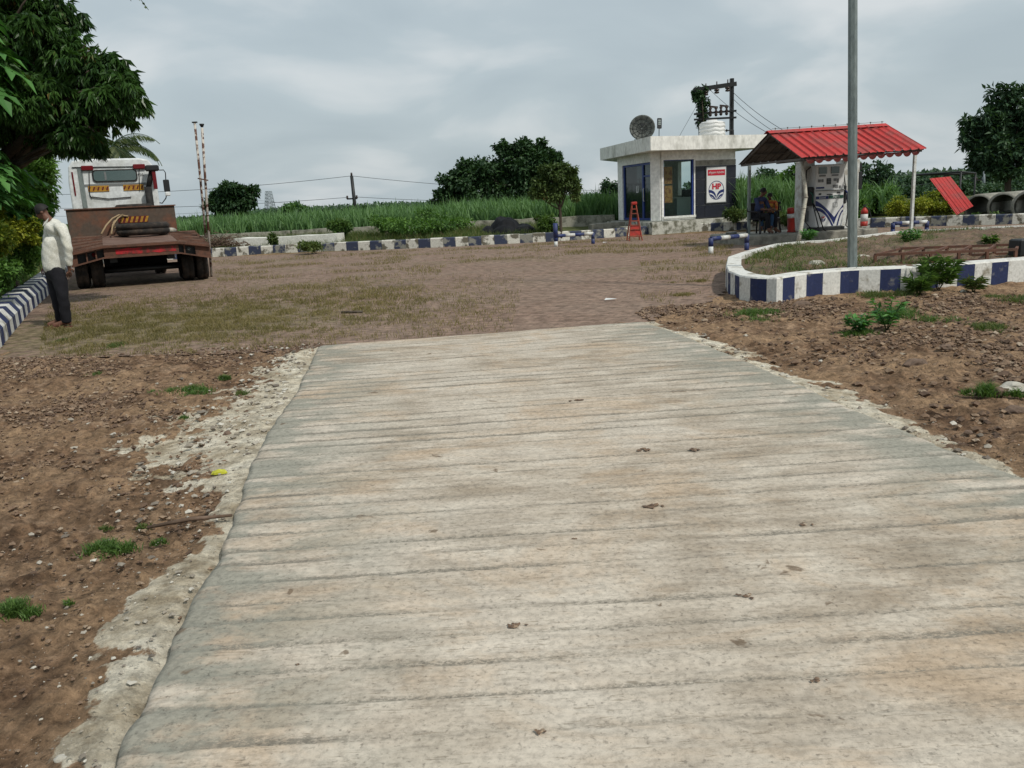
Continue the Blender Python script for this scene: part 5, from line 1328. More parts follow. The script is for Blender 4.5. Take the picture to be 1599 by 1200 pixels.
def chair(pos, rz, label):
    t = thing('plastic_chair', pos, label, 'chair', rz=rz)
    mb = MB(); mb.box((0, 0, .42), (.44, .42, .03), bev=.01); mb.build('seat', M['plastic'], t)
    for sx in (-1, 1):
        for sy in (-1, 1): mb = MB(); mb.beam((sx*.18, sy*.17, .41), (sx*.23, sy*.22, 0), .045, .045); mb.build('leg', M['plastic'], t)
        mb = MB(); mb.tube([(sx*.21, -.2, .42), (sx*.24, -.2, .62), (sx*.24, .2, .64), (sx*.21, .22, .75)], .02, 6); mb.build('armrest', M['plastic'], t)
    mb = MB()
    for i in range(5): mb.box((-.16+i*.08, .23, .63), (.05, .025, .42))
    mb.box((0, .235, .84), (.44, .03, .07), bev=.01); mb.build('backrest', M['plastic'], t)
    return t
def seated(pos, face, sc_, shirtm, legm, label, lean=.12, skinm=None, reach=.4, seat=.44, bare=True, child=False):
    """pos: ground point under the hips; face: unit plan vector they look along"""
    t = thing('person', pos, label, 'person'); f = Vector((face[0], face[1], 0)).normalized(); s_ = Vector((f.y, -f.x, 0)); u = V(0, 0, 1)
    Q = lambda a, b, z: f*a*sc_+s_*b*sc_+u*z*sc_
    h = seat/sc_ + .06 if not child else seat
    vs, es = [], []
    def v(p, r): vs.append((p, tuple(x*sc_ for x in r) if isinstance(r, tuple) else r*sc_)); return len(vs)-1
    def e(*a):
        for i in range(len(a)-1): es.append((a[i], a[i+1]))
    J = {}
    pel = Q(0, 0, h); wa = Q(lean*.3, 0, h+.18); chs = Q(lean*.8, 0, h+.38); up_ = Q(lean*1.2, 0, h+.5); nk = Q(lean*1.5, 0, h+.55); hd = Q(lean*2+.04, 0, h+.66)
    ip = v(pel, .1); iw = v(wa, .1); ic = v(chs, .12); iu = v(up_, .09); inn = v(nk, .058); hj = v(hd-u*.06*sc_, (.06, .068)); hc = v(hd, (.088, .1)); ht = v(hd+u*.06*sc_, (.076, .088)); e(ip, iw, ic, iu, inn, hj, hc, ht)
    no = v(hd+f*.1*sc_-u*.02*sc_, .014); e(hc, no)
    legs = []
    for b in (-.11, .11):
        hp_, kn = Q(.05, b, h-.01), Q(.43, b*1.7, h+.02); an = Q(.47, b*1.5, h-.40) if not child else Q(.46, b*1.5, h-.36); an.z = max(an.z, .08)
        a = v(hp_, .08); k_ = v(kn, .055); c = v(an, .035); d_ = v(an+f*.15*sc_-u*.055*sc_, (.025, .04)); e_ = v(an-f*.05*sc_-u*.04*sc_, .03); e(ip, a, k_, c, d_); e(c, e_); legs.append((hp_, kn, an))
    arms = []
    for b in (-.2, .2):
        sh_, el_, wr_ = Q(lean*1.2, b, h+.46), Q(lean+.12, b*1.25, h+.2), Q(lean+reach, b*.7, h+.18)
        a = v(sh_, .05); k_ = v(el_, .038); c = v(wr_, .025); e(iu, a, k_, c)
        hand_chain(vs, es, c, wr_, (wr_-el_).normalized(), (0, 0, -1), s_*(-1 if b > 0 else 1), sc_, .8); arms.append((sh_, el_, wr_))
    me = skin(vs, es, [skinm or M['skin']], 0, 2); link('body', me, t)
    head_parts(t, hd, f-u*.25, sc_)
    vs.clear(); es.clear()
    ip = v(Q(0, 0, h-.02), .135); iw = v(wa, .14); ic = v(chs, .15); iu = v(up_-u*.02, .12); e(ip, iw, ic, iu)
    for sh_, el_, wr_ in arms:
        a = v(sh_, .068); b_ = v(el_, .055); c = v(el_.lerp(wr_, .3), .05); e(iu, a, b_, c)
    link('shirt', skin(vs, es, [shirtm], 0, 2, 'shirt'), t)
    vs.clear(); es.clear(); ip = v(Q(0, 0, h-.03), .14)
    for hp_, kn, an in legs:
        a = v(hp_, .1); m1 = v(hp_.lerp(kn, .5), .09); b_ = v(kn, .075); c = v(an.lerp(kn, .3), .06); c2 = v(an.lerp(kn, .12), .055); e(ip, a, m1, b_, c, c2)
    link('trousers', skin(vs, es, [legm], 0, 2, 'trousers'), t)
    return t
def isl_at(px, yl): return IL(il_px(px, yl), yl, ih)
ca_ = isl_at(1184, .95); face1 = (.62, -.78)
chair(ca_, math.atan2(face1[1], face1[0])+pi/2, 'dark plastic chair under the seated man in blue on the pump island')
seated(ca_, face1, 1.0, M['navy'], M['trouser'], 'man in blue shirt and dark trousers seated on the pump island', .06, reach=.33)
cb3 = isl_at(1203, 1.0); face2 = (-.55, -.83)
chair(cb3, math.atan2(face2[1], face2[0])+pi/2, 'dark plastic chair under the child in yellow and orange')
seated(cb3, face2, .82, M['orangecloth'], M['denim'], 'child in yellow and orange top seated beside the man in blue', .05, reach=.35)
# ================================================================ vegetation
def PB(px, py, Y, rx, rz_, ry=None):   # crown lump at a place, radii in pixels of the photo scale converted to metres
    k_ = Y/F; c = D(px, py, Y); return (tuple(c), (rx*k_, (ry or rx)*k_, rz_*k_))
# big mango tree at the left
mb_ = [PB(150, 110, 15.2, 52, 46), PB(180, 155, 14.8, 42, 40), PB(95, 80, 15.5, 60, 55), PB(60, 150, 15, 75, 55), PB(130, 185, 15.3, 58, 38), PB(20, 60, 16, 70, 70), PB(-40, 130, 15.5, 80, 80), PB(40, 205, 15.8, 60, 34), PB(140, 216, 15, 24, 17), PB(60, 20, 16.5, 58, 45), PB(-60, 20, 16, 80, 90), PB(-120, 180, 15, 70, 80), PB(193, 150, 15.2, 28, 38), PB(100, 215, 15.2, 30, 20)]
g0 = D(-70, 380, 16); tree('mango_tree', (g0.x, 16, .05), tuple(D(-20, 180, 16)), mb_, 5200, M['l_mango'], 'huge dark mango tree with drooping leaf whorls overhanging the cab roof', r=.32, whorl=11, L0=.19, W0=.042, droop=1.1, shell=.35, bark=M['bark'], fold=.22)
# papaya plants: palmate leaves on long stalks
def papaya(name, base, h, n, ls, label, group=None, cat='plant', spread=1.0):
    base = Vector(base); t = thing(name, base, label, cat, group)
    mb = MB(); mb.tube([(0, 0, 0), (.03, 0, h*.5), (0, .04, h)], [.07, .06, .035], 8); mb.build('trunk', M['bark2'], t)
    vs, fs, rn = [], [], []; st = MB()
    for i in range(n):
        a = rng.random()*2*pi; elv = rng.uniform(-.5, .9); ln = rng.uniform(.5, .95)*ls*1.6*spread
        z0 = h*rng.uniform(.72, 1.0); d = Vector((cos(a)*cos(elv), sin(a)*cos(elv), sin(elv)))
        tip = Vector((0, 0, z0))+d*ln; st.tube([(0, 0, z0), Vector((0, 0, z0))+d*ln*.5+Vector((0, 0, .05)), tip], .009, 4, cap=False)
        out = Vector((cos(a), sin(a), -.35-.4*rng.random())).normalized(); nn_ = Vector((-out.z*cos(a), -out.z*sin(a), 1)).normalized(); sd2 = out.cross(nn_)
        tn = float(np.clip(rng.normal(.5, .25), 0, 1))
        for q in range(-3, 4):
            an = q*.68; ll = ls*(1-.08*abs(q))*rng.uniform(.85, 1.1); dd = out*cos(an)+sd2*sin(an); sp = dd.cross(nn_)
            b = len(vs)
            # a pinnate lobe: mid rib with three side points each side
            P_ = [tip, tip+dd*ll*.3+sp*ll*.07, tip+dd*ll*.42+sp*ll*.2, tip+dd*ll*.55+sp*ll*.07, tip+dd*ll*.7+sp*ll*.16, tip+dd*ll-nn_*ll*.18, tip+dd*ll*.7-sp*ll*.16, tip+dd*ll*.55-sp*ll*.07, tip+dd*ll*.42-sp*ll*.2, tip+dd*ll*.3-sp*ll*.07]
            vs += [tuple(p) for p in P_]; rn += [tn+rng.normal()*.06]*10
            for tri in ((0, 1, 9), (1, 2, 3), (1, 3, 7), (1, 7, 9), (9, 7, 8), (3, 4, 5), (3, 5, 7), (7, 5, 6)): fs.append([b+x for x in tri])
    st.build('leaf_stalk', M['l_cane'], t).data.attributes.new('rnd', 'FLOAT', 'POINT')
    npmesh('leaf', np.array(vs), np.array(fs), M['l_papaya'], {'rnd': np.clip(rn, 0, 1)}, parent=t)
    return t
for (px, Y, zt, n, ls, lab) in ((34, 14.3, 2.45, 46, .42, 'bright papaya plant with fine cut leaves directly behind the bowed man'), (8, 15.5, 2.5, 46, .6, 'papaya plant with broad cut leaves left of the bowed man, nearest the frame edge'), (48, 16.6, 2.3, 40, .5, 'papaya plant whose leaves hang in front of the bowed man face'), (20, 20.5, 2.5, 34, .5, 'papaya plant with narrow leaves between the man and the truck cab'), (-45, 14.5, 3.2, 34, .6, 'tall papaya plant at the left frame edge under the mango')):
    p = D(px, 300, Y); papaya('papaya_plant', (p.x-(.75 if Y == 14.3 else .6), Y, .05), zt, n, ls, lab, 'papaya plants in the left hedge')
p = D(-10, 60, 14.2); papaya('papaya_plant', (p.x-.9, 14.2, .05), 4.5, 44, .66, 'tall papaya plant with big star leaves high in front of the mango crown', 'papaya plants in the left hedge')
# reach leaves in front of the man's head
# hedge bushes behind left kerb
def bush(name, blobs, n, m_, label, group=None, L0=.09, W0=.05, droop=.1, cat='bush', shell=.3, fold=.1):
    c = blobs[0][0]; base = Vector((c[0], c[1], 0)); t = thing(name, base, label, cat, group)
    mb = MB()
    for cc, R in blobs:
        for _ in range(3):
            e_ = Vector(cc)-base+Vector([random.uniform(-.7, .7)*R[i] for i in range(3)])
            if cc[0] < 0 and (base+e_).x > float(np.interp((base+e_).y, [p[1] for p in leftk], [p[0] for p in leftk]))-.75 and (base+e_).y < 27: e_.x -= .8
            limb(mb, V(e_.x+random.uniform(-.06, .06), e_.y+random.uniform(-.06, .06), 0), e_, .009, .004, .1, 5, 4)
    mb.build('stem', M['bark2'], t)
    P, Dr, Nn, Ln, W, tn = blobs_leaves(blobs, n, 1, L0, W0, droop, shell)
    P[:, 2] = np.maximum(P[:, 2], .04)
    o = leafmesh('foliage', P-np.array(base), Dr, Nn, Ln, W, tn, m_, parent=t, fold=fold); return t
bush('hedge_bush', [PB(-8, 370, 13.6, 40, 34), PB(-45, 370, 13, 40, 45), PB(10, 365, 14.5, 26, 34)], 9500, M['l_yel'], 'yellow green bush with small leaves at the left frame edge behind the kerb', 'bushes in the left hedge', .075, .04)
bush('hedge_bush', [PB(30, 390, 15, 26, 36), PB(8, 430, 13.2, 26, 22), PB(40, 350, 15.5, 22, 30)], 7500, M['l_bush'], 'green leafy bush directly behind the bowed man back kerb', 'bushes in the left hedge', .07, .045)
bush('hedge_bush', [PB(52, 375, 17.5, 26, 50), PB(56, 330, 19.5, 28, 60), PB(48, 300, 21, 22, 46)], 8000, M['l_bush'], 'tall green bush between the bowed man and the truck wheels', 'bushes in the left hedge', .1, .055)
bush('hedge_bush', [PB(38, 362, 14.8, 22, 18)], 2200, M['l_yel'], 'small yellow flowering bush beside the bowed man chest', 'bushes in the left hedge', .07, .045)
bush('hedge_bush', [PB(42, 250, 19, 50, 75), PB(10, 300, 18, 60, 70)], 8000, M['l_bush'], 'dark tall undergrowth below the mango crown', 'bushes in the left hedge', .14, .06)
lowb = []
for i in range(9):
    f_ = i/8; yy = 10.6+8.0*f_; lx = float(np.interp(yy, [p[1] for p in leftk], [p[0] for p in leftk])); lowb.append(((lx-.75, yy, .32+.15*f_), (.32, .5, .34+.2*f_)))
bush('hedge_bush', lowb, 9000, M['l_bush'], 'low leafy undergrowth strip along the back of the left kerb', 'bushes in the left hedge', .06, .035)
# cut leaf cluster low: grass verge behind the kerb
def scatter_poly(poly, n, zf=0.0, seedmask=None):
    xs_, ys_ = [p[0] for p in poly], [p[1] for p in poly]; out = []
    while len(out) < 1 or sum(map(len, out)) < n:
        x = rng.uniform(min(xs_), max(xs_), n*2); y = rng.uniform(min(ys_), max(ys_), n*2); ok = sdpoly(x, y, poly) < 0
        if seedmask is not None: ok &= seedmask(x, y) > rng.random(len(x))
        out.append(np.stack([x[ok], y[ok], np.full(ok.sum(), zf)], 1))
    return np.concatenate(out)[:n]
lv = [(p[0]-.3, p[1]) for p in leftk]; lv2 = [(p[0]-1.6-.1*i, p[1]) for i, p in enumerate(leftk)]
P = scatter_poly(lv+lv2[::-1], 9000, .06)
tag(blades('verge_grass', P, rng.uniform(.12, .38, len(P)), np.full(len(P), .012), .5, M['l_weed']), 'yellowish green grass on the verge behind the left kerb', 'grass', kind='stuff')
# grass between the pavers
def gmask(x, y):
    c = np.exp(-(((x+5.0)/3.4)**2+((y-12.4)/3.1)**2)**.9); t = fbm(x*2.2, y*2.2, 303, 4, .6); joint = fbm(x*7, y*7, 305, 2)
    return np.clip(c, 0, 1)*(.04+.96*sst(fbm(x*3.5, y*3.5, 303, 5, .7)+.35*joint, .6, .78))
yp_ = [xy(G(px, py)) for px, py in ((60, 560), (330, 553), (497, 542), (800, 519), (820, 425), (450, 408), (330, 415), (110, 455), (75, 480))]
P = scatter_poly(yp_, 44000, 0, gmask)
tn = np.clip(rng.normal(.45, .25, len(P))+.4*(vn(P[:, 0]*1.5, P[:, 1]*1.5, 7)-.5), 0, 1)
tag(blades('yard_grass', P, rng.uniform(.015, .085, len(P)), np.full(len(P), .009), .9, M['l_dry'], 2, tn), 'low yellowish grass growing between the pavers near the standing man', 'grass', kind='stuff')
def gm2(x, y):
    dk = sdline(x, y, fark); return np.maximum(np.exp(-dk/.5), .35*sst(fbm(x*.9, y*1.6, 311, 4), .52, .66))
P = scatter_poly([xy(G(px, py)) for px, py in ((330, 405), (700, 390), (1000, 372), (1150, 365), (1130, 440), (1060, 478), (1000, 470), (1000, 395), (700, 415), (620, 500), (340, 440))], 16000, 0, gm2)
tag(blades('yard_weeds', P, rng.uniform(.03, .13, len(P)), np.full(len(P), .012), .9, M['l_dry'], 2), 'sparse dry weeds along the foot of the far kerb', 'grass', kind='stuff')
# verge between far kerb and the field
def offs(pl, d): return [(p[0], p[1]+d) for p in pl]
fk = [p for p in fark if p[0] < 5]
P = scatter_poly(offs(fk, .3)+offs(fk, 5.0)[::-1], 26000, .1, lambda x, y: .25+.75*sst(fbm(x*.7, y*.7, 321, 3), .4, .6)); P[:, 2] = landh(P[:, 0], P[:, 1])
tag(blades('field_verge', P, rng.uniform(.1, .42, len(P)), np.full(len(P), .016), .6, M['l_weed']), 'rough green and dry weeds between the far kerb and the cane field', 'grass', kind='stuff')
# sugar cane field
cp0 = [xy(D(px, 330, Yc)) for px, Yc in ((120, 38.5), (600, 37.5), (985, 36.5))]; cpf = [xy(D(px, 330, 52)) for px in (985, 600, 60)]
nS = 5600; PS = scatter_poly(cp0+cpf, nS, .33)
def canes(name, PS, hs, label, m_, W=.045, per=9, kind='stuff'):
    n = len(PS); P = np.repeat(PS, per, 0); H = np.repeat(hs, per)*rng.uniform(.55, 1.1, n*per); P[:, :2] += rng.normal(size=(n*per, 2))*.05
    P[:, 2] += np.repeat(hs, per)*rng.uniform(0, .35, n*per)
    H = H*.8
    tn = np.repeat(rng.random(n), per)*.6+rng.random(n*per)*.4
    return blades(name, P, H, np.full(n*per, W), .42, m_, 4, tn, curl=.9)
hs = .92+.5*fbm(PS[:, 0]*.5, PS[:, 1]*.4, 331, 3)+.4*rng.random(nS)**2
hs = hs-.25*sst(-PS[:, 0], 13, 17)
tag(canes('sugarcane_field', PS, hs, '', M['l_cane'], .06, 9), 'green sugarcane field beyond the far kerb', 'field', kind='stuff')
# tall grass and shrubs behind the pump island, right
def region(px0, px1, Y0, Y1): return [xy(D(px0, 330, Y0)), xy(D(px1, 330, Y0)), xy(D(px1, 330, Y1)), xy(D(px0, 330, Y1))]
PS = scatter_poly(region(1150, 1262, 33, 39), 330, .3); hs = 1.35+.9*fbm(PS[:, 0]*.9, PS[:, 1]*.5, 341, 3)
tag(canes('tall_reeds', PS, hs, '', M['l_cane'], .06, 14), 'tall arching green reeds behind the seated people', 'reeds', kind='stuff')
PS = scatter_poly(region(1320, 1400, 32, 36), 120, .3); hs = .6+.9*rng.random(120)
tag(canes('reed_clump', PS, hs, '', M['l_cane'], .07, 12), 'clump of broad green reeds right of the lamp post', 'reeds', kind='stuff')
bg_ = 'dense greenery behind the canopy'
bush('shrub', [PB(1232, 290, 36, 26, 34), PB(1215, 325, 34.5, 36, 28), PB(1248, 318, 35, 24, 34)], 5200, M['l_bush'], 'leafy green shrub seen under the canopy left of the white stick', bg_, .17, .1)
bush('shrub', [PB(1190, 335, 31, 36, 14), PB(1240, 340, 30.5, 24, 14), PB(1150, 336, 31.5, 20, 12)], 4200, M['l_weed'], 'low weedy shrub behind the red bollard and seated people', bg_, .12, .06)
bush('shrub', [PB(1362, 318, 33, 34, 26), PB(1335, 322, 32.5, 20, 28)], 4000, M['l_bush'], 'green shrub just right of the fire extinguisher', bg_, .13, .07)
tree('small_tree', tuple(D(1372, 335, 36).xy.to_3d()), tuple(D(1370, 300, 36)), [PB(1352, 268, 36, 14, 12), PB(1374, 275, 36, 17, 18), PB(1384, 262, 36, 8, 7), PB(1345, 300, 36, 18, 20), PB(1375, 305, 36, 24, 18), PB(1371, 256, 36, 6, 5)], 1900, M['l_far2'], 'slender dark tree behind the canopy right of the lamp post', group='trees behind the yard', r=.07, L0=.2, W0=.12, bark=M['bark'])
bush('flowering_hedge', [PB(1425, 325, 29.5, 30, 17), PB(1452, 318, 30, 24, 22), PB(1395, 328, 29.5, 20, 14), PB(1470, 325, 29.5, 18, 16)], 9000, M['l_yel'], 'bright yellow green hedge behind the right canopy post', None, .09, .05, cat='hedge')
# far tree belt on the right and behind
far_specs = ((1410, 305, 62, 34, 17), (1450, 300, 66, 30, 16), (1490, 298, 60, 28, 18), (1530, 300, 64, 26, 15), (1575, 298, 58, 34, 22), (1340, 300, 60, 26, 26), (1290, 305, 60, 30, 22), (1160, 298, 55, 26, 18), (1620, 296, 60, 34, 20), (1205, 285, 58, 22, 24))
fl_ = ['behind the right canopy post', 'just left of the yellow hedge top', 'above the leaning red sheet', 'behind the leaning red sheet top', 'right of the big right hand tree trunk', 'behind the lamp post', 'directly behind the fuel dispenser', 'seen between the kiosk and the left canopy post', 'at the right frame edge', 'behind the left canopy gable']
for (px, py, Y, rx, rz_), l_ in zip(far_specs, fl_):
    b = D(px, py, Y)
    tree('distant_tree', (b.x, Y, 0), (b.x, Y, b.z*.6), [PB(px, py, Y, rx, rz_), PB(px+rx*.5, py+4, Y, rx*.7, rz_*.8), PB(px-rx*.6, py+5, Y, rx*.6, rz_*.7)], 2600, M['l_far2'], 'distant dark tree '+l_, group='distant trees', r=.12, L0=.26, W0=.16, twigs=False)
# distant band beyond the cane: low far woods
def farwood(px0, px1, Y, h, n, label, m_=M['l_far2']):
    a, b = D(px0, 320, Y), D(px1, 320, Y); xs = rng.uniform(a.x, b.x, n); top = h*(.45+.75*fbm(xs*.05, xs*0+Y, 401, 3)); z = rng.random(n)*top
    P = np.stack([xs, Y+rng.uniform(-6, 6, n), z], 1)
    o = leafmesh('far_woods', P, rdir(n), rdir(n)*.6+np.array([0, -.5, .8]), np.full(n, .55)*rng.uniform(.6, 1.3, n), np.full(n, .42), rng.random(n)*.8, m_)
    tag(o, label, 'woods', kind='stuff')
farwood(200, 1100, 170, 2.6, 22000, 'far low woods on the horizon beyond the cane field')
farwood(1080, 1700, 95, 2.5, 24000, 'far low woods on the horizon behind the yard and canopy')
# right hand tree
rt = [PB(1570, 158, 40, 22, 20), PB(1590, 190, 40, 34, 30), PB(1545, 205, 40, 34, 30), PB(1520, 195, 40, 14, 12), PB(1510, 220, 40, 12, 10), PB(1560, 235, 40, 48, 28), PB(1600, 235, 40, 45, 35), PB(1540, 255, 40, 26, 14), PB(1570, 265, 40, 26, 12), PB(1620, 170, 40, 34, 40), PB(1592, 148, 40, 11, 11), PB(1556, 172, 40, 14, 14), PB(1527, 235, 40, 16, 14), PB(1640, 230, 40, 40, 40)]
b = D(1575, 318, 40); tree('tall_tree', (b.x, 40, 0), tuple(D(1580, 225, 40)), rt, 12500, M['l_far2'], 'tall dark tree on the right rising above the concrete pipes', group='trees behind the yard', r=.16, L0=.3, W0=.14, shell=.3)
# centre trees
ct_ = [PB(725, 285, 62, 38, 28), PB(700, 308, 62, 24, 16), PB(750, 272, 62, 30, 24), PB(770, 300, 62, 40, 26), PB(808, 255, 62, 32, 28), PB(785, 236, 62, 12, 13), PB(832, 250, 62, 34, 30), PB(850, 245, 62, 22, 20), PB(862, 262, 62, 22, 28), PB(820, 290, 62, 45, 30), PB(870, 285, 62, 26, 30), PB(806, 232, 62, 12, 9), PB(690, 318, 62, 14, 10), PB(845, 312, 62, 40, 14), PB(772, 262, 62, 22, 20), PB(748, 262, 62, 20, 16), PB(790, 270, 62, 24, 24), PB(712, 280, 62, 22, 16)]
b = D(790, 330, 62); tree('spreading_tree', (b.x, 62, 0), tuple(D(795, 290, 62)), ct_[:5]+ct_[9:10]+ct_[14:], 17000, M['l_far'], 'wide dark spreading tree beyond the cane, left half of the big clump', group='big tree clump beyond the field', r=.35, L0=.3, W0=.19, shell=.25)
b = D(845, 330, 64); tree('spreading_tree', (b.x, 64, 0), tuple(D(840, 285, 64)), ct_[5:9]+ct_[10:14], 17000, M['l_far'], 'taller dark tree beyond the cane, right half of the big clump', group='big tree clump beyond the field', r=.35, L0=.3, W0=.19, shell=.25)
b = D(876, 375, 31); tree('young_tree', (b.x, 31, .1), tuple(D(872, 300, 31)), [PB(862, 272, 31, 22, 15), PB(844, 288, 31, 17, 14), PB(885, 285, 31, 18, 14), PB(866, 306, 31, 22, 11), PB(899, 300, 31, 10, 13), PB(878, 262, 31, 14, 9), PB(893, 270, 31, 9, 9), PB(850, 266, 31, 9, 8), PB(838, 304, 31, 10, 8)], 6500, M['l_small'], 'young round tree with thin trunk by the tall blue upright', r=.06, L0=.14, W0=.065, shell=.3)
b = D(365, 335, 55); tree('round_tree', (b.x, 55, 0), tuple(D(362, 315, 55)), [PB(362, 300, 55, 28, 13), PB(345, 315, 55, 18, 16), PB(385, 312, 55, 20, 20), PB(365, 318, 55, 34, 16), PB(392, 300, 55, 10, 10), PB(352, 300, 55, 12, 10), PB(338, 320, 55, 10, 14)], 12000, M['l_far'], 'dark round tree standing alone in the cane at left', r=.25, L0=.26, W0=.16, shell=.2)
for px, py, Y, rx, rz_, l_ in ((458, 327, 50, 14, 10, 'pale bushy sapling rising just right of the pylon'), (565, 331, 60, 14, 6, 'low dark bush at the cane top by the leaning power pole'), (930, 312, 70, 14, 10, 'distant tree between the young tree and the kiosk'), (952, 300, 66, 16, 18, 'distant tree touching the left side of the kiosk')):
    b = D(px, py, Y); tree('distant_tree', (b.x, Y, 0), (b.x, Y, b.z*.7), [PB(px, py, Y, rx, rz_), PB(px+rx*.7, py+4, Y, rx*.6, rz_*.7)], 1300, M['l_far2'] if px != 458 else M['l_cane'], l_, group='distant trees', r=.1, L0=.28, W0=.16, twigs=False)
# verge shrubs in the middle
for px, py, Y, rx, rz_, n, m_, l_ in ((530, 352, 34.5, 20, 13, 1500, 'l_grass', 'green shrub standing behind the low white block'), (665, 352, 34.5, 62, 18, 4200, 'l_bush', 'broad low shrub left of the black tarpaulin'), (852, 354, 33, 17, 20, 2200, 'l_grass', 'bright green shrub between tarpaulin and young tree'), (605, 350, 35, 28, 14, 1600, 'l_bush', 'small shrub left of the broad low shrub'), (426, 376, 32.4, 6, 8, 500, 'l_weed', 'tiny dry tuft against the low white block'), (480, 384, 30.4, 24, 5, 900, 'l_weed', 'creeping weeds on the kerb below the white block')):
    bush('shrub', [PB(px, py, Y, rx, rz_), PB(px+rx*.5, py+3, Y, rx*.6, rz_*.7)], n, M[m_], l_, 'shrubs on the field verge', .13, .07)
# creeper-like tall plants behind platform etc.
# vine on the H pole
t = thing('climbing_vine', (pa.x, Yh-.15, 0), 'dark leafy vine wrapped around the left pole above the kiosk roof', 'vine')
bl = [PB(1091, 143, Yh, 9, 8), PB(1096, 160, Yh, 8, 16), PB(1099, 178, Yh, 8, 12), PB(1093, 192, Yh, 6, 10), PB(1102, 140, Yh, 7, 5), PB(1088, 150, Yh, 5, 8)]
P, Dr, Nn, Ln, W, tn = blobs_leaves(bl, 2200, 1, .16, .1, .5, .2); leafmesh('leaf', P-np.array((pa.x, Yh-.15, 0)), Dr, Nn, Ln, W, tn, M['l_far'], parent=t)
mb = MB(); mb.tube([(.0, 0, 0), (.12, -.05, 2), (-.08, -.05, 3.4), (.1, -.05, 4.8), (0, -.05, D(1091, 142, Yh).z)], .03, 6); mb.build('stem', M['bark'], t)
# palms: coconut fronds
def palm(name, base, h, n, fl, label, lean=(0, 0), droop=.55, tips=()):
    base = Vector(base); t = thing(name, base, label, 'palm tree'); crown = Vector((lean[0], lean[1], h)); mb = MB()
    mb.tube([(0, 0, 0), (lean[0]*.3, lean[1]*.3, h*.5), tuple(crown)], [.17, .13, .1], 10); mb.build('trunk', M['bark2'], t)
    for i in range(n+len(tips)):
        a = i*2.4+random.uniform(-.3, .3); e0 = random.uniform(.0, 1.1); L_ = fl*random.uniform(.85, 1.1); pts = []; p = crown.copy(); el_ = e0
        for q in range(13): pts.append(p.copy()); p = p+Vector((cos(a)*cos(el_), sin(a)*cos(el_), sin(el_)))*L_/12; el_ -= droop*.24
        if i >= n:
            e2 = Vector(tips[i-n])-base; m2 = crown.lerp(e2, .5)+V(0, 0, 1.1); pts = [crown*(1-q/12)**2+m2*2*(q/12)*(1-q/12)+e2*(q/12)**2 for q in range(13)]
        mb = MB(); mb.tube(pts, [.025*(1-q/14) for q in range(13)], 5); fr_ = mb.build('frond', M['l_palm'], t); fr_.data.attributes.new('rnd', 'FLOAT', 'POINT')
        B_, Dd, NN, LL_ = [], [], [], []
        for q in range(96):
            tq = q/95*.97+.02; ii = min(int(tq*12), 11); c = pts[ii].lerp(pts[ii+1], tq*12-ii); tg = (pts[ii+1]-pts[ii]).normalized(); sd2 = tg.cross(V(0, 0, 1)).normalized()*(1 if q % 2 else -1)
            B_.append(tuple(c)); Dd.append(tuple(sd2*.8+tg*.55+V(0, 0, -.55-.3*random.random()))); NN.append((0, 0, 1)); LL_.append(fl*.26*(sin(pi*min(tq+.12, 1)))**.6+.05)
        o = leafmesh('leaflet', np.array(B_), np.array(Dd), np.array(NN, dtype=float), np.array(LL_), np.full(96, .04), rng.random(96), M['l_palm'], parent=fr_, fold=.05)
    return t
b = D(205, 300, 34); palm('coconut_palm', (b.x-.6, 34, 0), D(190, 235, 34).z, 16, 2.2, 'coconut palm with spreading fronds behind the truck cab', droop=.7)
b = D(90, 200, 11.5); palm('coconut_palm', (D(60, 500, 11.5).x-3.0, 11.3, 0), 7.0, 5, 3.1, 'tall coconut palm whose frond tips hang in at the top left corner', (2.0, 0), .5, [D(232, 16, 11.3), D(108, 40, 11.6), D(205, 2, 11.4)])
# ================================================================ grass and weed clumps on the dirt
def clump(px, py, rpx, n, hgt, m_, label, z0=0.0, w_=.008, ry=.45, cat='grass clump', group='grass clumps on the bare dirt'):
    c = G(px, py, z0); k_ = (c.y/F); R = rpx*k_; a = rng.random(n)*2*pi; r_ = np.sqrt(rng.random(n))*R*(.75+.5*vn(np.cos(a)*2+px, np.sin(a)*2+py, 5)); 
    P = np.stack([r_*np.cos(a), r_*np.sin(a)*1.0, np.full(n, .0)], 1)
    nc = 7; cs_ = rng.normal(size=(nc, 2))*R*.34; wh = rng.integers(0, nc, n); q_ = cs_[wh]+rng.normal(size=(n, 2))*R*(.08+.16*rng.random((n, 1))); out_ = rng.random(n) < .07; q_[out_] *= 1.35
    P[:, :2] = q_; hgt = hgt*rng.uniform(.55, 1.1, nc)[wh]; r_ = np.hypot(q_[:, 0], q_[:, 1])
    o = blades('grass_clump', P, hgt*rng.uniform(.4, 1.1, n)*np.clip(1-.4*(r_/R/1.25)**2, .25, 1), np.full(n, w_), .8, m_, 3); o.location = c; tag(o, label, cat, group); return o
clump(176, 860, 42, 1500, .085, M['l_grass'], 'bright green grass clump on dirt above the lowest left one, left of the stick', w_=.006)
clump(22, 962, 42, 1300, .075, M['l_grass'], 'bright green grass clump at the left frame edge', w_=.006)
clump(250, 850, 13, 220, .045, M['l_grass'], 'tiny grass tuft right of the bright clump and below the stick', w_=.006)
clump(225, 826, 14, 160, .04, M['l_weed'], 'small faded tuft touching the left end of the stick', w_=.006)
clump(163, 829, 14, 160, .04, M['l_weed'], 'small sparse tuft just above the bright green clump', w_=.006)
clump(300, 614, 42, 1300, .075, M['l_grass'], 'long green grass patch on the dirt left of the slab')
clump(350, 594, 15, 400, .07, M['l_grass'], 'small green tuft above the long patch left of the slab')
clump(240, 615, 12, 200, .06, M['l_grass'], 'small green tuft at the left end of the long patch')
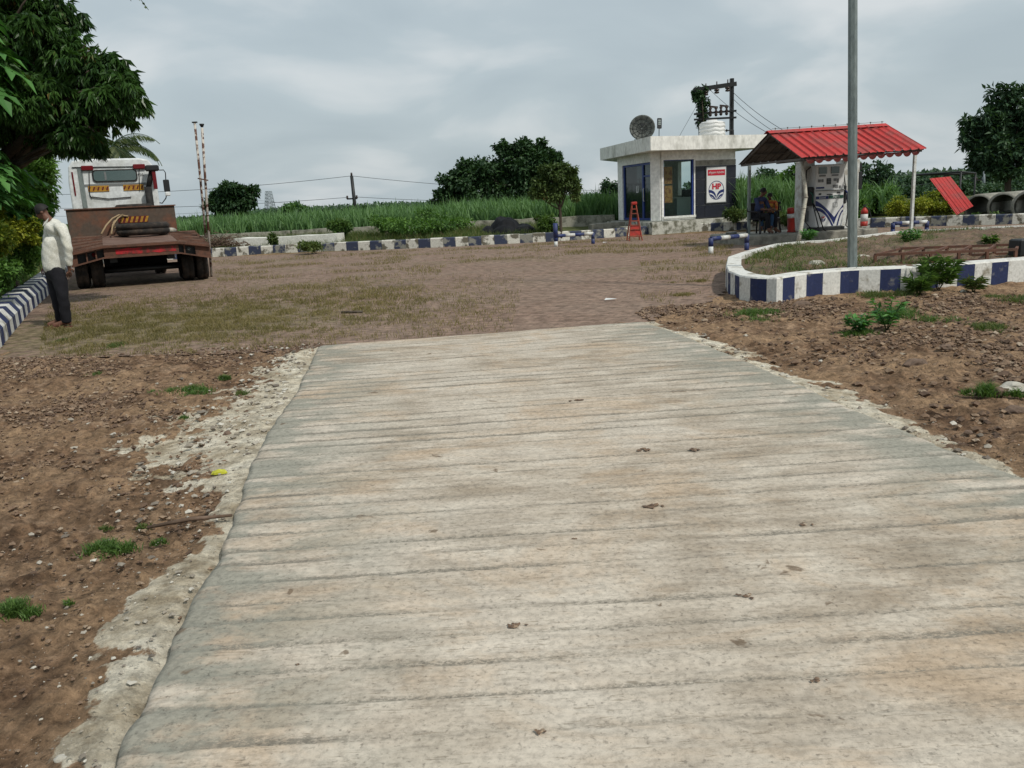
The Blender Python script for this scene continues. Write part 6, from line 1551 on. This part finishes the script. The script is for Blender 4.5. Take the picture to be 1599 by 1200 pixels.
clump(285, 655, 10, 160, .04, M['l_grass'], 'tiny green tuft below the long patch left of the slab')
clump(108, 944, 11, 120, .03, M['l_grass'], 'tiny tuft between the frame edge clump and the slab')
clump(375, 617, 20, 220, .05, M['l_weed'], 'thin weedy tuft nearest the left slab edge')
clump(150, 586, 14, 160, .05, M['l_weed'], 'faint tuft on dirt in front of the standing man')
clump(1190, 493, 70, 1500, .09, M['l_grass'], 'wide green grass strip in front of the round planter left end')
clump(1400, 495, 75, 1800, .11, M['l_grass'], 'wide green grass strip in the dirt in front of the lamp post')
clump(1540, 513, 42, 900, .08, M['l_weed'], 'olive grass patch on the right in front of the rusty frame')
clump(1345, 521, 40, 900, .08, M['l_grass'], 'green grass patch beneath the two leafy weeds')
clump(1540, 616, 30, 1000, .11, M['l_grass'], 'green grass clump beside the flat stones at right')
clump(1590, 620, 16, 350, .08, M['l_grass'], 'green tuft at the right frame edge among flat stones')
clump(1580, 470, 60, 900, .08, M['l_weed'], 'grass strip at the right edge below the planter wall')
clump(1380, 461, 60, 1400, .12, M['l_weed'], 'weeds at the foot of the planter wall below the rusty frame')
clump(1060, 462, 30, 700, .06, M['l_dry'], 'dry brown tuft on the pavers left of the planter')
clump(1085, 440, 30, 700, .07, M['l_dry'], 'dry tuft against the left end of the planter')
clump(100, 532, 20, 300, .05, M['l_weed'], 'weedy tuft right in front of the standing man feet')
clump(180, 541, 26, 600, .06, M['l_weed'], 'weedy tuft at the near edge of the paved yard')
# leafy weeds
def weed(px, py, hpx, n, label, z0=0., L0=.09, m_='l_papaya', w_=.05):
    c = G(px, py, z0); k_ = c.y/F; h = hpx*k_; t = thing('leafy_weed', c, label, 'weed', 'leafy weeds on the dirt'); mb = MB(); Bs, Ds = [], []
    for i in range(7):
        a = i*.9; tip = V(cos(a)*h*.45, sin(a)*h*.45, h*random.uniform(.6, 1)); mb.tube([(0, 0, 0), tip*.5+V(0, 0, h*.08), tip], .005, 4)
        for q in range(n//7): f_ = random.uniform(.3, 1.05); Bs.append(tuple(tip*f_)); Ds.append((random.gauss(0, 1)+cos(a)*.5, random.gauss(0, 1)+sin(a)*.5, random.uniform(-.1, .7)))
    mb.build('stem', M['l_grass'], t).data.attributes.new('rnd', 'FLOAT', 'POINT'); N_ = len(Bs)
    leafmesh('leaf', np.array(Bs), np.array(Ds), rdir(N_)*.4+np.array([0, 0, 1.]), L0*rng.uniform(.6, 1.2, N_), w_*rng.uniform(.7, 1.2, N_), rng.random(N_), M[m_], parent=t)
weed(1340, 522, 34, 130, 'short leafy weed on dirt, left of the taller one')
weed(1385, 518, 48, 170, 'taller leafy weed standing in front of the planter wall')
weed(1465, 455, 52, 700, 'bushy weed growing over the planter wall edge by the rusty frame', .0, .16, 'l_grass', .02)
weed(1435, 462, 36, 420, 'low spreading weed at the planter wall foot left of the bushy one', .0, .14, 'l_grass', .02)
weed(1520, 458, 26, 200, 'low spreading weed at the planter wall foot right of the bushy one', .0, .14, 'l_weed', .02)
weed(1262, 380, 22, 200, 'leafy weed at the back planter rim below the white stick', .25, .12)
weed(1420, 385, 26, 200, 'leafy weed inside the planter near the white canopy post', .25, .12)
weed(1545, 388, 18, 150, 'leafy weed inside the planter above the rusty frame right end', .25, .12, 'l_grass')
# planter grass
pin = [(p[0], p[1]) for p in plan]
P = scatter_poly(pin, 12000, .26, lambda x, y: (sdpoly(x, y, pin) < -.3)*(.06+sst(fbm(x*.8, y*.8, 351, 4, .6)+.1*(x < 6)-.02*(x > 8), .5, .62)))
tag(blades('planter_weeds', P, rng.uniform(.05, .2, len(P)), np.full(len(P), .011), .8, M['l_weed']), 'green and dry weeds growing on the planter soil', 'weeds', kind='stuff')
# ================================================================ loose gravel (uncountable) and single stones
def rocks(name, P, size, m_, label, flat=.55):
    n = len(P); ico = np.array([(1, 0, 0), (-1, 0, 0), (0, 1, 0), (0, -1, 0), (0, 0, 1), (0, 0, -1), (.6, .6, .5), (-.6, .6, .5), (.6, -.6, .5), (-.6, -.6, .5)], float)
    fc = np.array([(4, 6, 0), (4, 2, 6), (4, 7, 2), (4, 1, 7), (4, 9, 1), (4, 3, 9), (4, 8, 3), (4, 0, 8), (0, 6, 2), (2, 7, 1), (1, 9, 3), (3, 8, 0), (0, 2, 5), (2, 1, 5), (1, 3, 5), (3, 0, 5)])
    v = ico[None]*(1+.35*rng.normal(size=(n, 10, 1)).clip(-1, 1)); v[..., 2] *= flat*1.25; a = rng.random(n)*2*pi; ca, sa = np.cos(a)[:, None], np.sin(a)[:, None]; st = (.7+.8*rng.random(n))[:, None]
    x, y = v[..., 0]*st, v[..., 1]; v = np.stack([x*ca-y*sa, x*sa+y*ca, v[..., 2]], -1)*size[:, None, None]+P[:, None, :]
    f = (fc[None]+(np.arange(n)*10)[:, None, None]).reshape(-1, 3)
    return npmesh(name, v.reshape(-1, 3), f, m_, {'rnd': np.repeat(rng.random(n), 10)})
mt, t_, p_, o_ = newmat('clod'); s_ = S(t_); c_ = s_.ramp(s_.attr('rnd'), [(0, (.08, .05, .033)), (.6, (.17, .11, .07)), (.95, (.25, .18, .12)), (1, (.34, .28, .21))])
s_.l(s_.mix(1., c_, s_.ramp(s_.noise(s_.obj(), 40, 4, .7), [(.3, .65), (.7, 1.3)]), 'MULTIPLY'), p_.inputs['Base Color']); p_.inputs['Roughness'].default_value = .95; M['clod'] = mt
mt, t_, p_, o_ = newmat('cement_crumb'); s_ = S(t_); c_ = s_.ramp(s_.attr('rnd'), [(0, (.12, .1, .08)), (.5, (.3, .27, .22)), (1, (.5, .48, .42))]); s_.l(c_, p_.inputs['Base Color']); p_.inputs['Roughness'].default_value = .95; M['crumb'] = mt
def rubble(name, n, x0, x1, y0, y1, label, dens, smin, smax, m_, cond, zz=0.0):
    x = rng.uniform(x0, x1, n*4); y = y0+(y1-y0)*rng.random(n*4)**1.3; ok = cond(x, y) & (rng.random(n*4) < dens(x, y)); x, y = x[ok][:n], y[ok][:n]
    sz = (smin+(smax-smin)*rng.random(len(x))**6)*np.clip(y/5.5, .35, 1); P = np.stack([x, y, zz+sz*.1+.012*fbm(x*6, y*6, 5, 3)], 1)
    tag(rocks(name, P, sz, m_, label), label, 'rubble', kind='stuff')
left_of = lambda x, y: (x < np.interp(y, [p[1] for p in slabL], [p[0] for p in slabL])-.05)
right_of = lambda x, y: (x > np.interp(y, [p[1] for p in slabR], [p[0] for p in slabR])+.05)
notyard = lambda x, y: (sdpoly(x, y, yard) > -.35)
dn = lambda x, y: (.12+.88*sst(fbm(x*.9, y*.9, 501, 5, .6), .38, .6))*(.35+.65*sst(y, 3, 5))
rubble('dirt_clods', 46000, -7.5, 0, 1.6, 9.6, 'loose brown clods and gravel on the left dirt', dn, .003, .024, M['clod'], lambda x, y: left_of(x, y) & notyard(x, y))
rubble('dirt_clods', 46000, 1.2, 10.5, 3.0, 11.3, 'loose brown clods and gravel on the right dirt', dn, .004, .034, M['clod'], lambda x, y: right_of(x, y) & notyard(x, y) & (sdpoly(x, y, plan) > 0))
rubble('cement_crumbs', 4500, -3.5, 0, 1.8, 9.4, 'pale cement crumbs along the left slab edge', lambda x, y: np.exp(-sdpoly(x, y, slab_poly)/.35), .003, .028, M['crumb'], lambda x, y: left_of(x, y), .02)
rubble('cement_crumbs', 3500, 1.2, 4.5, 3.0, 9.8, 'grey cement crumbs along the right slab edge', lambda x, y: np.exp(-sdpoly(x, y, slab_poly)/.12), .004, .03, M['crumb'], lambda x, y: right_of(x, y), .015)
rubble('soil_clods', 6000, 3, 16, 10.5, 19, 'brown clods on the planter soil', lambda x, y: sst(fbm(x, y, 511, 3), .35, .6), .01, .08, M['clod'], lambda x, y: sdpoly(x, y, plan) < -.3, .22)
def stone(px, py, w_, h_, m_, label, z=0.0, nm='stone', d_=None, rz_=0):
    c = G(px, py, z); k_ = c.y/F; import bmesh
    bm = bmesh.new(); bmesh.ops.create_icosphere(bm, subdivisions=3, radius=1)
    sd_ = random.random()*50
    from mathutils import noise as mn
    for v in bm.verts:
        n_ = mn.noise(v.co*1.3+Vector((sd_, 0, 0)))*.35+mn.noise(v.co*3.1+Vector((0, sd_, 0)))*.12; v.co *= 1+n_
        v.co = Vector((v.co.x*w_*k_/2, v.co.y*(d_ or w_*.8)*k_/2, v.co.z*h_*k_/2))
        if v.co.z < -h_*k_*.2: v.co.z = -h_*k_*.2
    me = bpy.data.meshes.new(nm); bm.to_mesh(me); bm.free(); me.materials.append(m_); o = link(nm, me, None, (c.x, c.y, z+h_*k_*.18)); o.rotation_euler.z = rz_
    tag(o, label, 'stone', 'single stones lying on the ground'); return o
stone(98, 1187, 26, 14, M['wstonebit'], 'pale flat stone in the dirt at the bottom left')
stone(1582, 608, 46, 16, M['wstonebit'], 'flat pale slab stone at the right frame edge beside grass', rz_=.3)
stone(1561, 617, 20, 18, M['bstone'], 'rounded brown stone leaning on the flat slab stone')
stone(1585, 643, 34, 14, M['bstone'], 'flat brown stone below the flat slab stone at right')
stone(1477, 546, 22, 12, M['bstone'], 'tan stone in the right dirt beyond the grass patch')
stone(1430, 571, 36, 16, M['bstone'], 'dark brown clod lump in the middle of the right dirt')
stone(1512, 678, 14, 10, M['bstone'], 'small dark stone near the right slab edge')
stone(355, 681, 13, 11, M['bstone'], 'small grey stone on the cement spill left of the slab')
stone(142, 667, 18, 10, M['wstonebit'], 'pale stone on the left dirt below the grass patch')
stone(1504, 458, 10, 8, M['wstonebit'], 'white pebble in front of the planter wall')
stone(1170, 484, 12, 6, M['bstone'], 'small flat stone near the planter left front')
stone(1252, 478, 26, 12, M['bstone'], 'brown clod at the foot of the planter front corner')
stone(235, 967, 14, 9, M['bstone'], 'dark clod beside the left slab edge, lower part')
# stick, yard stick, wrapper
p0, p1 = G(230, 824, .03), G(362, 805, .06); mb = MB(); mb.tube([(0, 0, 0), (p1-p0)*.5+V(0, .02, .004), p1-p0], [.008, .011, .007], 6); tag(mb.build('stick', M['twig'], None, p0), 'long thin brown stick on the dirt ending at the left slab edge', 'stick')
p0, p1 = G(533, 488, .02), G(566, 487, .02); mb = MB(); mb.tube([(0, 0, 0), (p1-p0)], .02, 6); tag(mb.build('stick', M['bark'], None, p0), 'short dark stick lying on the pavers beyond the slab', 'stick')
c = G(342, 740, .025); mb = MB()
pts = [(-.045, -.012, 0), (-.02, -.022, .012), (.02, -.015, .018), (.05, 0, .008), (.03, .018, .02), (-.01, .02, .01), (-.04, .01, .014)]
cc = mb.add([(0, 0, .028)]); b_ = mb.add(pts)
for i in range(7): mb.face((cc, b_+i, b_+(i+1) % 7))
b2 = mb.add([(x, y, 0) for x, y, z in pts])
for i in range(7): mb.face((b_+i, b2+i, b2+(i+1) % 7, b_+(i+1) % 7))
tag(mb.build('wrapper', M['paleyel'], None, c), 'crumpled yellow wrapper on the cement spill', 'litter')
for px, py, l_ in ((953, 468, 'white paper scrap on the pavers left of the planter'), (945, 379, 'small white scrap below the far kerb')):
    c = G(px, py, .02); mb = MB(); mb.quad((-.09, -.03, 0), (.08, -.05, .012), (.1, .04, .004), (-.06, .05, .02)); mb.quad((-.06, .05, .019), (.1, .04, .003), (.08, -.05, .011), (-.09, -.03, -.001)); tag(mb.build('paper_scrap', M['signw'], None, c), l_, 'litter')
# dung / mud spots on the slab (flat crumbs)
for i, (px, py, w_) in enumerate(((845, 1143, 22), (1278, 1064, 24), (1162, 931, 22), (1257, 820, 18), (1020, 791, 26), (800, 977, 24), (903, 626, 18), (1010, 703, 22), (1085, 703, 18), (897, 842, 7), (465, 1039, 8))):
    ctr = G(px, py, SZ); k_ = ctr.y/F; n = 9; P = np.stack([rng.normal(size=n)*w_*k_*.3, rng.normal(size=n)*w_*k_*.14, np.full(n, .001)], 1)
    o = rocks('mud_crumbs', P, rng.uniform(.2, .75, n)*w_*k_*.35, M['clod'], '', .25); o.location = ctr+V(0, 0, .002)
    where = ['lowest, at the bottom centre', 'at the lower right', 'right of centre below the middle', 'in the right middle', 'pair at the centre of the slab', 'left of centre in the lower half', 'in the far part of the slab', 'upper right of the centre pair', 'far right near the dark grooves', 'tiny, between the centre pair and the lower left one', 'tiny, near the lower left edge'][i]
    tag(o, 'dried mud lump on the concrete, '+where, 'mud', 'mud lumps on the slab')
# ================================================================ things in and behind the planter
# rusty ladder frame
def ladder(P4, zh, nm, label, rungs):
    a, b, c, d = P4; base = a.copy(); t = thing(nm, base, label, 'frame'); q = [p-base for p in P4]
    for s0, s1 in ((q[0], q[1]), (q[3], q[2])):
        for z in (0.03, zh): mb = MB(); mb.beam(s0+V(0, 0, z), s1+V(0, 0, z), .04, .04); mb.build('rail', M['rust'], t)
        for i in range(rungs+1): p_ = s0.lerp(s1, i/rungs); mb = MB(); mb.box(p_+V(0, 0, zh/2+.015), (.038, .038, zh-.03)); mb.build('upright', M['rust'], t)
    for i in range(rungs+1): f_ = i/rungs; mb = MB(); mb.beam(q[0].lerp(q[1], f_)+V(0, 0, zh-.002), q[3].lerp(q[2], f_)+V(0, 0, zh-.002), .035, .035); mb.build('crosspiece', M['rust'], t)
A_, B_ = G(1366, 417, .26), G(1502, 415, .26); C_, D2 = G(1594, 403, .26), G(1590, 400, .26)
ladder([G(1366, 416, .28), G(1585, 408, .28), G(1590, 399, .28), G(1405, 405, .28)], .17, 'rusty_frame', 'long rusty steel ladder frame lying in the planter', 5)
c = G(1600, 400, .3); mb = MB(); mb.box((0, 0, .13), (.36, .3, .26), bev=.02); tag(mb.build('black_box', M['blackm'], None, c), 'small black box in the planter at the right frame edge', 'box')
for px, py in ((1262, 415), (1290, 405), (1345, 395), (1250, 400)): pass
stone(1275, 418, 30, 16, M['wstonebit'], 'pale flat rock in the planter left of the lamp post', .26)
stone(1345, 408, 26, 14, M['wstonebit'], 'pale rock in the planter right of the lamp post', .26)
stone(1300, 401, 18, 12, M['bstone'], 'brown rock in the planter behind the pale flat one', .26)
stone(1490, 398, 16, 10, M['bstone'], 'brown rock in the planter behind the rusty frame', .26)
# pipe frame shed
Yp = 32; f0 = D(1426, 335, Yp); t = thing('pipe_shelter', (f0.x, Yp, 0), 'black steel pipe frame standing over the leaning red sheet', 'frame'); xr = D(1519, 335, Yp).x-f0.x
zt0, zt1 = D(1426, 274, Yp).z, D(1519, 271, Yp).z
for x, y, z in ((0, 0, zt0), (xr, 0, zt1), (xr*.33, -1.8, zt0+.02), (xr*.95, 2.0, zt1)): mb = MB(); mb.tube([(x, y, 0), (x, y, z)], .035, 8); mb.build('post', M['blackm'], t)
for a, b in (((0, 0, zt0), (xr, 0, zt1)), ((0, 0, zt0), (xr*.33, -1.8, zt0+.02)), ((xr, 0, zt1), (xr*.95, 2, zt1)), ((xr*.33, -1.8, zt0+.02), (xr, 0, zt1))): mb = MB(); mb.tube([a, b], .035, 8); mb.build('beam', M['blackm'], t)
mb = MB(); mb.box((xr*.38, -.6, .55), (1.1, .7, .08)); mb.tube([(xr*.38-.5, -.6, 0), (xr*.38-.5, -.6, .55)], .04); mb.tube([(xr*.38+.5, -.6, 0), (xr*.38+.5, -.6, .55)], .04); mb.build('bench', M['blackm'], t)
# red sheet
q = [D(1451.5, 279, 30.2), D(1484, 276, 30.2), D(1514, 315, 28.7), D(1505, 334, 28.6), D(1492, 334, 28.6)]
b0 = Vector((q[4].x, 28.6, 0)); q[2] = D(1513, 334, 28.6) if False else q[2]
mb = MB(); A_, B_, C_, E_ = q[0]-b0, q[1]-b0, D(1520, 322, 28.6)-b0, D(1494, 336, 28.6)-b0
nn = 40
for i in range(nn+1):
    f_ = i/nn; rz_ = .03*max(0, 1-abs(((f_*6) % 1)-.5)/.15)
    for j in range(7): g_ = j/6; p_ = A_.lerp(B_, f_).lerp(E_.lerp(C_, f_), g_); mb.v.append((p_.x, p_.y-rz_-.0, p_.z)); 
for i in range(nn):
    for j in range(6): a = i*7+j; mb.face((a, a+1, a+8, a+7))
o = mb.build('red_sheet', M['redsheet'], None, b0); so_ = o.modifiers.new('thick', 'SOLIDIFY'); so_.thickness = .01; tag(o, 'red corrugated roofing sheet leaning against the black pipe frame', 'roofing sheet')
# concrete pipes
for i, (px, py, r_) in enumerate(((1528, 318.5, 16), (1566, 317, 17), (1606, 316, 18))):
    Y = 29.6-.75*i; R = r_*1.32*Y/F; c = D(px, py, Y); t = thing('concrete_pipe', (c.x, Y, max(R, 0)), ['leftmost large concrete pipe beside the leaning red sheet', 'middle large concrete pipe of the row', 'rightmost large concrete pipe cut by the frame edge'][i], 'concrete pipe', 'large concrete pipes lying in a row')
    t.rotation_euler.z = radians(-58)
    RR = Matrix.Rotation(pi/2, 3, 'X'); mb = MB(); mb.cur = 0
    mb.lathe([(R*.84, 0), (R, 0), (R, -2.2), (R*.84, -2.2)], (0, 0, 0), 30, RR, cap=False)
    t.rotation_euler.z = radians(-48)
    mb.build('shell', M['cempipe'], t); mb = MB(); mb.lathe([(R*.84, -2.2), (R*.84, 0)], (0, 0, 0), 30, RR, cap=False); mb.build('shaded_inside', M['pipe_shade'], t)  # inner wall takes the cement with painted-in shade
bush('shrub', [PB(1525, 338, 28.3, 10, 5), PB(1555, 336, 28.3, 8, 5)], 260, M['l_grass'], 'tiny green plants in front of the concrete pipes', 'shrubs on the field verge', .1, .06)
# ================================================================ things on the field verge
def wallblock(pts, z1, m_, nm, label, wd_=.25, z0=-.1, cat='wall'):
    a, b = Vector((pts[0][0], pts[0][1], 0)), Vector((pts[1][0], pts[1][1], 0)); base = a; mb = MB(); d = b-a; n = max(2, int(d.length/.5)); dn_ = d.normalized(); nr_ = Vector((-dn_.y, dn_.x, 0))
    prev = None
    for i in range(n+1):
        p_ = d*(i/n); zz = z1+random.uniform(-.02, .02); r_ = mb.add([p_+V(0, 0, z0), p_+V(0, 0, zz), p_+nr_*wd_+V(0, 0, zz+.005), p_+nr_*wd_+V(0, 0, z0)])
        if prev is not None:
            for q in range(3): mb.face((prev+q, r_+q, r_+q+1, prev+q+1)[::-1])
        prev = r_
        if i in (0, n): mb.face((r_, r_+1, r_+2, r_+3))
    tag(mb.build(nm, m_, None, base), label, cat)
a, b = D(355, 385, 33.6), D(527, 378, 33.0); wallblock((xy(a), xy(b)), D(527, 366, 33.0).z, M['wblock'], 'white_block', 'long low whitewashed block behind the kerb near the truck', .9)
a, b = D(300, 365, 37), D(450, 358, 37); wallblock((xy(a), xy(b)), .72, M['stone'], 'boundary_wall', 'old grey boundary wall at the cane field edge behind the white block', .3)
a, b = D(455, 358, 37), D(960, 345, 36.2); wallblock((xy(a), xy(b)), .74, M['stone'], 'boundary_wall', 'long mossy boundary wall running behind the tarpaulin to the kiosk', .3)
a, b = D(925, 352, 33.4), D(975, 350, 33.6); wallblock((xy(a), xy(b)), .48, M['cem'], 'cement_block', 'plain cement block at the left foot of the kiosk', .6)
# brush pile
c = D(338, 375, 33.2); t = MB(); b0 = Vector((c.x, 33.2, .1))
for i in range(420):
    a = random.uniform(0, 2*pi); x, y = random.gauss(0, .55), random.gauss(0, .35); z = abs(random.gauss(0, .2))+.08*(1-abs(x)); ln = random.uniform(.15, .5)
    p_ = V(x, y, z+.15); d = V(random.gauss(0, 1), random.gauss(0, 1), random.gauss(0, .35)).normalized()*ln; t.tube([p_, p_+d*.5+V(0, 0, .03), p_+d], [.014, .011, .005], 4, cap=False)
tag(t.build('brush_pile', M['twig'], None, b0), 'heap of dead brown branches behind the kerb by the trailer', 'brush', kind='stuff')
# tarpaulin mound
c = D(793, 358, 33.6); b0 = Vector((c.x, 33.6, .3)); n = 70; xs = np.linspace(-1.15, 1.15, n); ys = np.linspace(-.7, .8, 46); X, Y_ = np.meshgrid(xs, ys, indexing='ij')
def bump2(cx_, cy_, rx, ry, h): return h*np.clip(1-((X-cx_)/rx)**2-((Y_-cy_)/ry)**2, 0, 1)**.6
Z = np.maximum.reduce([bump2(-.15, .2, .95, .7, .6)*.5+bump2(-.1, .1, .6, .5, .36), bump2(-.15, -.35, .5, .35, .3), bump2(.65, .0, .5, .5, .36), bump2(-.75, .1, .4, .5, .3)])
rid = 1-np.abs(2*fbm(X*1.8+3, Y_*1.8, 601, 3)-1); Z = Z*(.55+.5*rid)+.05*fbm(X*6, Y_*6, 605, 3)*(Z > .02)-.02
v = np.stack([X, Y_, Z], -1).reshape(-1, 3); i, j = np.meshgrid(np.arange(n-1), np.arange(45), indexing='ij'); f = np.stack([i*46+j, (i+1)*46+j, (i+1)*46+j+1, i*46+j+1], -1).reshape(-1, 4); keep = (v[f][:, :, 2] > -.018).any(1)
o = npmesh('tarpaulin_heap', v, f[keep], M['tarp'], smooth=True); o.location = b0; tag(o, 'heap covered with black tarpaulin in the weeds behind the kerb', 'tarpaulin')
# ================================================================ power lines
def upole(px, pyb, pyt, Y, label, lean=0, arm=True, m_=None, r=.1, pxt=None):
    b = D(px, pyb, Y); tp = D(pxt or px, pyt, Y); t = thing('utility_pole', (b.x, Y, 0), label, 'utility pole'); q = V(tp.x-b.x, 0, tp.z)
    mb = MB(); mb.tube([(0, 0, 0), q], [r*1.2, r], 8); mb.build('pole', m_ or M['blackm'], t)
    if arm:
        mb = MB(); mb.beam(q+V(-.45, 0, -1.5), q+V(.25, 0, -1.5), .1, .1); mb.build('crossarm', M['blackm'], t)
        for dx_, dz in ((-.42, -1.5), (.22, -1.5), (0, 0)): mb = MB(); mb.lathe([(.05, 0), (.09, .06), (.05, .12), (.08, .18), (.02, .22)], q+V(dx_, 0, dz), 8); mb.build('insulator', M['ins'], t)
    return t, Vector((tp.x, Y, tp.z))
Yu = 58; _, ut = upole(556, 335, 275, Yu, 'dark utility pole with insulators standing in the cane field', pxt=549, r=.11)
_, ur_ = upole(1536, 315, 252, 70, 'pale distant utility pole left of the right hand tree', pxt=1535, m_=M['haze_metal'], r=.12)
def wire(a, b, sag, label, r=.014, n=16):
    base = a.copy(); mb = MB(); mb.tube([a.lerp(b, i/n)-V(0, 0, sag*4*(i/n)*(1-i/n))-base for i in range(n+1)], r, 4, cap=False); tag(mb.build('power_line', M['wire'], None, base), label, 'wire', 'power lines')
wire(ut, D(-60, 302, 62), .5, 'topmost power line running left from the dark field pole')
wire(ut-V(.4, 0, 1.4), D(-60, 322, 62), .4, 'lower power line running left from the dark field pole')
wire(ut, D(1000, 296, 74), .4, 'topmost power line running right from the dark field pole')
wire(ut-V(-.2, 0, 1.4), D(1000, 306, 74), .4, 'lower power line running right from the dark field pole')
wire(D(60, 338, 80), D(470, 322, 90), .3, 'faint low power line crossing behind the round tree', .012)
wire(D(400, 313, 150), D(700, 333, 130), .3, 'faint power line sloping down toward the cane from the pylon', .014)
wire(D(1142, 142, Yh), D(1300, 235, 38), .4, 'upper wire running right and down from the double pole', .012)
wire(D(1142, 152, Yh), D(1290, 240, 36), .4, 'middle wire running right and down from the double pole', .012)
wire(D(1108, 140, Yh), D(1275, 238, 34), .4, 'long wire from the double pole crossarm toward the canopy', .012)
wire(D(1088, 165, Yh), D(1058, 218, 38), .0, 'thin stay wire from the vine covered pole to the kiosk roof', .01)
wire(D(1320, 275, 66), ur_-V(0, 0, .3), .3, 'faint line left of the pale distant pole', .016)
wire(ur_-V(0, 0, 1.2), D(1330, 290, 60), .3, 'lower faint line left of the pale distant pole', .016)
wire(ur_, D(1700, 246, 66), .3, 'faint line right of the pale distant pole', .016)
# pylon
Yt = 260; b = D(423, 335, Yt); tz = D(423, 299, Yt).z; t = thing('pylon', (b.x, Yt, 0), 'pale lattice transmission pylon far beyond the cane field', 'pylon')
mb = MB()
for sx in (-1, 1):
    for sy in (-1, 1): mb.tube([(sx*1.6, sy*1.6, 0), (sx*.75, sy*.75, tz)], .11, 5)
for i in range(8):
    z0, z1 = tz*i/8, tz*(i+1)/8; w0_, w1_ = 1.6-.85*i/8, 1.6-.85*(i+1)/8
    for s_ in (-1, 1):
        mb.tube([(-w0_, s_*w0_, z0), (w1_, s_*w1_, z1)], .06, 4); mb.tube([(w0_, s_*w0_, z0), (-w1_, s_*w1_, z1)], .06, 4); mb.tube([(s_*w0_, -w0_, z0), (s_*w1_, w1_, z1)], .06, 4); mb.tube([(-w1_, s_*w1_, z1), (w1_, s_*w1_, z1)], .06, 4)
mb.build('lattice', M['haze_metal'], t)
